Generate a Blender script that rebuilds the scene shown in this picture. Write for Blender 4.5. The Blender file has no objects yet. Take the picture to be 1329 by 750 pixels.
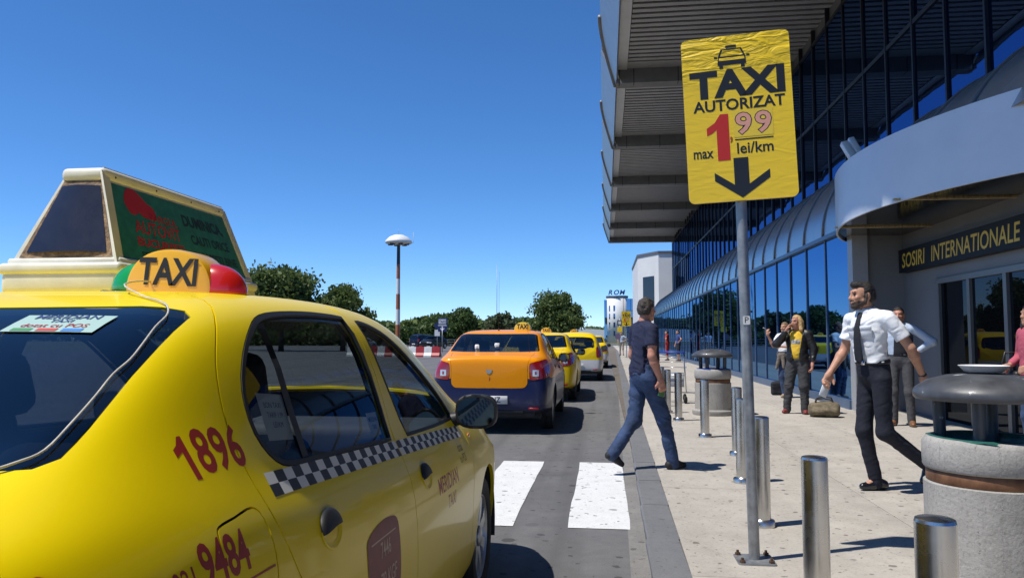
import bpy, bmesh, math, random
import numpy as np
from mathutils import Vector, Matrix
from mathutils.geometry import delaunay_2d_cdt, tessellate_polygon
from mathutils.kdtree import KDTree
R = math.radians
random.seed(7); rng = np.random.default_rng(7)
sc = bpy.context.scene
COL = sc.collection

# ------------------------------------------------------------------ camera
CAM_H = 1.32
cam_data = bpy.data.cameras.new('camera'); cam = bpy.data.objects.new('camera', cam_data); COL.objects.link(cam)
cam_data.sensor_width = 36.0; cam_data.lens = 985.0/1329.0*36.0
cam_data.clip_start = 0.02; cam_data.clip_end = 3000
cam.location = (0, 0, CAM_H)
cam.rotation_euler = (R(90+3.7175), 0, R(6.9887))
sc.camera = cam
# ------------------------------------------------------------------ sky, sun, exposure
SUN_EL, SUN_SH = 63.5, 26.0          # elevation; shadows run along +X turned this far towards +Y
sd = Vector((-math.cos(R(SUN_EL))*math.cos(R(SUN_SH)), -math.cos(R(SUN_EL))*math.sin(R(SUN_SH)), math.sin(R(SUN_EL))))
world = bpy.data.worlds.new('World'); sc.world = world; world.use_nodes = True
wn = world.node_tree.nodes; wl = world.node_tree.links
bg = wn['Background']; sky = wn.new('ShaderNodeTexSky'); sky.sky_type = 'NISHITA'; sky.sun_disc = False
sky.sun_elevation = R(SUN_EL); sky.sun_rotation = math.atan2(sd.x, sd.y)
sky.altitude = 100; sky.air_density = 0.66; sky.dust_density = 0.0; sky.ozone_density = 9.0
hs = wn.new('ShaderNodeHueSaturation'); hs.inputs['Saturation'].default_value = 1.12
wl.new(sky.outputs[0], hs.inputs['Color']); wl.new(hs.outputs[0], bg.inputs[0])
bg.inputs[1].default_value = 0.14
sun_d = bpy.data.lights.new('sun', 'SUN'); sun_d.energy = 4.3; sun_d.angle = R(0.53); sun_d.color = (1.0, 0.955, 0.88)
sun = bpy.data.objects.new('sun', sun_d); COL.objects.link(sun); sun.location = (-20, -10, 30)
sun.rotation_euler = sd.to_track_quat('Z', 'Y').to_euler()
sc.view_settings.view_transform = 'Standard'; sc.view_settings.look = 'None'
sc.view_settings.exposure = 0.30; sc.view_settings.gamma = 1.0; sc.view_settings.use_curve_mapping = False
sc.cycles.max_bounces = 10; sc.cycles.transparent_max_bounces = 16; sc.cycles.caustics_reflective = False; sc.cycles.caustics_refractive = False
sc.cycles.use_denoising = True

# ------------------------------------------------------------------ materials
MATS = {}
def mat(name, col, rough=0.6, metal=0.0, coat=0.0, var=0.0, vscale=8.0, bump=0.0, bscale=60.0, spec=0.5, col2=None, detail=6.0, emit=None, sheen=0.0, rvar=0.0, coords='Object'):
    if name in MATS: return MATS[name]
    m = bpy.data.materials.new(name); m.use_nodes = True; nt = m.node_tree; N = nt.nodes; L = nt.links
    p = N['Principled BSDF']
    p.inputs['Base Color'].default_value = (*col, 1); p.inputs['Roughness'].default_value = rough; p.inputs['Metallic'].default_value = metal
    p.inputs['Specular IOR Level'].default_value = spec
    p.inputs['Coat Weight'].default_value = coat; p.inputs['Coat Roughness'].default_value = 0.04
    if sheen: p.inputs['Sheen Weight'].default_value = sheen
    if emit: p.inputs['Emission Color'].default_value = (*emit[0], 1); p.inputs['Emission Strength'].default_value = emit[1]
    if var or bump or rvar:
        tc = N.new('ShaderNodeTexCoord'); out = tc.outputs[coords]
    if var or rvar:
        nz = N.new('ShaderNodeTexNoise'); nz.inputs['Scale'].default_value = vscale; nz.inputs['Detail'].default_value = detail; nz.inputs['Roughness'].default_value = 0.62
        L.new(out, nz.inputs['Vector'])
    if var:
        mr = N.new('ShaderNodeMapRange'); mr.inputs[1].default_value = 0.32; mr.inputs[2].default_value = 0.68
        L.new(nz.outputs[0], mr.inputs[0])
        mx = N.new('ShaderNodeMix'); mx.data_type = 'RGBA'
        a = tuple(c*(1-var) for c in col) if col2 is None else col
        b = tuple(min(1, c*(1+var)) for c in col) if col2 is None else col2
        mx.inputs[6].default_value = (*a, 1); mx.inputs[7].default_value = (*b, 1)
        L.new(mr.outputs[0], mx.inputs[0]); L.new(mx.outputs[2], p.inputs['Base Color'])
    if rvar:
        mr2 = N.new('ShaderNodeMapRange'); mr2.inputs[1].default_value = 0.3; mr2.inputs[2].default_value = 0.7
        mr2.inputs[3].default_value = max(0, rough-rvar); mr2.inputs[4].default_value = rough+rvar
        L.new(nz.outputs[0], mr2.inputs[0]); L.new(mr2.outputs[0], p.inputs['Roughness'])
    if bump:
        nb = N.new('ShaderNodeTexNoise'); nb.inputs['Scale'].default_value = bscale; nb.inputs['Detail'].default_value = 5; L.new(out, nb.inputs['Vector'])
        bp = N.new('ShaderNodeBump'); bp.inputs['Strength'].default_value = bump; bp.inputs['Distance'].default_value = 0.01
        L.new(nb.outputs[0], bp.inputs['Height']); L.new(bp.outputs[0], p.inputs['Normal'])
    MATS[name] = m
    return m

def glass_mat(name, tint, refl=1.0, ior=1.5, rough=0.0, boost=0.0):
    """thin glazing: a mirror film over a tinted clear sheet, balanced by Fresnel"""
    if name in MATS: return MATS[name]
    m = bpy.data.materials.new(name); m.use_nodes = True; nt = m.node_tree; N = nt.nodes; L = nt.links
    N.remove(N['Principled BSDF']); o = N['Material Output']
    tr = N.new('ShaderNodeBsdfTransparent'); tr.inputs[0].default_value = (*tint, 1)
    gl = N.new('ShaderNodeBsdfGlossy'); gl.inputs['Roughness'].default_value = rough; gl.inputs[0].default_value = (refl, refl, refl, 1)
    fr = N.new('ShaderNodeFresnel'); fr.inputs[0].default_value = ior
    ge = N.new('ShaderNodeNewGeometry'); mi = N.new('ShaderNodeMix'); mi.data_type = 'FLOAT'
    L.new(ge.outputs['Backfacing'], mi.inputs[0]); mi.inputs[2].default_value = ior; mi.inputs[3].default_value = 1.0/ior
    ad = N.new('ShaderNodeMath'); ad.operation = 'ADD'; ad.use_clamp = True; L.new(fr.outputs[0], ad.inputs[0]); ad.inputs[1].default_value = boost
    mx = N.new('ShaderNodeMixShader'); L.new(ad.outputs[0], mx.inputs[0]); L.new(tr.outputs[0], mx.inputs[1]); L.new(gl.outputs[0], mx.inputs[2])
    # both faces of a pane behave alike
    mm = N.new('ShaderNodeMath'); mm.operation = 'DIVIDE'
    L.new(mi.outputs[0], fr.inputs[0])
    L.new(mx.outputs[0], o.inputs[0])
    N.remove(mm)
    MATS[name] = m
    return m

# ------------------------------------------------------------------ objects
def tag(o, label=None, cat=None, group=None, kind=None):
    if label: o['label'] = label
    if cat: o['category'] = cat
    if group: o['group'] = group
    if kind: o['kind'] = kind
    return o
def empty(name, loc=(0,0,0), rz=0.0):
    o = bpy.data.objects.new(name, None); COL.objects.link(o); o.location = loc; o.rotation_euler = (0,0,rz); o.empty_display_size = 0.1
    return o
def link(name, me, parent=None, loc=None, rot=None):
    o = bpy.data.objects.new(name, me); COL.objects.link(o)
    if parent is not None: o.parent = parent
    if loc is not None: o.location = loc
    if rot is not None: o.rotation_euler = rot
    return o
def copy_tree(o, parent=None):
    c = o.copy(); COL.objects.link(c); c.parent = parent
    for ch in list(o.children): copy_tree(ch, c)
    return c
def setmat(o, m):
    """material held by the object, so copies that share the mesh can differ"""
    if len(o.data.materials) == 0: o.data.materials.append(None)
    o.material_slots[0].link = 'OBJECT'; o.material_slots[0].material = m

class MB:
    """collects polygons for ONE mesh"""
    def __init__(s): s.v = []; s.f = []; s.m = []; s.sm = []
    def add(s, vs, fs, mi=0, smooth=False, M=None):
        n = len(s.v)
        if M is not None: vs = [M @ Vector(p) for p in vs]
        s.v.extend([tuple(p) for p in vs]); s.f.extend([tuple(i+n for i in f) for f in fs]); s.m.extend([mi]*len(fs)); s.sm.extend([smooth]*len(fs))
        return s
    def box(s, x0, x1, y0, y1, z0, z1, mi=0, M=None):
        vs = [(x0,y0,z0),(x1,y0,z0),(x1,y1,z0),(x0,y1,z0),(x0,y0,z1),(x1,y0,z1),(x1,y1,z1),(x0,y1,z1)]
        return s.add(vs, [(3,2,1,0),(4,5,6,7),(0,1,5,4),(1,2,6,5),(2,3,7,6),(3,0,4,7)], mi, False, M)
    def rbox(s, x0, x1, y0, y1, z0, z1, b=0.01, seg=2, mi=0, M=None, smooth=True):
        bm = bmesh.new(); bmesh.ops.create_cube(bm, size=1)
        for v in bm.verts: v.co = Vector(((x0+x1)/2+v.co.x*(x1-x0), (y0+y1)/2+v.co.y*(y1-y0), (z0+z1)/2+v.co.z*(z1-z0)))
        bmesh.ops.bevel(bm, geom=bm.edges[:], offset=b, segments=seg, profile=0.5, affect='EDGES')
        return s.bm(bm, mi, smooth, M)
    def bm(s, bm, mi=0, smooth=True, M=None):
        bm.verts.index_update()
        s.add([v.co.copy() for v in bm.verts], [[v.index for v in f.verts] for f in bm.faces], mi, smooth, M); bm.free(); return s
    def lathe(s, prof, n=32, mi=0, smooth=True, M=None, closed=False, cap=True):
        """prof: (r, z) list, about Z; sharp profile corners are doubled points"""
        vs = []; fs = []; k = len(prof)
        for i in range(n):
            a = 2*math.pi*i/n
            for r, z in prof: vs.append((r*math.cos(a), r*math.sin(a), z))
        for i in range(n):
            j = (i+1) % n
            for q in range(k-1 if not closed else k):
                q2 = (q+1) % k
                fs.append((i*k+q, j*k+q, j*k+q2, i*k+q2))
        if cap and not closed:
            if prof[0][0] > 1e-5: fs.append(tuple(i*k for i in range(n))[::-1])
            if prof[-1][0] > 1e-5: fs.append(tuple(i*k+k-1 for i in range(n)))
        return s.add(vs, fs, mi, smooth, M)
    def tube(s, pts, r, n=10, mi=0, smooth=True, caps=True, M=None):
        pts = [Vector(p) for p in pts]; rs = r if isinstance(r, (list, tuple)) else [r]*len(pts)
        vs = []; fs = []; up = Vector((0.123, 0.217, 0.97))
        d0 = (pts[1]-pts[0]).normalized(); a = d0.cross(up).normalized()
        for i, p in enumerate(pts):
            d = ((pts[min(i+1, len(pts)-1)]-pts[max(i-1, 0)])).normalized()
            a = (a - d*a.dot(d)).normalized(); b = d.cross(a)
            for k in range(n):
                t = 2*math.pi*k/n; vs.append(p + (a*math.cos(t)+b*math.sin(t))*rs[i])
        for i in range(len(pts)-1):
            for k in range(n):
                fs.append((i*n+k, i*n+(k+1) % n, (i+1)*n+(k+1) % n, (i+1)*n+k))
        if caps: fs.append(tuple(range(n))[::-1]); fs.append(tuple((len(pts)-1)*n+k for k in range(n)))
        return s.add(vs, fs, mi, smooth, M)
    def prism(s, poly, axis, a0, a1, mi=0, M=None, smooth=False):
        """polygon (2-D) extruded along axis 'x','y' or 'z' from a0 to a1"""
        def mk(p, a): return {'x': (a, p[0], p[1]), 'y': (p[0], a, p[1]), 'z': (p[0], p[1], a)}[axis]
        n = len(poly); vs = [mk(p, a0) for p in poly]+[mk(p, a1) for p in poly]
        tri = tessellate_polygon([[Vector((p[0], p[1], 0)) for p in poly]])
        fs = [tuple(t) for t in tri]+[tuple(i+n for i in t[::-1]) for t in tri]
        fs += [(i, (i+1) % n, (i+1) % n+n, i+n) for i in range(n)]
        return s.add(vs, fs, mi, smooth, M)
    def mesh(s, name, fix=True, sharp=None):
        me = bpy.data.meshes.new(name); me.from_pydata(s.v, [], s.f)
        me.polygons.foreach_set('material_index', s.m); me.polygons.foreach_set('use_smooth', s.sm)
        if fix:
            bm = bmesh.new(); bm.from_mesh(me); bmesh.ops.recalc_face_normals(bm, faces=bm.faces[:]); bm.to_mesh(me); bm.free()
        if sharp is not None: me.set_sharp_from_angle(angle=R(sharp))
        me.update(); return me
    def build(s, name, m, parent=None, loc=None, rot=None, fix=True, sharp=None):
        o = link(name, s.mesh(name, fix, sharp), parent, loc, rot)
        for q in (m if isinstance(m, (list, tuple)) else [m]): o.data.materials.append(q)
        return o

def text_mesh(s, size=1.0, bold=0.0, sx=1.0, shear=0.0, align='CENTER', spacing=1.0, depth=0.0):
    """flat lettering in the XY plane -> (verts Nx3, faces)"""
    cu = bpy.data.curves.new('lettering', 'FONT'); cu.body = s; cu.size = size; cu.offset = bold*size; cu.shear = shear
    cu.align_x = align; cu.align_y = 'CENTER'; cu.space_character = spacing; cu.resolution_u = 3; cu.extrude = depth; cu.fill_mode = 'FRONT' if depth == 0 else 'BOTH'
    o = bpy.data.objects.new('lettering', cu); COL.objects.link(o)
    dg = bpy.context.evaluated_depsgraph_get(); me = bpy.data.meshes.new_from_object(o.evaluated_get(dg))
    vs = np.array([(v.co.x*sx, v.co.y, v.co.z) for v in me.vertices]) if len(me.vertices) else np.zeros((0, 3))
    fs = [tuple(p.vertices) for p in me.polygons]
    bpy.data.objects.remove(o); bpy.data.curves.remove(cu); bpy.data.meshes.remove(me)
    return vs, fs
def dice(vs, fs, step):
    """cut flat lettering into small faces so that it can follow a curved panel"""
    bm = bmesh.new(); bv = [bm.verts.new((v[0], v[1], 0)) for v in vs]
    for f in fs:
        try: bm.faces.new([bv[i] for i in f])
        except ValueError: pass
    for ax in (0, 1):
        c = [v.co[ax] for v in bm.verts]
        if not c: break
        t = math.floor(min(c)/step)*step
        while t < max(c):
            t += step; no = (1, 0, 0) if ax == 0 else (0, 1, 0)
            bmesh.ops.bisect_plane(bm, geom=bm.verts[:]+bm.edges[:]+bm.faces[:], plane_co=tuple(t*q for q in no), plane_no=no)
    bm.verts.index_update(); V = np.array([(v.co.x, v.co.y, 0) for v in bm.verts]); F = [tuple(v.index for v in f.verts) for f in bm.faces]; bm.free(); return V, F
def flat_text(s, m, parent, M, name='lettering', **k):
    vs, fs = text_mesh(s, **k); b = MB(); b.add([Vector(v) for v in vs], fs, 0, False, M)
    return b.build(name, m, parent, fix=False)
def plane_M(origin, xdir, ydir):
    x = Vector(xdir).normalized(); y = Vector(ydir).normalized(); z = x.cross(y)
    M = Matrix((x, y, z)).transposed().to_4x4(); M.translation = Vector(origin); return M
def fit_text(s, m, parent, M, x0, x1, y0, y1, bold=.03, name='lettering', shear=0.0, spacing=1.0):
    """lettering stretched to fill a box in the plane M"""
    vs, fs = text_mesh(s, size=1.0, bold=bold, shear=shear, spacing=spacing)
    lo, hi = vs.min(0), vs.max(0); k = ((x1-x0)/(hi[0]-lo[0]), (y1-y0)/(hi[1]-lo[1]))
    b = MB(); b.add([((v[0]-lo[0])*k[0]+x0, (v[1]-lo[1])*k[1]+y0, 0) for v in vs], fs, 0, False, M)
    return b.build(name, m, parent, fix=False)
# ------------------------------------------------------------------ ground, road, pavement
def ground_mat(name, c1, c2, scale, spots=0.0, spot_col=(.05, .045, .04), rough=.9, bump=.3, bscale=180, cracks=0.0, big=.25, spot_scale=5.0, fine=90.0, patch=None, streak=0.0):
    m = mat(name, c1, rough=rough); N = m.node_tree.nodes; L = m.node_tree.links; p = N['Principled BSDF']
    tc = N.new('ShaderNodeTexCoord'); co = tc.outputs['Object']
    def noise(s, d=6, r=.6):
        n = N.new('ShaderNodeTexNoise'); n.inputs['Scale'].default_value = s; n.inputs['Detail'].default_value = d; n.inputs['Roughness'].default_value = r; L.new(co, n.inputs['Vector']); return n.outputs[0]
    def rng_(x, a, b, c=0., d=1.):
        q = N.new('ShaderNodeMapRange'); q.inputs[1].default_value = a; q.inputs[2].default_value = b; q.inputs[3].default_value = c; q.inputs[4].default_value = d; L.new(x, q.inputs[0]); return q.outputs[0]
    def mix(f, a, b):
        q = N.new('ShaderNodeMix'); q.data_type = 'RGBA'
        if isinstance(f, float): q.inputs[0].default_value = f
        else: L.new(f, q.inputs[0])
        for k, v in ((6, a), (7, b)):
            if isinstance(v, tuple): q.inputs[k].default_value = (*v, 1)
            else: L.new(v, q.inputs[k])
        return q.outputs[2]
    c = mix(rng_(noise(scale), .3, .7), c1, c2)
    dk = tuple(v*.62 for v in c1); lt = tuple(min(1, v*1.25) for v in c2)
    c = mix(rng_(noise(.55, 5, .55), .40, .72, 0, big), c, dk)
    c = mix(rng_(noise(2.3, 7, .65), .55, .75, 0, big*1.1), c, lt)
    c = mix(rng_(noise(fine, 3, .5), .52, .70, 0, .42), c, tuple(v*.55 for v in c1))
    c = mix(rng_(noise(fine*1.7, 2, .5), .58, .72, 0, .35), c, lt)
    if streak:
        mp_ = N.new('ShaderNodeMapping'); mp_.inputs['Scale'].default_value = (2.6, .07, 1); L.new(co, mp_.inputs[0])
        ns = N.new('ShaderNodeTexNoise'); ns.inputs['Scale'].default_value = 1.0; ns.inputs['Detail'].default_value = 6; L.new(mp_.outputs[0], ns.inputs[0])
        c = mix(rng_(ns.outputs[0], .48, .68, 0, streak), c, tuple(v*.5 for v in c1))
        c = mix(rng_(noise(.9, 4, .5), .62, .70, 0, streak*.9), c, tuple(v*.55 for v in c1))
    if patch: c = mix(rng_(noise(patch[0], 3, .5), patch[1], patch[1]+.02, 0, patch[3]), c, patch[2])
    if spots:
        for s_, th in ((spot_scale, .085), (spot_scale*2.7, .10)):
            mp = N.new('ShaderNodeMapping'); mp.inputs['Rotation'].default_value = (0, 0, .7*s_); L.new(co, mp.inputs[0])
            nn = N.new('ShaderNodeTexNoise'); nn.inputs['Scale'].default_value = s_*4; L.new(mp.outputs[0], nn.inputs[0])
            ad = N.new('ShaderNodeVectorMath'); ad.operation = 'MULTIPLY_ADD'; L.new(nn.outputs[1], ad.inputs[0]); ad.inputs[1].default_value = (.05, .05, 0); L.new(mp.outputs[0], ad.inputs[2])
            vo = N.new('ShaderNodeTexVoronoi'); vo.voronoi_dimensions = '2D'; vo.inputs['Scale'].default_value = s_; L.new(ad.outputs[0], vo.inputs['Vector'])
            sepc = N.new('ShaderNodeSeparateColor'); L.new(vo.outputs['Color'], sepc.inputs[0])
            size = N.new('ShaderNodeMath'); size.operation = 'MULTIPLY'; L.new(sepc.outputs[0], size.inputs[0]); size.inputs[1].default_value = th*1.3
            lt_ = N.new('ShaderNodeMath'); lt_.operation = 'LESS_THAN'; L.new(vo.outputs['Distance'], lt_.inputs[0]); L.new(size.outputs[0], lt_.inputs[1])
            st = N.new('ShaderNodeMath'); st.operation = 'MULTIPLY'; L.new(lt_.outputs[0], st.inputs[0]); st.inputs[1].default_value = spots
            g2 = N.new('ShaderNodeMath'); g2.operation = 'MULTIPLY'; L.new(st.outputs[0], g2.inputs[0]); L.new(rng_(sepc.outputs[1], .15, .5), g2.inputs[1])
            c = mix(g2.outputs[0], c, spot_col)
    if cracks:
        vo = N.new('ShaderNodeTexVoronoi'); vo.feature = 'DISTANCE_TO_EDGE'; vo.voronoi_dimensions = '2D'; vo.inputs['Scale'].default_value = .8
        nn = N.new('ShaderNodeTexNoise'); nn.inputs['Scale'].default_value = 3; nn.inputs['Detail'].default_value = 6; L.new(co, nn.inputs[0])
        ad = N.new('ShaderNodeVectorMath'); ad.operation = 'MULTIPLY_ADD'; L.new(nn.outputs[1], ad.inputs[0]); ad.inputs[1].default_value = (.5, .5, 0); L.new(co, ad.inputs[2]); L.new(ad.outputs[0], vo.inputs['Vector'])
        f = rng_(vo.outputs['Distance'], .004, .0, 0, cracks); mm = N.new('ShaderNodeMath'); mm.operation = 'MULTIPLY'; L.new(f, mm.inputs[0]); L.new(rng_(noise(1.1), .45, .6), mm.inputs[1])
        c = mix(mm.outputs[0], c, tuple(v*.35 for v in c1))
    L.new(c, p.inputs['Base Color'])
    bp = N.new('ShaderNodeBump'); bp.inputs['Strength'].default_value = bump; bp.inputs['Distance'].default_value = .006; L.new(noise(bscale, 4, .6), bp.inputs['Height']); L.new(bp.outputs[0], p.inputs['Normal'])
    return m
M_asph = ground_mat('asphalt', (.118, .117, .119), (.150, .148, .149), 7, spots=.75, spot_col=(.035, .034, .034), cracks=.7, spot_scale=2.2, big=.4, bscale=220, streak=.55)
M_pave = ground_mat('pavement_concrete', (.385, .352, .308), (.465, .434, .382), 5, spots=.75, spot_col=(.10, .088, .075), bump=.22, bscale=150, cracks=.7, big=.36, spot_scale=4.2, fine=70, streak=.16)
M_slab = ground_mat('pavement_concrete_darker', (.365, .334, .292), (.44, .41, .36), 5, spots=.75, spot_col=(.10, .088, .075), bump=.22, bscale=150, cracks=.7, big=.38, spot_scale=4.7, fine=70, streak=.2)
M_kerb = ground_mat('kerb_stone_grey', (.135, .138, .145), (.165, .168, .174), 9, spots=.5, spot_col=(.07, .065, .06), bump=.2, big=.3)
M_gutter = ground_mat('gutter_concrete', (.17, .165, .155), (.235, .225, .21), 6, spots=.6, big=.4, fine=60, cracks=.6)
M_paintw = ground_mat('road_paint', (.58, .585, .58), (.66, .665, .665), 6, spots=.8, spot_col=(.12, .12, .12), bump=.25, bscale=200, big=.07, spot_scale=3.4, patch=(9.0, .665, (.20, .20, .20), .8))
M_field = ground_mat('dry_grass_ground', (.10, .115, .05), (.15, .145, .07), .4, bump=.1, big=.3, fine=8)

def sheet(name, pts, z, m, parent=None, kind='structure'):
    b = MB(); b.add([(x, y, z) for x, y in pts], [tuple(range(len(pts)))]); o = b.build(name, m, parent, fix=False)
    if o.data.polygons[0].normal.z < 0: o.data.flip_normals()
    if kind and parent is None: o['kind'] = kind
    return o
KX = lambda y: .195+.0113*y              # road edge of the kerb
KW = .205; PZ = .05
sheet('ground', [(-2500, -600), (2500, -600), (2500, 3000), (-2500, 3000)], -.06, M_field)
road = sheet('road', [(-60, -30), (KX(-30)+.02, -30), (KX(170)+.02, 170), (-60, 170)], 0, M_asph)
gut = sheet('gutter', [(KX(-20)-.13, -20), (KX(-20), -20), (KX(90), 90), (KX(90)-.05, 90)], .004, M_gutter)
# pavement: cast bays with open joints
pav = empty('pavement'); pav['kind'] = 'structure'
base = MB(); base.box(KX(0)+KW*.5, 30, -30, 130, -.3, PZ-.012); base.build('pavement_bed', mat('joint_dirt', (.13, .11, .09), .95, var=.3), pav)
ysl = [-8+2.45*i for i in range(45)]
def slab_obj(x0f, x1f, y0, y1, m):
    g = .0026; pts = [(x0f(y0)+g, y0+g), (x1f(y0)-g, y0+g), (x1f(y1)-g, y1-g), (x0f(y1)+g, y1-g)]
    b = MB(); b.add([(x, y, PZ-.03) for x, y in pts]+[(x, y, PZ) for x, y in pts], [(4, 5, 6, 7), (0, 1, 5, 4), (1, 2, 6, 5), (2, 3, 7, 6), (3, 0, 4, 7)]); return b.build('paving_slab', m, pav, fix=False)
cols = [lambda y: KX(y)+KW+.002, lambda y: 2.02+.004*y, lambda y: 3.25, lambda y: 5.4]
for i in range(len(ysl)-1):
    if ysl[i] > 76: break
    for c in range(3): slab_obj(cols[c], cols[c+1], ysl[i], ysl[i+1], M_pave if (i*3+c*5+i//3) % 4 else M_slab)
b = MB(); b.box(KX(78)+KW, 30, 78.4, 135, -.2, PZ-.004); b.build('far_pavement', M_pave, pav)
# kerb stones
kerb = empty('kerb'); kerb['kind'] = 'structure'
y = -9.0; k = 0
while y < 80:
    l = 1.0 if y < 30 else 5.0; y1 = y+l; g = .003
    ch = .012; x0, x1 = KX((y+y1)/2), KX((y+y1)/2)+KW; dz = random.uniform(-.002, .002)
    b = MB(); b.prism([(x0, -.2), (x1, -.2), (x1, PZ+.002+dz), (x0+ch, PZ+.002+dz), (x0, PZ-ch)], 'y', y+g, y1-g); o = b.build('kerb_stone', M_kerb, kerb); y = y1; k += 1
# crossing stripes
for i in range(9):
    xa = -.275-.825*i; b = MB(); sk = random.uniform(-.01, .01)
    n = 10; vs = []
    for j in range(n+1):
        t = j/n; yy = 5.40+2.82*t; jit = random.uniform(-.006, .006); vs += [(xa+jit, yy, .0045), (xa+.44+random.uniform(-.006, .006)+sk*t, yy, .0045)]
    b.add(vs, [(2*j, 2*j+1, 2*j+3, 2*j+2) for j in range(n)]); o = b.build('crossing_stripe', M_paintw, road, fix=False)

# ------------------------------------------------------------------ terminal building
def mirror_glass(name, tint, body, fac=.86, rough=.012):
    m = bpy.data.materials.new(name); m.use_nodes = True; N = m.node_tree.nodes; L = m.node_tree.links; N.remove(N['Principled BSDF'])
    g = N.new('ShaderNodeBsdfGlossy'); g.inputs[0].default_value = (*tint, 1); g.inputs['Roughness'].default_value = rough
    d = N.new('ShaderNodeBsdfDiffuse'); d.inputs[0].default_value = (*body, 1)
    lw = N.new('ShaderNodeLayerWeight'); lw.inputs[0].default_value = .25
    mr = N.new('ShaderNodeMapRange'); mr.inputs[3].default_value = fac; mr.inputs[4].default_value = 1.0; L.new(lw.outputs['Fresnel'], mr.inputs[0])
    tc = N.new('ShaderNodeTexCoord'); nz = N.new('ShaderNodeTexNoise'); nz.inputs['Scale'].default_value = .9; L.new(tc.outputs['Object'], nz.inputs[0])
    bp = N.new('ShaderNodeBump'); bp.inputs['Strength'].default_value = .10; bp.inputs['Distance'].default_value = .01; L.new(nz.outputs[0], bp.inputs['Height']); L.new(bp.outputs[0], g.inputs['Normal'])
    x = N.new('ShaderNodeMixShader'); L.new(mr.outputs[0], x.inputs[0]); L.new(d.outputs[0], x.inputs[1]); L.new(g.outputs[0], x.inputs[2]); L.new(x.outputs[0], N['Material Output'].inputs[0])
    return m
M_bluegl = mirror_glass('blue_mirror_glass', (.13, .27, .50), (.004, .012, .035))
M_bluegl2 = mirror_glass('deep_blue_mirror_glass', (.085, .165, .36), (.003, .008, .028))
M_mull = mat('blue_grey_mullion', (.075, .13, .23), rough=.4, metal=.3, var=.15, vscale=3)
M_mull2 = mat('dark_mullion', (.010, .013, .022), rough=.5)
M_steel = mat('grey_metal_cladding', (.33, .34, .355), rough=.42, metal=.35, var=.10, vscale=2.5, rvar=.08)
M_soff = mat('soffit_grey', (.185, .19, .20), rough=.55, metal=.2, var=.12, vscale=3)
M_slat = mat('louvre_grey', (.36, .37, .39), rough=.5, metal=.25, var=.10, vscale=2)
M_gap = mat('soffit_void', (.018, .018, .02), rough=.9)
M_fin = mat('pale_metal_fin', (.52, .55, .60), rough=.4, metal=.3, var=.06, vscale=2)
M_barrel = mat('barrel_roof_metal', (.42, .435, .46), rough=.24, metal=.6, var=.05, vscale=1.2, rvar=.04)
M_rib = mat('barrel_rib', (.20, .205, .215), rough=.5, metal=.4)
M_fascia = mat('canopy_fascia', (.62, .64, .68), rough=.34, metal=.15, var=.05, vscale=1.5, rvar=.05)
M_under = mat('canopy_mirror_ceiling', (.060, .056, .054), rough=.10, metal=.8, var=.2, vscale=1.2, rvar=.05)
M_wallg = mat('shaded_wall_panel', (.17, .175, .185), rough=.5, var=.06, vscale=2)  # wall grey darkened: the shade of the entrance recess is in the colour
M_doorfr = mat('door_aluminium', (.20, .205, .21), rough=.4, metal=.5)  # aluminium toned down as well, for the shaded recess
M_doorgl = mirror_glass('dark_door_glass', (.09, .10, .12), (.010, .011, .013), .5)
FX, UX, PITCH, BAY, YB0 = 4.42, 6.30, 1.467, 8.80, 25.95
YEND = YB0+BAY*5+.3
T = empty('terminal_building', (FX, 30, PZ)); tag(T, 'long airport terminal with blue mirror glass front and stepped louvred roof overhang', 'building')
def TP(b, name, m, parent=None, **k):
    o = b.build(name, m, parent if parent is not None else T, **k)
    if parent is None: o.matrix_parent_inverse = T.matrix_world.inverted()
    return o
bpy.context.view_layer.update()
def tpart(name):
    o = empty(name); o.parent = T; o.matrix_parent_inverse = Matrix.Translation((-FX, -30, -PZ)); return o
# lower window wall
low = tpart('lower_window_wall')
pm = MB(); pm.box(-.012, .012, .025, PITCH-.025, .22, 3.26); PANE = pm.mesh('pane'); PANE.materials.append(M_bluegl)
mm_ = MB(); mm_.box(-.040, .05, -.024, .024, .05, 3.33); MULL = mm_.mesh('mullion'); MULL.materials.append(M_mull)
def window_run(y0, y1):
    n = int(round((y1-y0)/PITCH))
    for i in range(n+1):
        link('mullion', MULL, low, (FX, y0+i*PITCH, 0))
        if i < n: link('pane', PANE, low, (FX, y0+i*PITCH, 0), (0, R(random.uniform(-.12, .12)), R(random.uniform(-.14, .14))))
    b = MB(); b.box(FX-.095, FX+.06, y0-.03, y1+.03, PZ-.02, .215); b.build('plinth', M_mull, low)
    b = MB(); b.box(FX-.10, FX+.08, y0-.03, y1+.03, 3.265, 3.345); b.build('head_rail', M_mull, low)
    return y0+n*PITCH
YW0 = 14.33
window_run(YW0, YW0+PITCH*38); window_run(-6.2, -6.2+PITCH*9)
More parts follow.
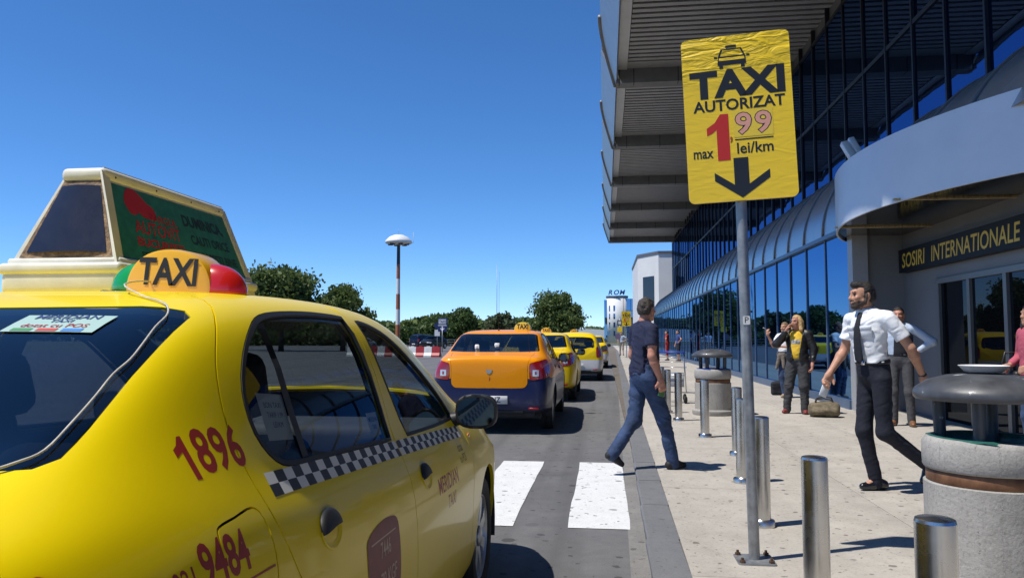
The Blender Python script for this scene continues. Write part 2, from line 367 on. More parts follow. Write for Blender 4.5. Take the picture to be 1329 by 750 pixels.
# quarter-round metal roof over the lower storey
bar = tpart('barrel_roof'); BR = UX-FX; n = 12
arcp = [(FX-.06+BR*(1-math.cos(math.pi/2*i/n)), 3.35+BR*math.sin(math.pi/2*i/n)) for i in range(n+1)]
q = MB(); q.add([(x, yy, z) for yy in (.02, PITCH-.02) for x, z in arcp], [(i, i+1, n+2+i, n+1+i) for i in range(n)], 0, True); BPAN = q.mesh('roof_panel', False); BPAN.materials.append(M_barrel)
if BPAN.polygons[0].normal.x > 0: BPAN.flip_normals()
q = MB(); q.tube([(x-.012, 0, z+.006) for x, z in arcp], .024, 6); BRIB = q.mesh('roof_rib'); BRIB.materials.append(M_rib)
q = MB(); ap_ = arcp[2:]; m_ = len(ap_); q.add([(x, yy, z) for yy in (7.03, YW0-3*PITCH-.02) for x, z in ap_], [(i, i+1, m_+1+i, m_+i) for i in range(m_-1)], 0, True); q.build('roof_panel', M_barrel, bar, fix=False)
for i in list(range(-14, -5))+list(range(-3, 39)):
    yy = YW0+i*PITCH; link('roof_panel', BPAN, bar, (0, yy, 0)); link('roof_rib', BRIB, bar, (0, yy, 0))
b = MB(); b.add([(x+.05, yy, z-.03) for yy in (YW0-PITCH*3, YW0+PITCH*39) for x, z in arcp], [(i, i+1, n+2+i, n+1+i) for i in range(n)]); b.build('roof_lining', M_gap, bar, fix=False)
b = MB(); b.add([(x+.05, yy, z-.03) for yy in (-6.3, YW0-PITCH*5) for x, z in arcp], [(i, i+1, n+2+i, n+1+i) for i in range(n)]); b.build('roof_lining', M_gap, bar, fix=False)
# upper window wall
upw = tpart('upper_window_wall'); rows_ = [(5.0, 7.70), (7.78, 10.08)]
UP = []
for (z0, z1) in rows_:
    q = MB(); q.box(-.012, .012, .03, PITCH-.03, z0+.03, z1-.03); me = q.mesh('pane'); me.materials.append(M_bluegl2); UP.append(me)
q = MB(); q.box(-.06, .05, -.032, .032, 4.9, 10.7); UM = q.mesh('mullion'); UM.materials.append(M_mull2)
yu0 = YB0+.3-BAY*4; nU = int(round((YEND+1.0-yu0)/PITCH))
for i in range(nU+1):
    yy = yu0+i*PITCH; link('mullion', UM, upw, (UX, yy, 0))
    if i < nU:
        for me in UP: link('pane', me, upw, (UX, yy, 0), (0, R(random.uniform(-.10, .10)), R(random.uniform(-.10, .10))))
for z0, z1 in ((7.69, 7.79), (10.07, 10.16), (4.92, 5.04)):
    b = MB(); b.box(UX-.05, UX+.055, yu0, yu0+nU*PITCH, z0, z1); b.build('transom', M_mull2, upw)
b = MB(); b.box(UX+.06, UX+16, yu0, yu0+nU*PITCH, 3.3, 11.6); b.build('hall_block', M_soff, upw)
# overhanging roof: a bay of louvres, a down-stand beam and a curled edge fin each 8.8 m
ov = tpart('roof_overhang'); OX = .42
for k in range(-4, 6):
    yb = YB0+BAY*k
    b = MB(); b.box(OX+.02, UX+.3, yb, yb+.55, 10.10, 10.66); bm_ = b.build('soffit_beam', M_soff, ov)
    for xs in (.55, 1.05, 2.55, 4.05, 5.55):
        b = MB(); b.box(xs-.012, xs+.012, yb-.006, yb+.3, 10.096, 10.645); b.build('beam_seam', M_gap, bm_)
    b = MB(); b.box(OX+.25, UX+.3, yb-.62, yb-.002, 10.60, 10.66); b.build('soffit_strip', M_slat, ov)
    b = MB(); ns = 22; p0 = yb-BAY+.58; pitch = (BAY-1.22)/ns
    for j in range(ns): b.box(OX+.42, UX+.2, p0+j*pitch, p0+j*pitch+pitch*.60, 10.585, 10.63)
    o = b.build('louvre_slats', M_slat, ov); o['kind'] = 'stuff'
    b = MB(); b.box(OX+.2, UX+.3, yb-BAY+.552, yb-.0, 10.78, 11.5); b.build('roof_deck', M_gap, ov)
    b = MB(); b.box(OX+.03, OX+.40, yb-BAY+.552, yb-.003, 10.56, 10.62); b.build('edge_strip', M_fin, ov)
    # sloping edge panel that leans outwards, and a bracket at the beam end
    nj = 16; rows = []; lip = []
    for j in range(nj+1):
        t = j/nj; yy = yb-BAY+.80+t*(BAY-.28); k_ = max(0, (t-.70)/.30); s_ = 1-k_**2.4
        o_ = (OX+.02-(OX+.10)*s_, yy, 10.16+1.40*s_); i_ = (OX+.03, yy, 10.36-.20*k_)
        rows += [i_, o_, (o_[0]+.05, yy, o_[2]+.05), (i_[0]+.05, yy, i_[2]+.08)]
        if t > .66: lip.append((o_[0]-.01, yy, o_[2]))
    b = MB(); b.add(rows, [(4*j+q, 4*j+(q+1) % 4, 4*j+4+(q+1) % 4, 4*j+4+q) for j in range(nj) for q in range(4)]+[(0, 1, 2, 3), (4*nj, 4*nj+1, 4*nj+2, 4*nj+3)]); pn_ = b.build('edge_panel', M_fin, ov)
    b = MB(); b.tube(lip, .075, 8); b.build('edge_lip', M_soff, pn_)
b = MB(); b.box(-.05, UX+16, yu0-.2, YEND+.30, 11.66, 11.9); b.build('roof_slab', M_fin, ov)  # edge carried out to shade the canopy; pale so the notches look light
# arrivals entrance: recessed doors under a round canopy
ent = tpart('arrivals_entrance'); DX = 5.25
b = MB(); b.box(FX-.06, FX+.20, 14.03, 14.298, PZ-.01, 3.4); b.build('corner_pillar', mat('sunlit_pillar_panel', (.36, .37, .39), rough=.45, metal=.2, var=.05), ent)  # same wall grey left lighter, so the pillar looks sunlit
b = MB(); b.box(FX+.201, DX+.3, 14.12, 14.29, PZ-.01, 3.4); b.build('return_wall', M_wallg, ent)
b = MB(); b.box(FX-.06, DX+.3, 7.12, 7.4, PZ-.01, 3.4); b.build('return_wall', M_wallg, ent)
b = MB(); b.box(DX, DX+.2, 12.80, 14.119, PZ-.01, 3.4); b.build('wall_panel', M_wallg, ent)
b = MB(); b.box(DX, DX+.2, 7.41, 12.798, 2.27, 3.4); b.build('door_head', M_wallg, ent)
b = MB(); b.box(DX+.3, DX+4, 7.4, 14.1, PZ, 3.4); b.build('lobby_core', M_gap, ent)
ys_ = [12.74, 11.72, 10.70, 9.68, 8.66, 7.64]
for i, yy in enumerate(ys_):
    b = MB(); b.box(DX-.02, DX+.10, yy-.045, yy+.045, PZ-.005, 2.265); b.build('door_post', M_doorfr, ent)
    if i < 5:
        d = MB(); d.box(DX+.02, DX+.05, ys_[i+1]+.05, yy-.05, PZ, 2.2); dd = d.build('sliding_door', M_doorgl, ent)
b = MB(); b.box(DX-.03, DX+.11, 7.42, 12.797, 2.18, 2.262); b.build('door_rail', M_doorfr, ent)
M_signbox = mat('entrance_sign_box', (.008, .009, .014), rough=.5, spec=.2); M_gold = mat('gold_lettering', (.62, .42, .05), rough=.45)
b = MB(); b.box(DX-.14, DX-.002, 7.5, 13.95, 2.455, 2.85); sb = b.build('arrivals_sign', M_signbox, ent)
[fit_text(w_, M_gold, sb, plane_M((DX-.1425, 0, 0), (0, -1, 0), (0, 0, 1)), a_, c_, 2.525, 2.775, .012, shear=.12) for w_, a_, c_ in (('SOSIRI', -13.80, -12.86), ('INTERNATIONALE', -12.62, -10.02))]
# canopy
CXc, CYc, CR = 9.79, 11.70, 6.12; a0, a1 = R(180-74), R(180+74); n = 72
ring = [(CXc+CR*math.cos(a0+(a1-a0)*i/n), CYc+CR*math.sin(a0+(a1-a0)*i/n)) for i in range(n+1)]
b = MB(); w = 2; vs = [(x, y, z) for x, y in ring for z in (3.10, 4.02)]; b.add(vs, [(2*i, 2*i+2, 2*i+3, 2*i+1) for i in range(n)], 0, True)
vs = [(CXc+(x-CXc)*k_, CYc+(y-CYc)*k_, z) for x, y in ring for k_, z in ((1, 4.02), (.985, 4.02), (.985, 3.94))]; b.add(vs, [(3*i+j, 3*i+3+j, 3*i+4+j, 3*i+1+j) for i in range(n) for j in range(2)], 0, False)
vs = [(CXc+(x-CXc)*k_, CYc+(y-CYc)*k_, z) for x, y in ring for k_, z in ((1, 3.10), (.995, 3.10), (.995, 3.16))]; b.add(vs, [(3*i+j, 3*i+3+j, 3*i+4+j, 3*i+1+j) for i in range(n) for j in range(2)], 0, False)
b.build('canopy_fascia', M_fascia, ent, fix=False, sharp=40)
b = MB(); poly = [(CXc+(x-CXc)*.994, CYc+(y-CYc)*.994) for x, y in ring]; b.prism(poly, 'z', 3.14, 3.92); b.build('canopy_ceiling', M_under, ent)
for yy in (12.9, 10.35):
    b = MB(); b.box(3.75, 6.2, yy-.03, yy+.03, 3.115, 3.139); b.build('ceiling_joint', mat('worn_gold_trim', (.42, .33, .18), .5, metal=.4, var=.4, vscale=30), ent)
# small floodlight on the canopy
fl = MB(); M_ = Matrix.Translation((4.15, 13.35, 4.48)) @ Matrix.Rotation(R(-28), 4, 'X') @ Matrix.Rotation(R(-15), 4, 'Y'); fl.rbox(-.06, .06, -.05, .05, -.32, .22, .012, 2, M=M_); fl.rbox(.09, .19, -.05, .05, -.30, .27, .012, 2, M=M_)
fo = fl.build('floodlight', mat('white_enamel', (.72, .73, .74), .35), None)
b = MB(); b.tube([(4.18, 13.45, 3.92), (4.18, 13.42, 4.22)], .02, 8); b.build('bracket', M_steel, fo)
tag(fo, 'white twin floodlight standing on the round entrance canopy', 'floodlight')
# ------------------------------------------------------------------ saloon car: one smooth body surface, cut into panels
def bspl(t):
    return np.array([(1-t)**3, 3*t**3-6*t**2+4, -3*t**3+3*t**2+3*t+1, t**3])/6.0
def bspd(t):
    return np.array([-3*(1-t)**2, 9*t**2-12*t, -9*t**2+6*t+3, 3*t**2])/6.0

class Surf:
    """bicubic B-spline over a grid of control points; last row lies on the mirror plane x = 0"""
    def __init__(s, P):
        P = np.array(P, float); s.NU, s.NV = P.shape[:2]
        G = np.zeros((s.NU+2, s.NV+2, 3)); G[1:-1, 1:-1] = P
        G[0, 1:-1] = 2*P[0]-P[1]; G[-1, 1:-1] = 2*P[-1]-P[-2]
        G[:, 0] = G[:, 2]*np.array([-1, 1, 1]); G[:, -1] = G[:, -3]*np.array([-1, 1, 1])
        s.G = G
    def ev(s, u, v, d=False):
        u = np.clip(np.asarray(u, float), 0, s.NU-1-1e-9); v = np.clip(np.asarray(v, float), 0, s.NV-1-1e-9)
        i = u.astype(int); j = v.astype(int); bu = bspl(u-i); bv = bspl(v-j)
        out = np.zeros(u.shape+(3,)); du = np.zeros_like(out); dv = np.zeros_like(out)
        if d: cu = bspd(u-i); cv = bspd(v-j)
        for a in range(4):
            for b in range(4):
                g = s.G[i+a, j+b]; out += (bu[a]*bv[b])[..., None]*g
                if d: du += (cu[a]*bv[b])[..., None]*g; dv += (bu[a]*cv[b])[..., None]*g
        if not d: return out
        n = np.cross(du, dv); l = np.linalg.norm(n, axis=-1, keepdims=True); n = n/np.maximum(l, 1e-9)
        return out, n
    def prep(s, ru=10, rv=8):
        U, V = np.meshgrid(np.linspace(0, s.NU-1, (s.NU-1)*ru+1), np.linspace(0, s.NV-1, (s.NV-1)*rv+1), indexing='ij')
        s.U, s.V = U.ravel(), V.ravel(); s.X, s.N = s.ev(s.U, s.V, True)
    def find(s, p, w=(1, 1, 1), mask=None):
        """(u, v) of the surface point closest to p under axis weights w"""
        p = np.array(p, float); w = np.array(w, float)
        d = (((s.X-p)*w)**2).sum(1)
        if mask is not None: d = np.where(mask, d, 1e9)
        k = d.argmin(); u, v = s.U[k], s.V[k]; hu, hv = 0.1, 0.125
        for it in range(5):
            uu, vv = np.meshgrid(np.linspace(u-hu, u+hu, 7), np.linspace(v-hv, v+hv, 7), indexing='ij')
            uu = np.clip(uu, 0, s.NU-1); vv = np.clip(vv, 0, s.NV-1)
            q = s.ev(uu.ravel(), vv.ravel()); k = (((q-p)*w)**2).sum(1).argmin()
            u, v = uu.ravel()[k], vv.ravel()[k]; hu *= 0.35; hv *= 0.35
        return u, v

def smooth_poly(pts, closed=True, n=4):
    """Catmull-Rom through 2-D/3-D points; a point repeated twice stays a corner"""
    P = [np.array(p, float) for p in pts]; out = []; m = len(P)
    for i in range(m if closed else m-1):
        p0 = P[(i-1) % m] if closed or i > 0 else P[i]; p1 = P[i]; p2 = P[(i+1) % m]; p3 = P[(i+2) % m] if closed or i+2 < m else P[(i+1) % m]
        if np.allclose(p1, p2): continue
        for k in range(n):
            t = k/n; out.append(0.5*((2*p1)+(-p0+p2)*t+(2*p0-5*p1+4*p2-p3)*t*t+(-p0+3*p1-3*p2+p3)*t**3))
    if not closed: out.append(P[-1])
    return out

def in_poly(pts, poly):
    x, y = pts[:, 0], pts[:, 1]; c = np.zeros(len(pts), bool); n = len(poly)
    for i in range(n):
        x1, y1 = poly[i]; x2, y2 = poly[(i+1) % n]
        if y1 == y2: continue
        t = ((y1 > y) != (y2 > y)) & (x < (x2-x1)*(y-y1)/(y2-y1)+x1)
        c ^= t
    return c

def tb(y, tab):
    ys = [t[0] for t in tab]
    return np.array([np.interp(y, ys, [t[k] for t in tab]) for k in range(1, len(tab[0]))])

def sedan_grid(hatch=False):
    W = [(.10, .785), (.2, .83), (.4, .856), (.8, .868), (1.5, .870), (2.5, .870), (3.2, .868), (3.7, .858), (3.95, .83), (4.15, .755)]
    ZB = [(.1, .985), (.45, 1.02), (.8, 1.035), (1.2, 1.005), (2.0, .965), (3.0, .925), (3.25, .915), (3.45, .905), (3.75, .87), (4.0, .79), (4.2, .70)]
    ZS = [(.1, .30), (.45, .26), (.7, .20), (3.6, .19), (4.2, .22)]
    if not hatch:
        T = [ # y, r8x,r8z, r9x,r9z, r10x,r10z, r11x,r11z, r12z, r13z
         (.16, .665, 1.052, .57, 1.068, .46, 1.075, .31, 1.08, 1.083, 1.084),
         (.42, .69, 1.078, .60, 1.098, .50, 1.10, .34, 1.104, 1.107, 1.108),
         (.60, .70, 1.12, .645, 1.155, .565, 1.140, .38, 1.132, 1.13, 1.13),
         (.80, .705, 1.155, .645, 1.25, .575, 1.265, .39, 1.252, 1.248, 1.247),
         (1.0, .71, 1.17, .64, 1.325, .56, 1.374, .38, 1.366, 1.360, 1.358),
         (1.2, .715, 1.18, .64, 1.36, .55, 1.423, .375, 1.431, 1.432, 1.432)]
    else:
        T = [(.10, .70, 1.12, .63, 1.22, .55, 1.26, .38, 1.27, 1.275, 1.275),
         (.28, .712, 1.16, .645, 1.33, .56, 1.41, .39, 1.44, 1.45, 1.45),
         (.60, .715, 1.18, .645, 1.37, .56, 1.462, .39, 1.50, 1.515, 1.517),
         (1.0, .715, 1.18, .645, 1.375, .555, 1.468, .385, 1.508, 1.522, 1.524),
         (1.2, .715, 1.18, .64, 1.375, .55, 1.468, .38, 1.508, 1.522, 1.524)]
    T += [(1.5, .715, 1.18, .64, 1.370, .55, 1.438, .38, 1.450, 1.454, 1.455),
         (2.0, .715, 1.18, .64, 1.368, .55, 1.441, .38, 1.458, 1.463, 1.465),
         (2.4, .715, 1.17, .637, 1.348, .545, 1.423, .38, 1.444, 1.451, 1.453),
         (2.7, .712, 1.15, .632, 1.295, .545, 1.364, .38, 1.394, 1.405, 1.408),
         (3.0, .712, 1.085, .64, 1.18, .56, 1.228, .38, 1.262, 1.275, 1.279),
         (3.25, .72, 1.005, .665, 1.055, .585, 1.085, .39, 1.115, 1.128, 1.13),
         (3.45, .725, .958, .67, .98, .59, .995, .39, 1.013, 1.022, 1.024),
         (3.72, .705, .925, .645, .945, .56, .957, .37, .973, .981, .983),
         (3.95, .66, .855, .60, .878, .52, .893, .35, .908, .917, .919),
         (4.15, .59, .765, .53, .785, .46, .80, .30, .815, .822, .824)]
    ST = [t[0] for t in T]
    def sec(y):
        w = tb(y, W)[0]; zb = tb(y, ZB)[0]; zs = tb(y, ZS)[0]; t = tb(y, T); lo = 1.0
        if y > 3.8: lo = 1-(y-3.8)*.12
        rows = [(0, y, zs+.012), (w*.55, y, zs+.005), (w-.13, y, zs), (w-.035, y, zs+.045), (w-.010, y, .36), (w, y, .55*lo+.0), (w-.002, y, .73*lo), (w-.022, y, zb-.115), (w-.072, y, zb-.02), (w-.105, y, zb+.03),
                (t[0], y, t[1]), (t[2], y, t[3]), (t[4], y, t[5]), (t[6], y, t[7]), (.18, y, t[8]), (0, y, t[9])]
        rows = [list(r) for r in rows]
        # plan curvature: screens and ends bow outwards at the centre line
        bow = np.interp(y, [0, .16, .6, .9, 1.2, 1.5, 2.4, 2.7, 3.0, 3.45, 3.95, 4.2], [-.0, -.03, -.07, -.07, -.03, 0, .03, .07, .10, .10, .06, .05])
        if hatch: bow = np.interp(y, [0, .1, .6, 1.2, 1.5, 2.4, 2.7, 3.0, 3.45, 3.95, 4.2], [-.04, -.05, -.03, 0, 0, .03, .07, .10, .10, .06, .05])
        for r in rows[10:]: r[1] += bow*(1-min(1, (r[0]/.70)**2))
        return np.array(rows)
    G = []
    r0 = sec(ST[0])
    cz = .575; c = np.array([0, 0, cz])
    def ring(base, k, y, kz=None):
        q = base.copy(); kz = k if kz is None else kz
        q[:, 0] *= k; q[:, 2] = cz+(q[:, 2]-cz)*kz; q[:, 1] = y
        return q
    ys = [.012, .010, .022, .060]
    if hatch: ys = [.02, .02, .03, .05]
    p = ring(r0, 0.0, ys[0]); G.append(p); G.append(ring(r0, .45, ys[1])); G.append(ring(r0, .84, ys[2], .86)); G.append(ring(r0, .965, ys[3], .965))
    if hatch:
        for k, g in enumerate(G[1:4]): g[:, 1] += np.clip((g[:, 2]-.95)*.35, 0, 1)
    for y in ST: G.append(sec(y))
    r1 = sec(4.15); cz = .52
    G.append(ring(r1, .90, 4.275, .92)); G.append(ring(r1, .60, 4.335, .75)); G.append(ring(r1, .25, 4.345, .35)); G.append(ring(r1, 0, 4.346))
    return np.array(G)

AX_R, AX_F, WR, ARCH = .835, 3.465, .305, .362
def car_meshes(hatch=False):
    S = Surf(sedan_grid(hatch)); S.prep()
    side = (S.N[:, 0]*np.sign(S.N[:, 0].sum()) > -9) & (S.X[:, 0] > .40)
    low = S.X[:, 2] < 1.6
    def on_side(pts):        # (y, z) -> uv
        return [S.find((0, p[0], p[1]), (0, 1, 1), side & (S.X[:, 1] > .12) & (S.X[:, 1] < 4.2)) for p in pts]
    def on_top(pts):         # (x, y) -> uv, upper skin
        return [S.find((p[0], p[1], 0), (1, 1, 0), (S.V > 9.6) & (S.X[:, 1] > .1)) for p in pts]
    def at3(pts): return [S.find(p) for p in pts]
    def on_rear(pts):        # (x, z) -> uv on the rear face
        return [S.find((p[0], 0.02, p[1]), (1, .3, 1), S.X[:, 1] < .4) for p in pts]
    sp = smooth_poly
    arc = lambda y0, r, a0=-35, a1=215, n=26: [(y0+r*math.cos(R(a0+(a1-a0)*i/n)), WR+r*math.sin(R(a0+(a1-a0)*i/n))) for i in range(n+1)]
    reg = {}
    VT = S.NV-1
    rw = [(1.95, 1.0), (1.95, 1.0), (1.6, 1.022), (1.33, 1.037), (1.19, 1.046), (1.115, 1.066), (1.072, 1.123), (1.085, 1.203), (1.15, 1.278), (1.24, 1.335), (1.33, 1.366), (1.48, 1.380), (1.7, 1.386), (1.94, 1.382), (1.94, 1.382), (1.945, 1.2)]
    fw = [(2.155, .990), (2.155, .990), (2.085, 1.19), (2.065, 1.372), (2.065, 1.372), (2.2, 1.358), (2.36, 1.318), (2.54, 1.238), (2.75, 1.128), (2.90, 1.035), (2.97, .965), (2.97, .965), (2.6, .972)]
    def grow(poly, d):
        p = np.array(sp(poly, True, 3)); c = p.mean(0); n = len(p); out = []
        ar = sum(p[i][0]*p[(i+1) % n][1]-p[(i+1) % n][0]*p[i][1] for i in range(n)); sg = 1 if ar > 0 else -1
        for i in range(n):
            t = p[(i+1) % n]-p[i-1]; t /= max(np.linalg.norm(t), 1e-6); out.append(p[i]+sg*d*np.array([t[1], -t[0]]))
        return out
    reg['rear_window'] = on_side(sp(rw, True, 3)); reg['rear_seal'] = on_side(grow(rw, .0115))
    reg['front_window'] = on_side(sp(fw, True, 3)); reg['front_seal'] = on_side(grow(fw, .0115))
    if hatch: reg['quarter_window'] = on_side(sp([(.90, 1.08), (.62, 1.10), (.42, 1.15), (.40, 1.22), (.50, 1.32), (.85, 1.36), (.97, 1.30), (.96, 1.15)], True, 3))
    rd = [(1.30, 1.432), (1.17, 1.392), (1.068, 1.318), (1.004, 1.24), (.968, 1.14), (.97, 1.06), (.99, .95), (1.03, .845), (1.10, .755), (1.195, .66), (1.25, .52), (1.265, .40), (1.265, .285), (1.265, .285), (1.60, .275), (1.955, .275), (1.955, .275), (1.945, .56), (1.955, .80), (1.985, .97), (2.0, 1.15), (1.995, 1.30), (1.98, 1.432), (1.98, 1.432), (1.64, 1.440)]
    fd = [(1.955, .275), (1.955, .275), (1.945, .56), (1.955, .80), (1.985, .97), (2.0, 1.15), (1.995, 1.30), (1.98, 1.432), (1.98, 1.432), (2.2, 1.412), (2.42, 1.362), (2.62, 1.27), (2.82, 1.155), (2.96, 1.06), (3.035, .97), (3.05, .92), (3.05, .92), (3.04, .78), (2.99, .60), (2.985, .45), (2.985, .275), (2.985, .275), (2.5, .275)]
    reg['rear_door'] = on_side(sp(rd, True, 3)); reg['front_door'] = on_side(sp(fd, True, 3))
    fl = [(.85, .998), (.92, 1.0), (.945, .975), (.945, .91), (.93, .855), (.90, .84), (.80, .843), (.775, .86), (.765, .92), (.775, .98), (.79, .995)]
    reg['fuel_flap'] = on_side(sp([(p[0]-.0, p[1]) for p in fl], True, 3))
    reg['arch_rear'] = on_side(arc(AX_R, ARCH)); reg['arch_front'] = on_side(arc(AX_F, ARCH))
    # rear
    if not hatch:
        reg['rear_screen'] = on_top([(0, 1.035), (.25, 1.04), (.47, 1.058), (.560, 1.075), (.583, 1.06), (.597, .97), (.622, .80), (.645, .66), (.655, .585), (.642, .545), (.60, .52), (.45, .492), (.25, .475), (0, .465)])
        lamp = [(.798, .445, 1.022), (.776, .35, 1.045), (.755, .21, 1.042), (.70, .09, 1.02), (.61, .04, .985), (.565, .03, .965), (.56, .02, .86), (.565, .02, .77), (.60, .02, .745), (.74, .05, .765), (.80, .14, .79), (.835, .24, .83), (.835, .36, .93)]
        lid = [(0, .44), (.30, .45), (.52, .47), (.60, .46), (.60, .46), (.585, .30), (.565, .16)]
        reg['trunk_lid'] = on_top(sp(lid, False, 3)) + on_rear(sp([(.545, 1.0), (.535, .90), (.535, .76), (.53, .69), (.49, .645), (.42, .635), (.2, .632), (0, .632)], False, 3))
    else:
        reg['rear_screen'] = at3([(0, .11, 1.42), (.30, .12, 1.41), (.48, .14, 1.385), (.545, .14, 1.33), (.585, .10, 1.18), (.595, .08, 1.06), (.55, .06, 1.02), (.30, .03, 1.0), (0, .02, .995)])
        lamp = [(.80, .17, 1.05), (.74, .09, 1.06), (.68, .05, 1.05), (.655, .04, .98), (.655, .03, .80), (.67, .03, .735), (.76, .06, .74), (.815, .16, .76), (.835, .22, .85), (.825, .21, .98)]
        reg['trunk_lid'] = at3([(0, .22, 1.465), (.35, .22, 1.45), (.53, .23, 1.40), (.59, .18, 1.31), (.635, .10, 1.12), (.64, .05, 1.0), (.635, .03, .80), (.62, .02, .66), (.58, .02, .56), (.40, .02, .54), (0, .02, .54)])
    reg['tail_lamp'] = at3(sp(lamp, True, 2))
    reg['bumper_rear'] = [(0, VT)]+at3([(0, .01, .628), (.50, .015, .63), (.535, .02, .70), (.58, .02, .735), (.74, .05, .755), (.80, .14, .78), (.84, .26, .80), (.86, .38, .72), (.866, .475, .55), (.868, .475, .38), (.84, .475, .26), (.74, .475, .24), (.45, .475, .25), (0, .475, .25)])+[(0, 0)]
    # front
    reg['windscreen'] = on_top([(0, 2.60), (.25, 2.595), (.44, 2.575), (.525, 2.55), (.545, 2.60), (.585, 2.85), (.63, 3.12), (.655, 3.27), (.62, 3.345), (.45, 3.41), (.25, 3.45), (0, 3.465)])
    reg['bonnet'] = on_top([(0, 3.49), (.25, 3.475), (.45, 3.435), (.62, 3.37), (.655, 3.36), (.66, 3.5), (.645, 3.7), (.60, 3.95), (.53, 4.13), (.45, 4.19), (.25, 4.235), (0, 4.25)])
    reg['head_lamp'] = at3(sp([(.80, 3.86, .77), (.78, 3.93, .76), (.68, 4.10, .75), (.52, 4.22, .73), (.42, 4.25, .70), (.44, 4.28, .64), (.58, 4.23, .60), (.72, 4.12, .60), (.79, 4.0, .63), (.82, 3.9, .70)], True, 2))
    reg['bumper_front'] = at3([(0, 4.31, .62), (.40, 4.28, .62), (.58, 4.235, .585), (.72, 4.12, .585), (.80, 3.98, .61), (.845, 3.86, .62), (.86, 3.80, .50), (.86, 3.79, .38), (.80, 3.80, .22), (.45, 3.80, .21), (0, 3.80, .21)])+[(S.NU-1, 0), (S.NU-1, VT)]
    # grid points + constraints
    pts = []; edges = []
    us = np.linspace(0, S.NU-1, (S.NU-1)*7+1); vs_ = np.linspace(0, VT, VT*5+1)
    for u in us:
        for v in vs_: pts.append((u, v))
    nu, nv = len(us), len(vs_)
    for i in range(nu-1): edges += [(i*nv, (i+1)*nv), (i*nv+nv-1, (i+1)*nv+nv-1)]
    for j in range(nv-1): edges += [(j, j+1), ((nu-1)*nv+j, (nu-1)*nv+j+1)]
    POLY = {}
    for k, pl in reg.items():
        q = []
        for (u, v) in pl:
            if v > VT-.02: v = VT
            if u < .02: u = 0.0
            if u > S.NU-1.02: u = S.NU-1.0
            if q and abs(q[-1][0]-u)+abs(q[-1][1]-v) < 1e-3: continue
            q.append((float(u), float(v)))
        if abs(q[0][0]-q[-1][0])+abs(q[0][1]-q[-1][1]) < 1e-3: q.pop()
        POLY[k] = q; n0 = len(pts)
        pts += q; edges += [(n0+i, n0+(i+1) % len(q)) for i in range(len(q))]
    V2, E2, F2, *_ = delaunay_2d_cdt([Vector(p) for p in pts], edges, [], 0, 1e-5)
    uv = np.array([(v.x, v.y) for v in V2]); X, Nn = S.ev(uv[:, 0], uv[:, 1], True)
    c = np.array([0, 1.9, .7])
    if ((X-c)*Nn).sum(1).mean() < 0: Nn = -Nn
    # poles
    bad = np.linalg.norm(Nn, axis=1) < .5; Nn[bad] = np.where(X[bad][:, 1:2] > 2, [[0, 1, 0]], [[0, -1, 0]])
    F = np.array([f for f in F2 if len(f) == 3]); 
    area = np.linalg.norm(np.cross(X[F[:, 1]]-X[F[:, 0]], X[F[:, 2]]-X[F[:, 0]]), axis=1); F = F[area > 1e-9]
    cen = uv[F].mean(1); lab = np.array(['body']*len(F), dtype=object)
    order = ['bumper_rear', 'bumper_front', 'trunk_lid', 'bonnet', 'rear_door', 'front_door', 'rear_seal', 'front_seal', 'rear_window', 'front_window', 'quarter_window', 'rear_screen', 'windscreen', 'fuel_flap', 'tail_lamp', 'head_lamp', 'arch_rear', 'arch_front']
    for k in order:
        if k in POLY: lab[in_poly(cen, POLY[k])] = k
    return S, X, Nn, F, lab

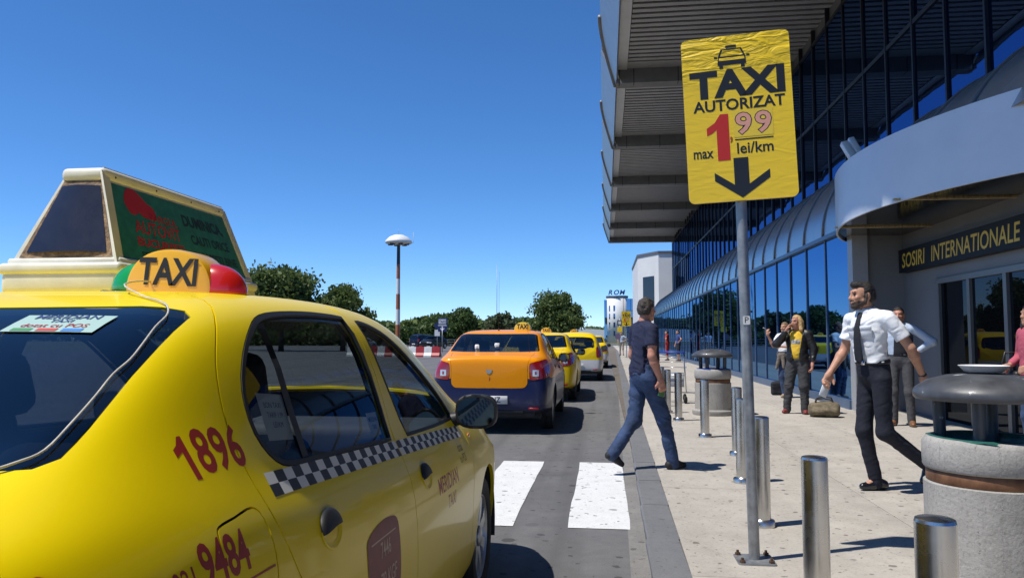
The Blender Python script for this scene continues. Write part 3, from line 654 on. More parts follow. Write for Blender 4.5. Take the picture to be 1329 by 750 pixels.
def panel_mesh(name, X, Nn, F, shrink=.0, off=0.0, flange=0.0, mirror=None, weld=False):
    """triangles F of the surface as a mesh: edges pulled in by shrink (panel gap), turned inwards by flange; mirror: None, 'left' or 'both'"""
    used = np.unique(F); idx = -np.ones(len(X), int); idx[used] = np.arange(len(used))
    P = X[used]+Nn[used]*off; Nm = Nn[used].copy(); T = idx[F]
    # orient
    fn = np.cross(P[T[:, 1]]-P[T[:, 0]], P[T[:, 2]]-P[T[:, 0]]); flip = (fn*Nm[T].mean(1)).sum(1) < 0; T[flip] = T[flip][:, ::-1]
    ed = {}
    for t in T:
        for a, b in ((t[0], t[1]), (t[1], t[2]), (t[2], t[0])): ed[(a, b)] = ed.get((a, b), 0)+1
    bd = [(a, b) for (a, b) in ed if (b, a) not in ed and not (abs(P[a][0]) < 1e-4 and abs(P[b][0]) < 1e-4)]
    if shrink:
        mv = np.zeros_like(P); cnt = np.zeros(len(P))
        for a, b in bd:
            d = P[b]-P[a]; l = np.linalg.norm(d)
            if l < 1e-7: continue
            n = np.cross((Nm[a]+Nm[b])/2, d/l)
            mv[a] += n; mv[b] += n; cnt[a] += 1; cnt[b] += 1
        k = cnt > 0; ln = np.linalg.norm(mv, axis=1, keepdims=True); mv[k] = mv[k]/np.maximum(ln[k], .3)*shrink
        mid = np.abs(P[:, 0]) < 1e-4; mv[mid, 0] = 0; P = P+mv
    V = [tuple(p) for p in P]; FF = [tuple(int(i) for i in t) for t in T]; NN = [tuple(n) for n in Nm]
    if flange:
        mp = {}
        for a, b in bd:
            for q in (a, b):
                if q not in mp: mp[q] = len(V); V.append(tuple(P[q]-Nm[q]*flange)); NN.append(tuple(Nm[q]))
            FF.append((int(b), int(a), mp[a], mp[b]))
    nT = len(T)
    if mirror:
        n = len(V); Vm = [(-a, b, c) for a, b, c in V]; Nmm = [(-a, b, c) for a, b, c in NN]
        Fm = [tuple(i for i in f[::-1]) for f in FF]
        if mirror == 'left': V, FF, NN = Vm, Fm, Nmm
        else:
            mp = {}; V2 = list(V); N2 = list(NN)
            for i in range(n):
                if abs(V[i][0]) < 1e-4: mp[i] = i
                else: mp[i] = len(V2); V2.append(Vm[i]); N2.append(Nmm[i])
            FF = FF+[tuple(mp[i] for i in f) for f in Fm]; V, NN = V2, N2
    me = bpy.data.meshes.new(name); me.from_pydata(V, [], FF)
    me.polygons.foreach_set('use_smooth', [len(f) == 3 for f in FF])
    me.update()
    try:
        ln = []
        for p in me.polygons:
            for li in p.loop_indices:
                ln.append(NN[me.loops[li].vertex_index] if len(p.vertices) == 3 else tuple(p.normal))
        me.normals_split_custom_set(ln)
    except Exception as e: print('normals', e)
    return me
CARM = {}
def car_kind(hatch=False):
    if hatch in CARM: return CARM[hatch]
    S, X, Nn, F, lab = car_meshes(hatch); D = {'S': S}
    sel = lambda *k: F[np.isin(lab.astype(str), k)]
    g = .0024
    D['body'] = panel_mesh('body', X, Nn, sel('body'), g, 0, .018, 'both')
    for k in ('front_door', 'rear_door', 'fuel_flap', 'tail_lamp', 'head_lamp'):
        f = sel(k)
        D[k] = panel_mesh(k, X, Nn, f, g if 'lamp' not in k else .001, 0 if k != 'tail_lamp' else .004, .02)
        D[k+'_l'] = panel_mesh(k, X, Nn, f, g if 'lamp' not in k else .001, 0 if k != 'tail_lamp' else .004, .02, 'left')
    for k in ('trunk_lid', 'bonnet'): D[k] = panel_mesh(k, X, Nn, sel(k), g, 0, .02, 'both')
    for k in ('bumper_rear', 'bumper_front'): D[k] = panel_mesh(k, X, Nn, sel(k), .0015, 0, .02, 'both')
    for k in ('rear_screen', 'windscreen'):
        D[k] = panel_mesh(k, X, Nn, sel(k), 0, -.002, 0, 'both')
    for k in ('rear_window', 'front_window', 'quarter_window'):
        f = sel(k)
        if len(f) == 0: continue
        D[k] = panel_mesh(k, X, Nn, f, -.004, -.006, 0); D[k+'_l'] = panel_mesh(k, X, Nn, f, -.004, -.006, 0, 'left')
    for k in ('rear_seal', 'front_seal'):
        D[k] = panel_mesh(k, X, Nn, sel(k), .0003, .0015, .012); D[k+'_l'] = panel_mesh(k, X, Nn, sel(k), .0003, .0015, .012, 'left')
    # inner trim: the skin again, set inwards
    D['lining'] = panel_mesh('lining', X, Nn, sel('body', 'front_door', 'rear_door', 'fuel_flap', 'trunk_lid', 'bonnet', 'bumper_rear', 'bumper_front', 'tail_lamp', 'head_lamp'), .003, -.035, 0, 'both')
    # lookup of the flank
    U, V = np.meshgrid(np.linspace(0, S.NU-1, (S.NU-1)*24+1), np.linspace(0, S.NV-1, (S.NV-1)*20+1), indexing='ij')
    U, V = U.ravel(), V.ravel(); Q = S.ev(U, V); k = (Q[:, 0] > .42) & (Q[:, 1] > .1) & (Q[:, 1] < 4.2); U, V, Q = U[k], V[k], Q[k]
    kd = KDTree(len(Q))
    for i, q in enumerate(Q): kd.insert((q[1], q[2], 0), i)
    kd.balance()
    def flank(Y, Z):
        Y = np.asarray(Y, float); Z = np.asarray(Z, float)
        ix = [kd.find((a, b, 0))[1] for a, b in zip(Y, Z)]; u, v = U[ix].copy(), V[ix].copy(); h = 1e-3
        for _ in range(4):
            p = S.ev(u, v); pu = (S.ev(u+h, v)-p)/h; pv = (S.ev(u, v+h)-p)/h
            ry, rz = Y-p[:, 1], Z-p[:, 2]; det = pu[:, 1]*pv[:, 2]-pv[:, 1]*pu[:, 2]; det = np.where(np.abs(det) < 1e-6, 1e-6, det)
            u += np.clip((ry*pv[:, 2]-pv[:, 1]*rz)/det, -.2, .2); v += np.clip((pu[:, 1]*rz-ry*pu[:, 2])/det, -.2, .2)
        p, n = S.ev(u, v, True); n = n*np.sign(n[:, 0:1]); return p, n
    D['flank'] = flank
    CARM[hatch] = D
    return D

def on_flank(D, P2, off):
    """flank coordinates (y, z) -> 3-D points held off the paint"""
    p, n = D['flank']([a for a, b in P2], [b for a, b in P2]); return p+n*off

def flank_text(D, s, m, parent, y, z, size, ang=0.0, sx=1.0, bold=.01, shear=0.0, spacing=1.0, off=.0002, name='lettering'):
    """lettering laid on the right flank; it reads towards the front"""
    vs, fs = text_mesh(s, size=size, bold=bold, sx=sx, shear=shear, spacing=spacing)
    if not len(vs): return None
    vs, fs = dice(vs, fs, .013)
    ca, sa = math.cos(ang), math.sin(ang)
    q = [(y+(v[0]*ca-v[1]*sa), z+(v[0]*sa+v[1]*ca)) for v in vs]
    P = on_flank(D, q, off); b = MB(); b.add([tuple(p) for p in P], fs); return b.build(name, m, parent, fix=False)

def rear_decal(D, s, m, parent, x, z, size, bold=.01, sx=1.0):
    """lettering laid on the boot lid"""
    S = D['S']; vs, fs = text_mesh(s, size=size, bold=bold, sx=sx); out = []
    for v in vs:
        u, w = S.find((x+v[0], .02, z+v[1]), (1, .05, 1), (S.X[:, 1] < .35) & (S.N[:, 1]*np.sign(S.N[S.X[:, 1].argmin(), 1]) > .3)); p, n = S.ev(np.array([u]), np.array([w]), True); n = n[0]*(-1 if n[0][1] > 0 else 1); out.append(tuple(p[0]+n*.0015))
    b = MB(); b.add(out, fs); return b.build('lettering', m, parent, fix=False)

def paint(name, col, col2=None, zsplit=.78, rough=.34):
    if name in MATS: return MATS[name]
    m = mat(name, col, rough=rough, coat=.26, spec=.14); N = m.node_tree.nodes; L = m.node_tree.links; p = N['Principled BSDF']
    tc = N.new('ShaderNodeTexCoord')
    nz = N.new('ShaderNodeTexNoise'); nz.inputs['Scale'].default_value = 5; nz.inputs['Detail'].default_value = 7; nz.inputs['Roughness'].default_value = .7
    L.new(tc.outputs['Object'], nz.inputs[0])
    mr = N.new('ShaderNodeMapRange'); mr.inputs[1].default_value = .3; mr.inputs[2].default_value = .75; mr.inputs[3].default_value = .02; mr.inputs[4].default_value = .10
    L.new(nz.outputs[0], mr.inputs[0]); L.new(mr.outputs[0], p.inputs['Coat Roughness'])   # dust film
    # fine road dirt low on the sills
    sz = N.new('ShaderNodeSeparateXYZ'); L.new(tc.outputs['Object'], sz.inputs[0])
    n2 = N.new('ShaderNodeTexNoise'); n2.inputs['Scale'].default_value = 22; n2.inputs['Detail'].default_value = 8; L.new(tc.outputs['Object'], n2.inputs[0])
    a = N.new('ShaderNodeMapRange'); a.inputs[1].default_value = .62; a.inputs[2].default_value = .22; a.inputs[3].default_value = 0; a.inputs[4].default_value = .55; L.new(sz.outputs[2], a.inputs[0])
    b = N.new('ShaderNodeMath'); b.operation = 'MULTIPLY'; L.new(a.outputs[0], b.inputs[0]); L.new(n2.outputs[0], b.inputs[1])
    mx = N.new('ShaderNodeMix'); mx.data_type = 'RGBA'; mx.inputs[6].default_value = (*col, 1); mx.inputs[7].default_value = (.16, .13, .09, 1)
    L.new(b.outputs[0], mx.inputs[0])
    if col2:
        st = N.new('ShaderNodeMath'); st.operation = 'LESS_THAN'; st.inputs[1].default_value = zsplit; L.new(sz.outputs[2], st.inputs[0])
        m2 = N.new('ShaderNodeMix'); m2.data_type = 'RGBA'; m2.inputs[6].default_value = (*col, 1); m2.inputs[7].default_value = (*col2, 1)
        L.new(st.outputs[0], m2.inputs[0]); L.new(m2.outputs[2], mx.inputs[6])
    L.new(mx.outputs[2], p.inputs['Base Color'])
    return m

M_black = mat('black_plastic', (.012, .012, .013), rough=.55, var=.25, vscale=30)
M_rubber = mat('tyre_rubber', (.022, .022, .023), rough=.8, var=.3, vscale=25, bump=.2, bscale=90)
M_silver = mat('wheel_silver', (.46, .47, .48), rough=.38, metal=.75, var=.12, vscale=18)
M_dark = mat('dark_trim', (.03, .031, .034), rough=.75, var=.2, vscale=20)
M_seat = mat('seat_fabric', (.045, .047, .055), rough=.95, var=.25, vscale=40, bump=.3, bscale=300)
M_inner = mat('grey_cabin_plastic', (.09, .092, .098), rough=.7, var=.15, vscale=15)
M_carglass = glass_mat('car_side_glass', (.50, .54, .55), .50, 1.42, boost=.0)
M_rearglass = glass_mat('car_rear_glass', (.20, .235, .27), 1.0, 1.52, boost=.02)
M_white_dec = mat('white_decal', (.78, .78, .76), rough=.45)
M_black_dec = mat('black_decal', (.02, .02, .025), rough=.45)
M_red_dec = mat('red_decal', (.33, .018, .012), rough=.45)
M_redlamp = mat('red_lamp_plastic', (.30, .008, .010), rough=.12, coat=1.0)
M_clearlamp = mat('clear_lamp_plastic', (.62, .62, .63), rough=.12, coat=1.0, metal=.3)
M_chrome = mat('chrome', (.75, .76, .78), rough=.10, metal=1.0)
M_paper = mat('paper', (.74, .75, .72), rough=.8, var=.05, vscale=12)

WHEEL = {}
def wheel_meshes():
    if WHEEL: return WHEEL
    t = MB(); R0 = WR
    prof = [(.205, -.075), (.222, -.086), (.262, -.092), (.288, -.086), (.300, -.070), (R0, -.045), (R0, -.012), (R0-.007, -.010), (R0-.007, -.004), (R0, -.002), (R0, .012), (R0-.007, .014), (R0-.007, .020), (R0, .022), (R0, .045), (.300, .070), (.288, .086), (.262, .092), (.222, .086), (.205, .075)]
    t.lathe(prof, 48, 0, True, closed=True); WHEEL['tyre'] = t.mesh('tyre', True, 35)
    r = MB()   # axis Z, outer face +z
    r.lathe([(.209, -.06), (.213, .060), (.211, .076), (.203, .078), (.193, .068), (.186, .050)], 48, 0, True, cap=False)
    r.lathe([(.186, .050), (.06, .030), (.0, .030)], 32, 1, True, cap=False)
    n = 7
    for i in range(n):
        a = 2*math.pi*i/n; M = Matrix.Rotation(a, 4, 'Z')
        for sgn in (1,):
            vs = [(.03, -.030, .062), (.03, .030, .062), (.12, .026, .070), (.198, .040, .070), (.198, -.040, .070), (.12, -.026, .070),
                  (.03, -.034, .028), (.03, .034, .028), (.12, .034, .030), (.202, .050, .042), (.202, -.050, .042), (.12, -.034, .030)]
            fs = [(0, 5, 2, 1), (5, 4, 3, 2), (1, 2, 8, 7), (2, 3, 9, 8), (3, 4, 10, 9), (4, 5, 11, 10), (5, 0, 6, 11)]
            r.add(vs, fs, 0, False, M)
    r.lathe([(.052, .055), (.050, .072), (.040, .079), (.0, .081)], 24, 0, True)
    WHEEL['rim'] = r.mesh('rim', True, 40)
    return WHEEL

def seat_mesh():
    b = MB(); b.rbox(-.25, .25, -.24, .26, .0, .14, .05, 3)
    M = Matrix.Translation((0, -.24, .08)) @ Matrix.Rotation(R(18), 4, 'X')
    b.rbox(-.24, .24, -.07, .07, .0, .60, .06, 3, M=M)
    b.rbox(-.135, .135, -.055, .05, .665, .86, .05, 3, M=M); b.tube([M @ Vector((-.06, 0, .55)), M @ Vector((-.06, 0, .70))], .007, 6); b.tube([M @ Vector((.06, 0, .55)), M @ Vector((.06, 0, .70))], .007, 6)
    return b.mesh('seat')
SEAT = []
def make_car(name, loc, pm, hatch=False, rz=0.0, glass_dark=None, plate='HZ', full=True, lid_mat=None, badge=True):
    D = car_kind(hatch); root = empty(name, loc, rz); root['_kind'] = 1; del root['_kind']
    def P(k, nm, m, parent=root):
        o = link(nm, D[k], parent); setmat(o, m); return o
    body = P('body', 'body', pm); C = {'root': root, 'body': body, 'D': D}
    for sfx in ('', '_l'):
        P('fuel_flap'+sfx, 'fuel_flap', pm, body) if sfx == '' else P('fuel_flap_l', 'side_panel', pm, body)
        for k in ('front', 'rear'):
            d = P(k+'_door'+sfx, 'door', pm)
            P(k+'_seal'+sfx, 'window_seal', M_black, d); w = P(k+'_window'+sfx, 'window', glass_dark or M_carglass, d)
            C[k+'_door'+sfx] = d; C[k+'_window'+sfx] = w
            # door handle: black flap over a shallow bowl
            y, z = ((1.235, .888) if k == 'rear' else (2.16, .842))
            sg = 1 if sfx == '' else -1
            pts = []; fs = []; n = 22
            el = lambda t, a, b: (y+a*math.cos(t), z+b*math.sin(t))
            for ring, (k1, off) in enumerate(((1.0, .0006), (.97, .008), (.80, .0125), (.4, .015), (0.0, .0155))):
                for i in range(n+1):
                    t = math.pi*i/n*1.06-.06; pts.append((*el(t, .060*k1, .041*k1), off))
            q = on_flank(D, [(a, b) for a, b, c in pts], 0); nn = D['flank']([a for a, b, c in pts], [b for a, b, c in pts])[1]
            q = q+nn*np.array([c for a, b, c in pts])[:, None]; q[:, 0] *= sg
            fs = [(r*(n+1)+i, r*(n+1)+i+1, (r+1)*(n+1)+i+1, (r+1)*(n+1)+i) for r in range(4) for i in range(n)]
            b = MB(); b.add([tuple(p) for p in q], fs, 0, True); hnd = b.build('handle', M_black, d)
            pts = []; 
            for ring, (k1, off) in enumerate(((1.06, .0008), (1.0, .0030), (.94, .0012), (.70, .0008))):
                for i in range(n+1):
                    t = math.pi+math.pi*i/n*1.06-.06; pts.append((*el(t, .060*k1, .044*k1), off))
            q = on_flank(D, [(a, b) for a, b, c in pts], 0); nn = D['flank']([a for a, b, c in pts], [b for a, b, c in pts])[1]
            q = q+nn*np.array([c for a, b, c in pts])[:, None]; q[:, 0] *= sg
            fs = [(r*(n+1)+i, r*(n+1)+i+1, (r+1)*(n+1)+i+1, (r+1)*(n+1)+i) for r in range(3) for i in range(n)]
            b = MB(); b.add([tuple(p) for p in q], fs, 0, True); b.build('handle_bowl', pm, d)
        tl = P('tail_lamp'+sfx, 'tail_lamp', M_redlamp)
        # clear reversing lens set in the red lamp
        sg = 1 if sfx == '' else -1
        if not hatch:
            S = D['S']; gr = []
            for a in np.linspace(0, 1, 7):
                for b_ in np.linspace(0, 1, 5):
                    x = .605+.085*a; zz = .80+.085*b_
                    u, v = S.find((x, .02, zz), (1, .3, 1), S.X[:, 1] < .25); p, nn = S.ev(np.array([u]), np.array([v]), True); nv = nn[0]*(-1 if nn[0][1] > 0 else 1); gr.append(p[0]+nv*.0062)
            b = MB(); b.add([(sg*p[0], p[1], p[2]) for p in gr], [(i*5+j, i*5+j+1, (i+1)*5+j+1, (i+1)*5+j) for i in range(6) for j in range(4)], 0, True); ln_ = b.build('reversing_lens', M_clearlamp, tl); gq = [gr[i*5+j] for i, j in ((2, 1), (4, 1), (4, 3), (2, 3))]; b = MB(); b.add([(sg*p[0], p[1]-.0015, p[2]) for p in gq], [(0, 1, 2, 3)]); b.build('fog_lens', M_redlamp, tl, fix=False)
        P('head_lamp'+sfx, 'head_lamp', M_clearlamp)
        if hatch: P('quarter_window'+sfx, 'quarter_window', glass_dark or M_carglass)
        # door mirror
        b = MB(); bm = bmesh.new(); bmesh.ops.create_uvsphere(bm, u_segments=20, v_segments=12, radius=1)
        for v in bm.verts:
            x, y, z = v.co; y2 = max(y, -.25); k = 1-.12*(y2 > .3)
            v.co = Vector((sg*(.885+.098*math.copysign(abs(x)**.72, x)*k), 2.955+.085*y2, .990+.078*math.copysign(abs(z)**.72, z)*k))
        b.bm(bm, 0, True); b.tube([(sg*.76, 2.97, .945), (sg*.83, 2.965, .965)], [.035, .028], 10)
        mi = b.build('wing_mirror', M_black, root, sharp=50)
        b = MB(); pts = [(sg*(.885+.083*math.copysign(abs(math.cos(t))**.7, math.cos(t))), 2.9325, .990+.063*math.copysign(abs(math.sin(t))**.7, math.sin(t))) for t in np.linspace(0, 2*math.pi, 28, endpoint=False)]
        b.add(pts, [tuple(range(28))]); b.build('mirror_glass', mat('darkened_mirror', (.16, .18, .20), .04, metal=1.0), mi)  # glass darkened to stand in for dark surroundings it would reflect
    P('bonnet', 'bonnet', pm); lid = P('trunk_lid', 'boot_lid' if not hatch else 'tailgate', lid_mat or pm)
    bp = P('bumper_rear', 'bumper', pm); P('bumper_front', 'bumper', pm)
    rs = P('rear_screen', 'rear_window', M_rearglass, root if not hatch else lid); ws = P('windscreen', 'windscreen', M_carglass)
    P('lining', 'inner_trim', M_dark)
    C.update(lid=lid, bumper=bp, rear=rs)
    # number plate on the rear bumper
    b = MB(); b.rbox(-.26, .26, -.012, .004, .42, .53, .004, 1); pl = b.build('number_plate', M_white_dec, bp)
    flat_text(plate, M_black_dec, pl, plane_M((0, -.0135, .475), (1, 0, 0), (0, 0, 1)), size=.11, bold=.012, sx=.85)
    b = MB(); b.box(-.259, -.222, -.0132, -.0125, .422, .528); b.build('plate_band', mat('plate_blue', (.02, .06, .35), .5), pl)
    for sx in (1, -1):
        b = MB(); b.rbox(sx*.62-.07, sx*.62+.07, .0, .03, .345, .375, .006, 1); b.build('reflector', M_redlamp, bp)
    b = MB(); b.rbox(-.48, .48, .03, .10, .285, .335, .01, 2); b.build('bumper_grille', M_black, bp)
    if badge:
        b = MB(); bz = .86 if not hatch else .80; S_ = D['S']; u_, w_ = S_.find((0, .02, bz), (1, .05, 1), S_.X[:, 1] < .3); by = float(S_.ev(np.array([u_]), np.array([w_]))[0][1])
        b.prism([(-.045, bz+.028), (.045, bz+.028), (.034, bz-.012), (0, bz-.035), (-.034, bz-.012)], 'y', by-.007, by+.006); b.prism([(-.028, bz+.017), (.028, bz+.017), (0, bz-.018)], 'y', by-.010, by-.007)
        b.build('badge', M_chrome, lid)
    # wheels
    wm = wheel_meshes()
    for sx in (1, -1):
        for y in (AX_R, AX_F):
            w = empty('wheel'); w.parent = root; w.location = (sx*.745, y, WR); w.rotation_euler = (0, R(90*sx), R(random.uniform(0, 40)) if False else 0)
            t = link('tyre', wm['tyre'], w); setmat(t, M_rubber)
            r = link('rim', wm['rim'], w)
            if not r.data.materials: r.data.materials.append(M_silver); r.data.materials.append(M_dark)
            r.rotation_euler = (0, 0, random.uniform(0, 1))
    # underside, arches
    b = MB(); b.box(-.70, .70, .30, 4.05, .20, .30); b.box(-.62, .62, .12, .9, .24, .40)
    for y in (AX_R, AX_F):
        for sx in (1, -1):
            n = 14
            for i in range(n):
                a0, a1 = math.pi*(i/n*1.15-.075), math.pi*((i+1)/n*1.15-.075); r_ = ARCH+.008
                x0, x1 = sx*.55, sx*.842
                b.add([(x0, y+r_*math.cos(a0), WR+r_*math.sin(a0)), (x1, y+r_*math.cos(a0), WR+r_*math.sin(a0)), (x1, y+r_*math.cos(a1), WR+r_*math.sin(a1)), (x0, y+r_*math.cos(a1), WR+r_*math.sin(a1))], [(0, 1, 2, 3)])
            b.add([(sx*.55, y+ARCH*math.cos(t), max(.2, WR+ARCH*math.sin(t))) for t in np.linspace(0, 2*math.pi, 20, endpoint=False)], [tuple(range(20))])
    b.build('underbody', M_dark, root, fix=False)
    if full:
        b = MB(); b.rbox(-.70, .70, 2.86, 3.28, .72, .93, .05, 3); b.rbox(-.56, -.18, 2.78, 2.98, .84, .99, .04, 3); b.rbox(-.12, .12, 2.4, 2.9, .3, .55, .04, 2); b.box(-.70, .70, .42, 1.02, .98, 1.0); b.build('dashboard', M_inner, root)
        if not SEAT: SEAT.append(seat_mesh())
        for x in (-.37, .37):
            s = link('front_seat', SEAT[0], root, (x, 2.08, .38)); setmat(s, M_seat)
        b = MB(); b.rbox(-.66, .66, 1.10, 1.62, .40, .55, .05, 3); Mt = Matrix.Translation((0, 1.12, .50)) @ Matrix.Rotation(R(22), 4, 'X'); b.rbox(-.64, .64, -.07, .07, 0, .56, .06, 3, M=Mt)
        for x in (-.42, 0, .42): b.rbox(x-.12, x+.12, -.045, .05, .55, .66, .04, 2, M=Mt)
        b.build('rear_seat', M_seat, root)
        b = MB(); Ms = Matrix.Translation((-.37, 2.66, .93)) @ Matrix.Rotation(R(65), 4, 'X'); ring = [(.185*math.cos(t), .185*math.sin(t), 0) for t in np.linspace(0, 2*math.pi, 33)]
        b.tube(ring, .015, 8, M=Ms, caps=False); b.rbox(-.06, .06, -.05, .05, -.02, .02, .015, 2, M=Ms); b.box(-.17, .17, -.015, .015, -.008, .008, M=Ms); b.box(-.015, .015, -.17, 0, -.008, .008, M=Ms)
        b.build('steering_wheel', M_black, root)
    return C
# ------------------------------------------------------------------ taxi fittings
M_sign_y = mat('sign_yellow_plastic', (.82, .44, .006), rough=.28, coat=.6)
M_sign_lemon = mat('sign_lemon_plastic', (.75, .55, .02), rough=.3, coat=.5)
M_green_pl = mat('green_plastic', (.005, .30, .05), rough=.22, coat=.8)
M_red_pl = mat('red_plastic', (.55, .012, .010), rough=.22, coat=.8)
M_cream = mat('cream_plastic', (.72, .70, .60), rough=.45, var=.10, vscale=9, rvar=.1)
M_rust = mat('brown_weathered_foil', (.24, .15, .08), rough=.7, var=.6, vscale=45, bump=.5, bscale=120)
M_smoke = mat('smoked_plastic', (.022, .020, .026), rough=.16, coat=.7, var=.4, vscale=6, rvar=.08)
def teal_mat():
    m = mat('teal_print', (.016, .185, .150), rough=.4, var=.25, vscale=26, coat=.3, detail=3); return m
M_teal = teal_mat()

def blob(n=1.0, a=(1, 1, 1), c=(0, 0, 0), zmin=-1, seg=(28, 16)):
    bm = bmesh.new(); bmesh.ops.create_uvsphere(bm, u_segments=seg[0], v_segments=seg[1], radius=1)
    for v in bm.verts:
        p = v.co; q = [math.copysign(abs(t)**n, t) for t in p]
        v.co = Vector((c[0]+a[0]*q[0], c[1]+a[1]*q[1], c[2]+a[2]*max(zmin, q[2])))
    return bm
def taxi_dome(root, x, y, z, s=1.0, text=True, ends=True, m=None):
    """half-round roof sign with coloured ends; faces fore and aft"""
    d = MB(); n = 24; prof = []
    for i in range(n+1):
        t = math.pi*i/n; prof.append((.128*math.copysign(abs(math.cos(t))**.9, math.cos(t)), .122*math.sin(t)**.85))
    vs = []; ys = [(-.062, .90), (-.058, .97), (-.045, 1.0), (.045, 1.0), (.058, .97), (.062, .90)]
    for yy, k in ys:
        for px, pz in prof: vs.append((px*k, yy+(.012*(1-pz/.122) if yy < 0 else -.012*(1-pz/.122))*0, pz*k))
    w = n+1; fs = [(a*w+i, a*w+i+1, (a+1)*w+i+1, (a+1)*w+i) for a in range(5) for i in range(n)]
    fs += [tuple(range(w))[::-1], tuple(range(5*w, 6*w))]
    d.add([(p[0]*s, p[1]*s, p[2]*s) for p in vs], fs, 0, True)
    o = d.build('roof_sign', m or M_sign_y, root, (x, y, z), sharp=35)
    b = MB(); b.rbox(-.20*s, .20*s, -.07*s, .07*s, -.022*s, .0, .008, 2); b.build('sign_base', M_black, o)
    if text:
        vs, fs = text_mesh('TAXI', size=.104*s, bold=.026, sx=.80, shear=.06, spacing=.94)
        b = MB(); b.add([(v[0], -.0635*s, v[1]+.053*s) for v in vs], fs); b.build('lettering', M_black_dec, o, fix=False)
    if ends:
        for sx, mm, nm in ((-1, M_green_pl, 'green_lamp_end'), (1, M_red_pl, 'red_lamp_end')):
            b = MB(); b.bm(blob(.92, (.104*s, .060*s, .088*s), (sx*.098*s, 0, 0), -.02), 0, True); b.build(nm, mm, o)
    return o

def ad_box(root):
    o = empty('advertising_box'); o.parent = root; o.location = (-.185, 2.10, 1.537)
    def quadbar(b, a, c, w, nrm, t):   # a flat bar on a sloping face
        a, c = Vector(a), Vector(c); d = (c-a).normalized(); s = d.cross(Vector(nrm)).normalized()*w; n = Vector(nrm).normalized()*t
        v = [a-s, c-s, c+s, a+s]; b.add([p-n*.2 for p in v]+[p+n for p in v], [(0, 1, 2, 3), (4, 5, 6, 7), (0, 1, 5, 4), (1, 2, 6, 5), (2, 3, 7, 6), (3, 0, 4, 7)])
    hb, ht, yr, yf, H = .186, .064, -.435, .43, .312; yt = .352; yft = .40
    B = {'rl': (-hb, yr, 0), 'rr': (hb, yr, 0), 'fr': (hb, yf, 0), 'fl': (-hb, yf, 0), 'trl': (-ht, -yt, H), 'trr': (ht, -yt, H), 'tfr': (ht, yft, H), 'tfl': (-ht, yft, H)}
    # tray
    b = MB(); b.rbox(-.20, .20, -.455, .455, -.085, -.008, .022, 3); b.rbox(-.205, .205, -.46, .46, -.022, .014, .012, 2); b.rbox(-hb-.004, hb+.004, yr-.004, yf+.004, .0, .03, .006, 1)
    b.build('tray', M_cream, o)
    b = MB(); k = list(B.values()); b.add(k, [(0, 1, 5, 4), (1, 2, 6, 5), (2, 3, 7, 6), (3, 0, 4, 7), (4, 5, 6, 7)]); b.build('housing', M_cream, o)
    # rounded ridge cap
    b = MB(); b.rbox(-ht-.012, ht+.012, -yt-.016, yft+.010, H-.030, H+.016, .018, 3); b.build('ridge_cap', M_cream, o)
    L = lambda p, q, t: Vector(p)*(1-t)+Vector(q)*t
    nr = (Vector(B['fr'])-Vector(B['rr'])).cross(Vector(B['trr'])-Vector(B['rr'])).normalized()
    if nr.x < 0: nr = -nr
    rot = [B['rr'], B['fr'], B['tfr'], B['trr']]
    b = MB()
    for p, q in ((0, 1), (1, 2), (2, 3), (3, 0)): quadbar(b, rot[p], rot[q], .017, nr, .006)
    b.build('panel_frame', M_cream, o)
    # printed panel; a plane with its own axes (s along the box, t up the slope)
    def pt(s, t, off=.002): return L(L(rot[0], rot[1], s), L(rot[3], rot[2], s), t)+nr*off
    b = MB(); b.add([pt(.03, .05), pt(.97, .05), pt(.97, .90), pt(.03, .90)], [(0, 1, 2, 3)]); pn = b.build('poster', M_teal, o)
    M_pr = mat('poster_red', (.50, .014, .014), .45); M_pk = mat('poster_black', (.012, .03, .028), .45)
    def ptxt(s, u0, u1, v0, v1, m, bold=.0):
        vs, fs = text_mesh(s, size=1.0, bold=bold); lo, hi = vs.min(0), vs.max(0); b = MB()
        b.add([pt(u0+(a[0]-lo[0])/(hi[0]-lo[0])*(u1-u0), v0+(a[1]-lo[1])/(hi[1]-lo[1])*(v1-v0), .0026) for a in vs], fs); b.build('poster_lettering', m, pn, fix=False)
    car = [(.10, .72), (.105, .80), (.13, .88), (.17, .90), (.215, .86), (.26, .78), (.30, .74), (.315, .66), (.30, .60), (.22, .60), (.19, .64), (.16, .60), (.125, .62)]
    b = MB(); q = [pt(u, v, .0026) for u, v in smooth_poly(car, True, 3)]; tri = tessellate_polygon([[Vector(p) for p in smooth_poly([(c[0], c[1], 0) for c in car], True, 3)]]); b.add(q, tri); b.build('poster_car_shape', M_pr, pn, fix=False)
    ptxt('TARGUL', .255, .47, .575, .665, M_pr, .012); ptxt('AUTOVIT', .14, .47, .405, .555, M_pr, .014); ptxt('BUCURESTI', .14, .475, .265, .365, M_pr, .026); ptxt('SPLAIUL UNIRII', .15, .47, .13, .205, M_pk, .03)
    ptxt('DUMINICA,', .53, .90, .60, .77, M_pk, .04); ptxt('CAUTI ORICE', .56, .905, .415, .535, M_pk, .03); ptxt('GASESTI BINE', .60, .93, .22, .33, M_pk, .03)
    # rear end: smoked window in a weathered brown surround
    nb = Vector((0, -1, (yt+yr)/H*-1 if False else .27)).normalized()
    rq = [Vector(B['rl']), Vector(B['rr']), Vector(B['trr']), Vector(B['trl'])]
    nb = (rq[1]-rq[0]).cross(rq[3]-rq[0]).normalized()
    if nb.y > 0: nb = -nb
    def rp(s, t, off): return L(L(rq[0], rq[1], s), L(rq[3], rq[2], s), t)+nb*off
    b = MB(); b.add([rp(.05, .10, .002), rp(.95, .10, .002), rp(.93, .92, .002), rp(.07, .92, .002)], [(0, 1, 2, 3)]); b.build('brown_surround', M_rust, o, fix=False)
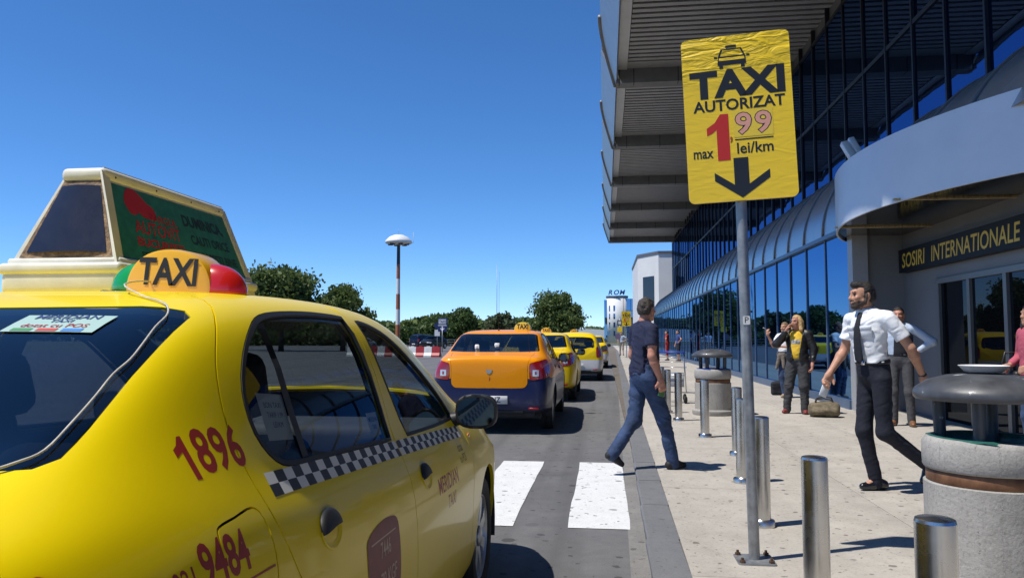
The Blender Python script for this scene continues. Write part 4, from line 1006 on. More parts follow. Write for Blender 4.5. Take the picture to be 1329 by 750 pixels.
    b = MB(); g = [(rp(.10+.80*i/8, .15+.70*j/6, .004+.010*math.sin(math.pi*i/8))) for i in range(9) for j in range(7)]; b.add(g, [(i*7+j, (i+1)*7+j, (i+1)*7+j+1, i*7+j+1) for i in range(8) for j in range(6)], 0, True); b.build('smoked_window', M_smoke, o)
    for t in (.06, .36, .66, .94):
        b = MB(); c = pt(t, .965, .007); b.bm(blob(1, (.004, .004, .004), tuple(c), seg=(8, 6))); b.build('screw', M_dark, o)
    return o

def taxi_livery(C):
    """checker band, numbers and stickers on the nearest taxi's right side"""
    D, root = C['D'], C['root']
    b = MB(); n = 42; y0, y1 = 1.03, 2.955; zt = lambda y: 1.043+(y-1.045)*(.921-1.043)/(2.98-1.045)
    cut = 1.987
    rows = 2; hgt = .047
    ys = list(np.linspace(y0, y1, n+1)); k = int(np.argmin([abs(v-cut) for v in ys])); 
    quads = []
    for i in range(n):
        a, c = ys[i], ys[i+1]
        if i == k-1: c = cut-.004
        if i == k: a = cut+.004
        for r_ in range(rows):
            t0, t1 = r_/rows*hgt, (r_+1)/rows*hgt
            m_ = (a+c)/2
            quads.append(([(a, zt(a)-t1), (m_, zt(m_)-t1), (c, zt(c)-t1), (c, zt(c)-t0), (m_, zt(m_)-t0), (a, zt(a)-t0)], (i+r_) % 2, i))
    for side, dk in ((0, 'rear_door'), (1, 'front_door')):
        b = MB()
        for q, ci, i in quads:
            if (i >= k) == bool(side): b.add([tuple(p) for p in on_flank(D, q, .0006)], [(0, 1, 4, 5), (1, 2, 3, 4)], ci, True)
        b.build('checker_band', [M_white_dec, M_black_dec], C[dk], fix=False)
    body, rd, fd = C['body'], C['rear_door'], C['front_door']
    an = math.atan2(-.012, .21)
    flank_text(D, '896', M_red_dec, body, .912, 1.107, .106, an, .98, .024, spacing=1.04)
    one = [(.800, 1.072), (.816, 1.0715), (.814, 1.146), (.804, 1.146), (.792, 1.132), (.779, 1.126), (.779, 1.112), (.799, 1.120)]; t1 = tessellate_polygon([[Vector((a, c, 0)) for a, c in one]])
    b = MB(); b.add([tuple(p) for p in on_flank(D, one, .0004)], t1); b.build('lettering', M_red_dec, body, fix=False)
    flank_text(D, '9484', M_red_dec, body, .775, .945, .092, -.05, .82, .026)
    flank_text(D, '021', M_red_dec, body, .655, .943, .048, -.03, .9, .01)
    flank_text(D, '0744 9484', M_red_dec, body, .80, .865, .042, -.03, .9, .01)
    # telephone roundel
    P2 = [(.578+.034*math.cos(t)*k_, .945+.026*math.sin(t)*k_) for k_ in (1, .86) for t in np.linspace(0, 2*math.pi, 24, endpoint=False)]
    b = MB(); b.add([tuple(p) for p in on_flank(D, P2, .0013)], [(i, (i+1) % 24, 24+(i+1) % 24, 24+i) for i in range(24)]); b.build('telephone_roundel', M_red_dec, body, fix=False)
    P2 = [(.578+x, .945+z) for x, z in ((-.018, -.012), (.018, -.012), (.014, .004), (.020, .004), (.018, .012), (-.018, .012), (-.020, .004), (-.014, .004))]
    b = MB(); b.add([tuple(p) for p in on_flank(D, P2, .0013)], [(0, 1, 2, 7), (7, 2, 3, 4, 5, 6)]); b.build('telephone_mark', M_red_dec, body, fix=False)
    P2 = [(.715, .902), (.93, .894), (.93, .890), (.715, .898)]
    b = MB(); b.add([tuple(p) for p in on_flank(D, P2, .0013)], [(0, 1, 2, 3)]); b.build('red_rule', M_red_dec, body, fix=False)
    # maroon licence plaque on the rear door
    o = [(1.455, .80), (1.52, .815), (1.60, .820), (1.67, .815), (1.72, .803), (1.738, .77), (1.738, .66), (1.72, .60), (1.66, .575), (1.59, .568), (1.50, .575), (1.455, .60), (1.440, .66), (1.440, .77)]
    q = smooth_poly(o, True, 3); tri = tessellate_polygon([[Vector((p[0], p[1], 0)) for p in q]])
    m = mat('maroon_plate', (.20, .028, .032), .5, var=.12, vscale=30)
    b = MB(); b.add([tuple(p) for p in on_flank(D, q, .0013)], tri); pq = b.build('licence_plaque', m, rd, fix=False)
    mg = mat('plaque_print', (.55, .42, .34), .5)
    for s, y, z, sz in (('7446', 1.595, .745, .060), ('B 79 KGF', 1.595, .665, .062)): flank_text(D, s, mg, pq, y, z, sz, -.03, .80, .004, off=.0019)
    for z in (.783, .600):
        b = MB(); b.add([tuple(p) for p in on_flank(D, [(1.475, z), (1.70, z-.006), (1.70, z-.010), (1.475, z-.004)], .0018)], [(0, 1, 2, 3)]); b.build('plaque_rule', mg, pq, fix=False)
    b = MB(); b.add([tuple(p) for p in on_flank(D, [(1.52, .62), (1.67, .616), (1.67, .584), (1.52, .588)], .0018)], [(0, 1, 2, 3)]); b.build('plaque_sticker', mat('sticker_yellow', (.75, .55, .03), .5), pq, fix=False)
    flank_text(D, 'MERIDIAN', M_red_dec, fd, 2.475, .765, .082, -.035, .98, .014); flank_text(D, 'TAXI', M_red_dec, fd, 2.50, .690, .068, -.035, 1.0, .008, shear=.2)
    flank_text(D, 'dotat', mat('grey_print', (.14, .12, .05), .5), fd, 2.83, .845, .05, -.05, .9, .002, shear=.2); flank_text(D, 'cu POS', mat('grey_print', (.14, .12, .05), .5), fd, 2.83, .800, .05, -.05, .9, .002)
    # papers behind the rear door glass
    def paper(y, z, w, h, tilt, nm='window_paper', m=M_paper, off=-.012):
        c, s_ = math.cos(tilt), math.sin(tilt); q = [(y+a*c-b_*s_, z+a*s_+b_*c) for a, b_ in ((-w, -h), (w, -h), (w, h), (-w, h))]
        b = MB(); b.add([tuple(p) for p in on_flank(D, q, off)], [(0, 1, 2, 3)]); return b.build(nm, m, C['rear_window'], fix=False)
    pp = paper(1.205, 1.145, .062, .052, -.10)
    for i, (t, sz) in enumerate((('BON TAXI', .018), ('TARIF 1,99', .017), ('LEI/KM', .017))): flank_text(D, t, M_black_dec, pp, 1.205, 1.170-.022*i, sz, -.1, 1.0, 0, off=-.0105)
    paper(1.87, 1.055, .05, .035, -.05); paper(1.78, 1.024, .11, .012, -.04)
    flank_text(D, 'MERIDIAN', mat('sticker_blue', (.03, .09, .22), .5), C['rear_window'], 1.87, 1.068, .02, -.05, .9, .01, off=-.0105); flank_text(D, 'TAXI', mat('sticker_blue', (.03, .09, .22), .5), C['rear_window'], 1.87, 1.045, .02, -.05, .9, .01, off=-.0105)
    # fixed divider of the rear door glass
    q = [(1.305+.017*k_+dy, z) for dy, z in ((.005, 1.360), (-.018, 1.25), (-.03, 1.15), (-.032, 1.042)) for k_ in (-1, 1)]
    b = MB(); b.add([tuple(p) for p in on_flank(D, q, -.004)], [(i*2, i*2+1, i*2+3, i*2+2) for i in range(3)]); b.build('window_divider', M_black, C['rear_window'], fix=False)
    # repeater lamp on the front wing
    q = on_flank(D, [(3.13, .86)], .0)[0]; b = MB(); b.bm(blob(1, (.006, .026, .012), tuple(q))); b.build('repeater_lamp', mat('amber_plastic', (.6, .22, .02), .25, coat=.6), body)
    # rear window stickers, parcel shelf things
    S = D['S']
    def rear_pt(x, y, off):
        u, v = S.find((x, y, 0), (1, 1, 0), (S.V > 9.6) & (S.X[:, 1] > .1)); p, nn = S.ev(np.array([u]), np.array([v]), True); n_ = nn[0]*(1 if nn[0][2] > 0 else -1); return p[0]+n_*off
    def sticker(x0, x1, ya, yb, m, nm):
        b = MB(); g = [tuple(rear_pt(x0+(x1-x0)*i/4, ya+(yb-ya)*j/2, .0008)) for i in range(5) for j in range(3)]; b.add(g, [(i*3+j, (i+1)*3+j, (i+1)*3+j+1, i*3+j+1) for i in range(4) for j in range(2)]); return b.build(nm, m, C['rear'], fix=False)
    M_mint = mat('mint_sticker', (.34, .50, .46), .5)
    st = sticker(.268, .468, .985, .905, M_mint, 'rear_sticker')
    def rtext(s, x, y, sz, m, sx=.9, bold=0.0):
        vs, fs = text_mesh(s, size=sz, sx=sx, bold=bold); b = MB(); b.add([tuple(rear_pt(x+v[0], y+v[1]*.85, .0016)) for v in vs], fs); b.build('sticker_lettering', m, st, fix=False)
    rtext('MERIDIAN', .368, .972, .032, mat('sticker_navy', (.01, .03, .14), .5), 1.0, .02); rtext('TAXI', .368, .952, .023, mat('sticker_navy', (.01, .03, .14), .5), 1.0, .02); rtext('dotat cu POS', .368, .931, .027, M_red_dec, 1.0, .004)
    for i, m in enumerate((mat('st_green', (.05, .25, .08), .5), mat('st_red', (.5, .05, .03), .5), mat('st_blue', (.04, .2, .55), .5))):
        b = MB(); b.add([tuple(rear_pt(.31+.055*i+dx, .913+dy, .0016)) for dx, dy in ((-.022, -.006), (.022, -.006), (.022, .006), (-.022, .006))], [(0, 1, 2, 3)]); b.build('sticker_mark', m, st, fix=False)
    s2 = sticker(.14, .27, .69, .61, M_mint, 'rear_sticker')
    b = MB(); b.add([tuple(rear_pt(x, y, .0016)) for x, y in ((.14, .68), (.245, .68), (.245, .62), (.14, .62))], [(0, 1, 2, 3)]); b.build('sticker_print', mat('st_teal', (.02, .30, .28), .5), s2, fix=False)
    for i in range(11):      # heater lines
        yy = .585+.040*i; xe = .60-.06*(i/10)
        b = MB(); b.tube([tuple(rear_pt(x, yy, -.0035)) for x in np.linspace(-xe, xe, 13)], .0007, 4); b.build('heater_line', mat('heater_line_brown', (.10, .06, .04), .6), C['rear'])
    # cable of the roof sign, taped down the edge of the rear window
    pts = [(.19, 1.68, 1.462), (.21, 1.5, 1.478), (.30, 1.25, 1.452)]
    pts += [tuple(rear_pt(x, y, .006)) for x, y in ((.42, 1.14), (.51, 1.08), (.555, 1.02), (.572, .95), (.590, .88), (.600, .83), (.602, .78), (.613, .72), (.624, .65), (.634, .58), (.622, .54), (.60, .50))]
    b = MB(); b.tube([tuple(p) for p in smooth_poly(pts, False, 4)], .0021, 8); b.build('sign_cable', mat('cable_sheath', (.52, .49, .42), .5, var=.2, vscale=30), root)

TAXI_Y = paint('taxi_yellow_paint', (.88, .66, .001))
near = make_car('taxi_car', (-1.467, .474, 0), TAXI_Y, plate='B 79 KGF')
tag(near['root'], 'yellow saloon taxi with checker band and green advertising box on its roof', 'taxi', 'taxis waiting in line at the kerb')
dm = taxi_dome(near['root'], .262, 1.555, 1.447, 1.0); dm.rotation_euler = (0, R(2.5), 0); ad_box(near['root']); taxi_livery(near)
# ------------------------------------------------------------------ the other taxis
ORANGE = paint('orange_over_navy_paint', (.82, .285, .003), (.012, .022, .085), .765)
ORANGE1 = paint('orange_paint', (.82, .285, .003)); NAVY = paint('navy_paint', (.012, .022, .085))
YW = paint('yellow_over_white_paint', (.82, .57, .003), (.66, .67, .68), .66); YW2 = paint('yellow_paint_deep', (.80, .56, .003)); WH = paint('white_car_paint', (.66, .67, .68))
BLK = paint('black_car_paint', (.012, .013, .016)); BLU = paint('dark_blue_car_paint', (.010, .014, .035))
M_dkgl = glass_mat('car_dark_glass', (.10, .12, .14), 1.0, 1.52, boost=.02)
GRP = 'taxis waiting in line at the kerb'
c2 = make_car('taxi_car', (-1.60, 10.42, 0), ORANGE, plate='B 08 HZ', lid_mat=ORANGE1)
tag(c2['root'], 'orange and dark blue saloon taxi with lemon roof sign, second in the line', 'taxi', GRP)
c2['bumper'].material_slots[0].material = NAVY
o = taxi_dome(c2['root'], .30, 1.62, 1.448, 1.05, ends=False, m=M_sign_lemon)
rear_decal(c2['D'], 'LOGAN', M_black_dec, c2['lid'], -.40, .86, .042, .012); rear_decal(c2['D'], '99', M_black_dec, c2['lid'], -.38, .795, .058, .012); rear_decal(c2['D'], '9', mat('decal_red2', (.28, .02, .02), .5), c2['lid'], 0, .755, .085, .014)
b = MB(); b.tube([(-.05, 1.35, 1.455), (-.02, 1.18, 2.35)], [.003, .0012], 6); b.tube([(-.05, 1.35, 1.44), (-.05, 1.35, 1.475)], .012, 8); b.build('whip_aerial', M_dark, c2['root'])
b = MB(); b.tube([(.52, .46, 1.11), (.50, .42, 1.47)], [.003, .0012], 6); b.build('short_aerial', M_dark, c2['root'])
b = MB(); b.rbox(-.30, -.24, .60, .62, 1.14, 1.23, .01, 1); b.rbox(-.02, .06, .66, .70, 1.12, 1.25, .015, 2); b.build('shelf_object', M_white_dec, c2['root'])
c3 = make_car('taxi_car', (-1.47, 15.75, 0), YW2, plate='B 51 TXI')
tag(c3['root'], 'plain yellow saloon taxi half hidden behind the orange taxi', 'taxi', GRP); taxi_dome(c3['root'], .12, 1.75, 1.45, .95, ends=False, m=M_sign_y)
c4 = make_car('taxi_car', (-.93, 23.6, 0), YW, True, plate='B 33 MER')
tag(c4['root'], 'yellow and white estate taxi with tall red tail lamps, fourth in the line', 'taxi', GRP); taxi_dome(c4['root'], -.1, 1.6, 1.50, .95, ends=False, m=M_sign_y)
c5 = make_car('taxi_car', (-.72, 33.6, 0), YW, plate='B 20 TAX', full=False)
tag(c5['root'], 'yellow and white saloon taxi farthest along the kerb line', 'taxi', GRP); taxi_dome(c5['root'], 0, 1.75, 1.452, .95, ends=False, m=M_sign_y)
sp1 = make_car('parked_car', (-24.6, 96, 0), BLU, True, R(-28), M_dkgl, full=False); sp1['root'].scale = (1.08, 1.05, 1.22)
tag(sp1['root'], 'dark blue tall car parked beyond the striped barriers', 'car', 'dark cars parked on the far lot')
sp2 = make_car('parked_car', (-20.9, 97, 0), BLK, False, R(160), M_dkgl, full=False); sp2['root'].scale = (1.05, 1.05, 1.15)
tag(sp2['root'], 'black car parked under the blue and white taxi sign', 'car', 'dark cars parked on the far lot')
sp3 = make_car('parked_car', (-31.5, 92, 0), WH, False, R(-20), M_dkgl, full=False)
tag(sp3['root'], 'white saloon car parked near the striped lamp mast', 'car')

# ------------------------------------------------------------------ taxi price sign on its pole
M_galv = mat('galvanised_steel', (.30, .31, .32), rough=.45, metal=.6, var=.25, vscale=14, rvar=.12)
def wrinkle_yellow():
    m = mat('yellow_vinyl', (.88, .60, .020), rough=.38, coat=.1); N = m.node_tree.nodes; L = m.node_tree.links; p = N['Principled BSDF']
    tc = N.new('ShaderNodeTexCoord'); mp = N.new('ShaderNodeMapping'); mp.inputs['Scale'].default_value = (2.2, 1, 7); mp.inputs['Rotation'].default_value = (0, .35, 0); L.new(tc.outputs['Object'], mp.inputs[0])
    nz = N.new('ShaderNodeTexNoise'); nz.inputs['Scale'].default_value = 2.6; nz.inputs['Detail'].default_value = 3; nz.inputs['Distortion'].default_value = 1.2; L.new(mp.outputs[0], nz.inputs[0])
    sz = N.new('ShaderNodeSeparateXYZ'); L.new(tc.outputs['Object'], sz.inputs[0]); mr = N.new('ShaderNodeMapRange'); mr.inputs[1].default_value = .18; mr.inputs[2].default_value = .48; mr.inputs[3].default_value = .10; mr.inputs[4].default_value = 1; L.new(sz.outputs[2], mr.inputs[0])
    mu = N.new('ShaderNodeMath'); mu.operation = 'MULTIPLY'; L.new(nz.outputs[0], mu.inputs[0]); L.new(mr.outputs[0], mu.inputs[1])
    bp = N.new('ShaderNodeBump'); bp.inputs['Strength'].default_value = .9; bp.inputs['Distance'].default_value = .03; L.new(mu.outputs[0], bp.inputs['Height']); L.new(bp.outputs[0], p.inputs['Normal'])
    return m
M_vinyl = wrinkle_yellow(); M_sk = mat('sign_black', (.012, .012, .014), .4); M_sr = mat('sign_red', (.52, .022, .012), .4); M_sp = mat('sign_pink', (.72, .34, .26), .5); M_sy2 = mat('sign_patch_yellow', (.80, .58, .05), .4)
def rrect(x0, x1, y0, y1, r, n=5):
    out = []
    for cx, cy, a in ((x1-r, y0+r, -90), (x1-r, y1-r, 0), (x0+r, y1-r, 90), (x0+r, y0+r, 180)):
        out += [(cx+r*math.cos(R(a+90*i/n)), cy+r*math.sin(R(a+90*i/n))) for i in range(n+1)]
    return out
def price_sign(loc, lean, turn, label):
    root = empty('taxi_price_sign', loc); tag(root, label, 'sign', 'yellow taxi price signs')
    root.rotation_euler = (0, lean, 0)
    b = MB(); b.tube([(0, 0, .0), (0, 0, 3.05)], .031, 16); b.lathe([(.031, 3.05), (.028, 3.062), (0, 3.065)], 16); pole = b.build('pole', M_galv, root, sharp=40)
    b = MB(); b.prism(rrect(-.105, .105, -.105, .105, .02, 3), 'z', .0, .010); b.build('base_plate', M_galv, root)
    for x, y in ((-.08, -.08), (.08, -.08), (.08, .08), (-.08, .08)):
        b = MB(); b.lathe([(.016, .010), (.016, .024), (.008, .024), (.008, .038), (0, .038)], 6, 0, False, M=Matrix.Translation((x, y, 0))); b.build('anchor_bolt', mat('rusty_bolt', (.10, .06, .04), .8, metal=.3, var=.4, vscale=60), root)
    b = MB(); b.prism(rrect(-.020, .020, 1.35, 1.40, .006, 2), 'y', -.0332, -.031); st = b.build('pole_sticker', M_white_dec, pole); flat_text('P', M_black_dec, st, plane_M((0, -.0336, 1.375), (1, 0, 0), (0, 0, 1)), size=.05)
    W2, Z0, Z1 = .308, 2.075, 3.065; cz = (Z0+Z1)/2
    p = empty('panel_mount'); p.parent = root; p.location = (0, 0, cz); p.rotation_euler = (0, R(-1.2), turn)
    # panel mesh with soft corners, wrapped in vinyl
    b = MB(); hh = (Z1-Z0)/2
    o_ = rrect(-W2, W2, -hh, hh, .035, 6); b.prism(o_, 'y', -.058, -.036); pan = b.build('panel', M_vinyl, p)
    b = MB(); b.prism(rrect(-W2+.004, W2-.004, -hh+.004, hh-.004, .035, 5), 'y', -.0355, -.0335); b.build('panel_back', M_galv, p)
    F = plane_M((0, -.0592, 0), (1, 0, 0), (0, 0, 1)); F2 = plane_M((0, -.0598, 0), (1, 0, 0), (0, 0, 1)); F3 = plane_M((0, -.0604, 0), (1, 0, 0), (0, 0, 1))
    U = lambda u: (u-.5)*2*W2
    V = lambda v: (.5-v)*2*hh
    fit_text('TAXI', M_sk, pan, F, U(.065), U(.94), V(.375), V(.205), .045); fit_text('AUTORIZAT', M_sk, pan, F, U(.085), U(.93), V(.455), V(.385), .022)
    one = [(.290, .755), (.405, .755), (.405, .475), (.330, .475), (.275, .525), (.200, .555), (.200, .600), (.255, .585), (.290, .565)]; t1 = tessellate_polygon([[Vector((U(a), V(c), 0)) for a, c in one]]); b = MB(); b.add([(U(a), V(c), 0) for a, c in one], t1, 0, False, F); b.build('lettering', M_sr, pan, fix=False); fit_text('max', M_sk, pan, F, U(.065), U(.25), V(.735), V(.69), .016); fit_text('lei/km', M_sk, pan, F, U(.47), U(.80), V(.722), V(.655), .014)
    fit_text(',', mat('sign_brown', (.35, .08, .01), .4), pan, F, U(.412), U(.435), V(.655), V(.615), .03)
    b = MB(); b.add([(U(.45), V(.622), 0), (U(.81), V(.622), 0), (U(.81), V(.462), 0), (U(.45), V(.462), 0)], [(0, 1, 2, 3)], 0, False, F); b.build('price_patch', M_sy2, pan, fix=False)
    [(fit_text('9', M_sk, pan, F2, U(.462+d), U(.622+d), V(.612), V(.472), .045, 'price_digit'), fit_text('9', M_sp, pan, F3, U(.470+d), U(.614+d), V(.607), V(.477), .018, 'price_digit')) for d in (0, .18)]
    b = MB(); b.add([(U(.455), V(.640), 0), (U(.805), V(.640), 0), (U(.805), V(.633), 0), (U(.455), V(.633), 0)], [(0, 1, 2, 3)], 0, False, F); b.build('price_rule', M_sk, pan, fix=False)
    ar = [(.43, .745), (.565, .745), (.565, .905), (.755, .825), (.755, .875), (.497, .985), (.25, .875), (.25, .825), (.43, .905)]
    tri = tessellate_polygon([[Vector((U(a), V(c), 0)) for a, c in ar]]); b = MB(); b.add([(U(a), V(c), 0) for a, c in ar], tri, 0, False, F); b.build('down_arrow', M_sk, pan, fix=False)
    # line drawing of a cab
    cu, cv = .47, .135
    def poly(pts, m, MM, nm):
        t = tessellate_polygon([[Vector((U(cu+a), V(cv+c), 0)) for a, c in pts]]); b = MB(); b.add([(U(cu+a), V(cv+c), 0) for a, c in pts], t, 0, False, MM); b.build(nm, m, pan, fix=False)
    poly([(-.10, -.055), (.09, -.055), (.125, -.005), (.13, .045), (-.135, .045), (-.13, -.005)], M_sk, F, 'cab_drawing'); poly([(-.085, -.046), (.078, -.046), (.104, -.010), (-.108, -.010)], M_vinyl, F2, 'cab_window'); poly([(-.118, .000), (.112, .000), (.118, .016), (-.122, .016)], M_vinyl, F2, 'cab_grille')
    poly([(-.055, -.075), (.045, -.075), (.045, -.060), (-.055, -.060)], M_sk, F, 'cab_lamp'); poly([(-.12, .045), (-.085, .045), (-.085, .065), (-.12, .065)], M_sk, F, 'cab_wheel'); poly([(.08, .045), (.115, .045), (.115, .065), (.08, .065)], M_sk, F, 'cab_wheel'); poly([(-.165, -.012), (-.137, -.012), (-.137, .0), (-.165, .0)], M_sk, F, 'cab_mirror'); poly([(.135, -.012), (.163, -.012), (.163, .0), (.135, .0)], M_sk, F, 'cab_mirror')
    return root
price_sign((.84, 4.58, PZ), R(-1.0), R(-6), 'large yellow taxi price sign with black arrow on the grey pole nearest the crossing')
fs_ = price_sign((1.40, 51, PZ), 0, R(4), 'small distant yellow taxi price sign down by the far kerb')

# ------------------------------------------------------------------ bollards
M_inox = mat('brushed_stainless', (.56, .55, .53), rough=.26, metal=1.0, var=.12, vscale=5, rvar=.08)
b = MB(); b.lathe([(.085, 0), (.085, .035), (.080, .043), (.062, .045), (.0575, .05), (.0575, .05), (.0575, .725), (.0575, .725), (.055, .734), (.048, .737), (0, .742)], 32); BOLL = b.mesh('bollard', True, 35); BOLL.materials.append(M_inox)
bl = [(.972, 2.44, 'stubby steel bollard right beside the concrete bin at the picture edge'), (.935, 3.62, 'steel bollard standing just ahead of the price sign pole'), (1.05, 5.42, 'steel bollard just behind the price sign pole'), (1.20, 7.0, 'steel bollard mostly hidden behind the price sign pole'), (1.42, 8.6, 'steel bollard set back from the row, beyond the price sign pole'), (1.27, 10.13, 'steel bollard in front of the far concrete bin'), (1.12, 12.1, 'steel bollard beside the walking man in navy'), (1.05, 13.3, 'dark steel bollard close behind the walking man'), (1.04, 14.6, 'steel bollard half hidden by the walking man'), (1.10, 0.80, 'steel bollard at the near end of the row')]
for x, y, l in bl: tag(link('bollard', BOLL, None, (x, y, PZ)), l, 'bollard', 'stainless bollards along the kerb')

# ------------------------------------------------------------------ concrete litter bins
M_conc = ground_mat('cast_concrete', (.30, .29, .27), (.40, .385, .36), 6, spots=.8, spot_col=(.12, .11, .10), bump=.6, bscale=55, cracks=.5, big=.4, fine=60, spot_scale=14)
M_lid = mat('worn_grey_paint', (.06, .063, .07), rough=.46, var=.35, vscale=5, rvar=.12, coat=.1)
def worn_lid():
    N = M_lid.node_tree.nodes; L = M_lid.node_tree.links; p = N['Principled BSDF']; src = p.inputs['Base Color'].links[0].from_socket
    tc = N.new('ShaderNodeTexCoord'); nz = N.new('ShaderNodeTexNoise'); nz.inputs['Scale'].default_value = 7; nz.inputs['Detail'].default_value = 9; nz.inputs['Roughness'].default_value = .7; L.new(tc.outputs['Object'], nz.inputs[0])
    mr = N.new('ShaderNodeMapRange'); mr.inputs[1].default_value = .62; mr.inputs[2].default_value = .66; L.new(nz.outputs[0], mr.inputs[0]); mx = N.new('ShaderNodeMix'); mx.data_type = 'RGBA'; L.new(mr.outputs[0], mx.inputs[0]); L.new(src, mx.inputs[6]); mx.inputs[7].default_value = (.42, .42, .43, 1); L.new(mx.outputs[2], p.inputs['Base Color'])
worn_lid()
M_band = mat('rusted_copper_band', (.12, .055, .03), rough=.65, metal=.4, var=.6, vscale=9, col2=(.30, .15, .075))
M_bag = mat('bin_liner_green', (.02, .09, .075), rough=.35, var=.4, vscale=20); M_bagb = mat('bin_liner_blue', (.01, .05, .30), rough=.35, var=.4, vscale=20)
def bin_(loc, label, bag, dish):
    root = empty('litter_bin', loc); root.scale = (.895, .895, 1.015); tag(root, label, 'bin', 'round concrete litter bins')
    b = MB(); b.lathe([(.375, 0), (.385, .02), (.385, .07), (.372, .085), (.335, .09), (.332, .10), (.332, .10), (.332, .52), (.332, .52), (.318, .525), (.30, .525)], 64); b.build('drum', M_conc, root, sharp=40)
    b = MB(); b.lathe([(.312, .524), (.318, .53), (.318, .585), (.312, .59)], 64, cap=False); b.build('band', M_band, root)
    b = MB(); b.lathe([(.30, .588), (.325, .590), (.334, .602), (.336, .66), (.334, .72), (.318, .742), (.29, .748), (.262, .745), (.255, .72), (.25, .60)], 64, cap=False); b.build('rim', M_conc, root, sharp=60)
    b = MB(); n = 40; vs = []; 
    for i in range(n):
        a = 2*math.pi*i/n
        for r_, z in ((.24, .62), (.25, .72), (.262, .752), (.285+.012*math.sin(5*a), .755), (.305+.02*math.sin(3*a+1), .748-.012*(1+math.sin(7*a)))): vs.append((r_*math.cos(a), r_*math.sin(a), z))
    b.add(vs, [(i*5+j, ((i+1) % n)*5+j, ((i+1) % n)*5+j+1, i*5+j+1) for i in range(n) for j in range(4)], 0, True); b.build('bin_liner', bag, root)
    for k in range(4):
        a = R(58+90*k); b = MB(); b.tube([(.235*math.cos(a), .235*math.sin(a), .70), (.245*math.cos(a), .245*math.sin(a), 1.0)], .034, 14); b.build('lid_post', M_lid, root, sharp=50)
    b = MB(); b.lathe([(0, .985), (.30, .965), (.345, .945), (.362, .940), (.372, .950), (.374, .972), (.362, .995), (.30, 1.036), (.20, 1.062), (.10, 1.072), (0, 1.075)], 64); lid = b.build('lid', M_lid, root, sharp=60)
    if dish:
        b = MB(); b.lathe([(0, 1.077), (.085, 1.077), (.10, 1.082), (.125, 1.108), (.132, 1.112), (.128, 1.114), (.098, 1.088), (.08, 1.084), (0, 1.084)], 40); b.build('ash_dish', mat('white_metal_dish', (.70, .70, .70), .35, var=.1, vscale=8), lid, sharp=50)
    return root
bin_((1.955, 4.24, PZ), 'weathered concrete litter bin with grey dome lid and white dish, cut by the picture edge', M_bag, True)
bin_((1.79, 13.15, PZ), 'concrete litter bin with dome lid and blue liner standing behind the bollards', M_bagb, False)

# ------------------------------------------------------------------ luggage trolley behind the far bin
tr = empty('luggage_trolley', (1.45, 15.6, PZ), R(-25)); tag(tr, 'steel luggage trolley with blue push bar standing behind the far bin', 'trolley')
M_tr = mat('trolley_steel', (.50, .51, .52), .3, metal=.9, var=.1); M_trb = mat('trolley_blue', (.012, .06, .40), .4)
b = MB(); b.tube([(-.28, -.40, .98), (-.27, -.44, 1.0), (.27, -.44, 1.0), (.28, -.40, .98)], .018, 10); b.build('push_bar', M_trb, tr)
for x in (-.26, .26):
    b = MB(); b.tube([(x, -.42, .98), (x, -.34, .55), (x, -.28, .22), (x*.9, .40, .16)], .013, 8); b.build('side_tube', M_tr, tr)
b = MB(); b.tube([(-.26, -.34, .55), (.26, -.34, .55)], .010, 8); b.build('cross_tube', M_tr, tr); b = MB(); b.tube([(-.24, -.10, .20), (.24, -.10, .20)], .010, 8); b.tube([(-.23, .38, .165), (.23, .38, .165)], .012, 8)
for i in range(5): b.tube([(-.16+.08*i, -.28, .215), (-.15+.075*i, .38, .165)], .006, 6)
b.build('platform', M_tr, tr)
b = MB()
for z in (.70, .80, .90): b.tube([(-.25, -.40, z), (-.25, -.22, z), (.25, -.22, z), (.25, -.40, z)], .006, 6)
b.build('basket', M_tr, tr)
b = MB(); b.rbox(-.22, .22, -.30, -.285, .32, .60, .006, 1); b.build('advert_plate', mat('grey_plate', (.42, .44, .46), .4), tr)
for x, y in ((-.24, -.28), (.24, -.28), (0, .36)):
    b = MB(); b.lathe([(.0, -.018), (.065, -.018), (.072, -.012), (.072, .012), (.065, .018), (0, .018)], 20, M=Matrix.Translation((x, y, .072)) @ Matrix.Rotation(R(90), 4, 'Y')); b.build('wheel', M_rubber, tr, sharp=40)
# ------------------------------------------------------------------ people: smooth distance-field bodies, meshed once each
import openvdb
A_ = lambda *v: np.array(v, np.float32)
def s_cone(a, b, r1, r2):
    a = np.asarray(a, np.float32); b = np.asarray(b, np.float32)
    def f(P):
        ba = b-a; l2 = float(ba@ba)
        if l2 < 1e-10: return np.linalg.norm(P-a, axis=1)-r1
        t = np.clip(((P-a)@ba)/l2, 0, 1); return np.linalg.norm(P-a-t[:, None]*ba, axis=1)-(r1+(r2-r1)*t)
    f.bb = (np.minimum(a, b)-max(r1, r2), np.maximum(a, b)+max(r1, r2)); return f
def s_ell(c, r, M=None):
    c = np.asarray(c, np.float32); r = np.asarray(r, np.float32)
    def f(P):
        q = P-c
        if M is not None: q = q@M
        k0 = np.linalg.norm(q/r, axis=1); k1 = np.linalg.norm(q/(r*r), axis=1); return k0*(k0-1)/np.maximum(k1, 1e-6)
    m = float(r.max()); f.bb = (c-m, c+m) if M is not None else (c-r, c+r); return f
def s_box(c, h, rd, M=None):
    c = np.asarray(c, np.float32); h = np.asarray(h, np.float32)
    def f(P):
        q = P-c
        if M is not None: q = q@M
        q = np.abs(q)-(h-rd); return np.linalg.norm(np.maximum(q, 0), axis=1)+np.minimum(q.max(1), 0)-rd
    m = float(np.linalg.norm(h)); f.bb = (c-m, c+m) if M is not None else (c-h, c+h); return f
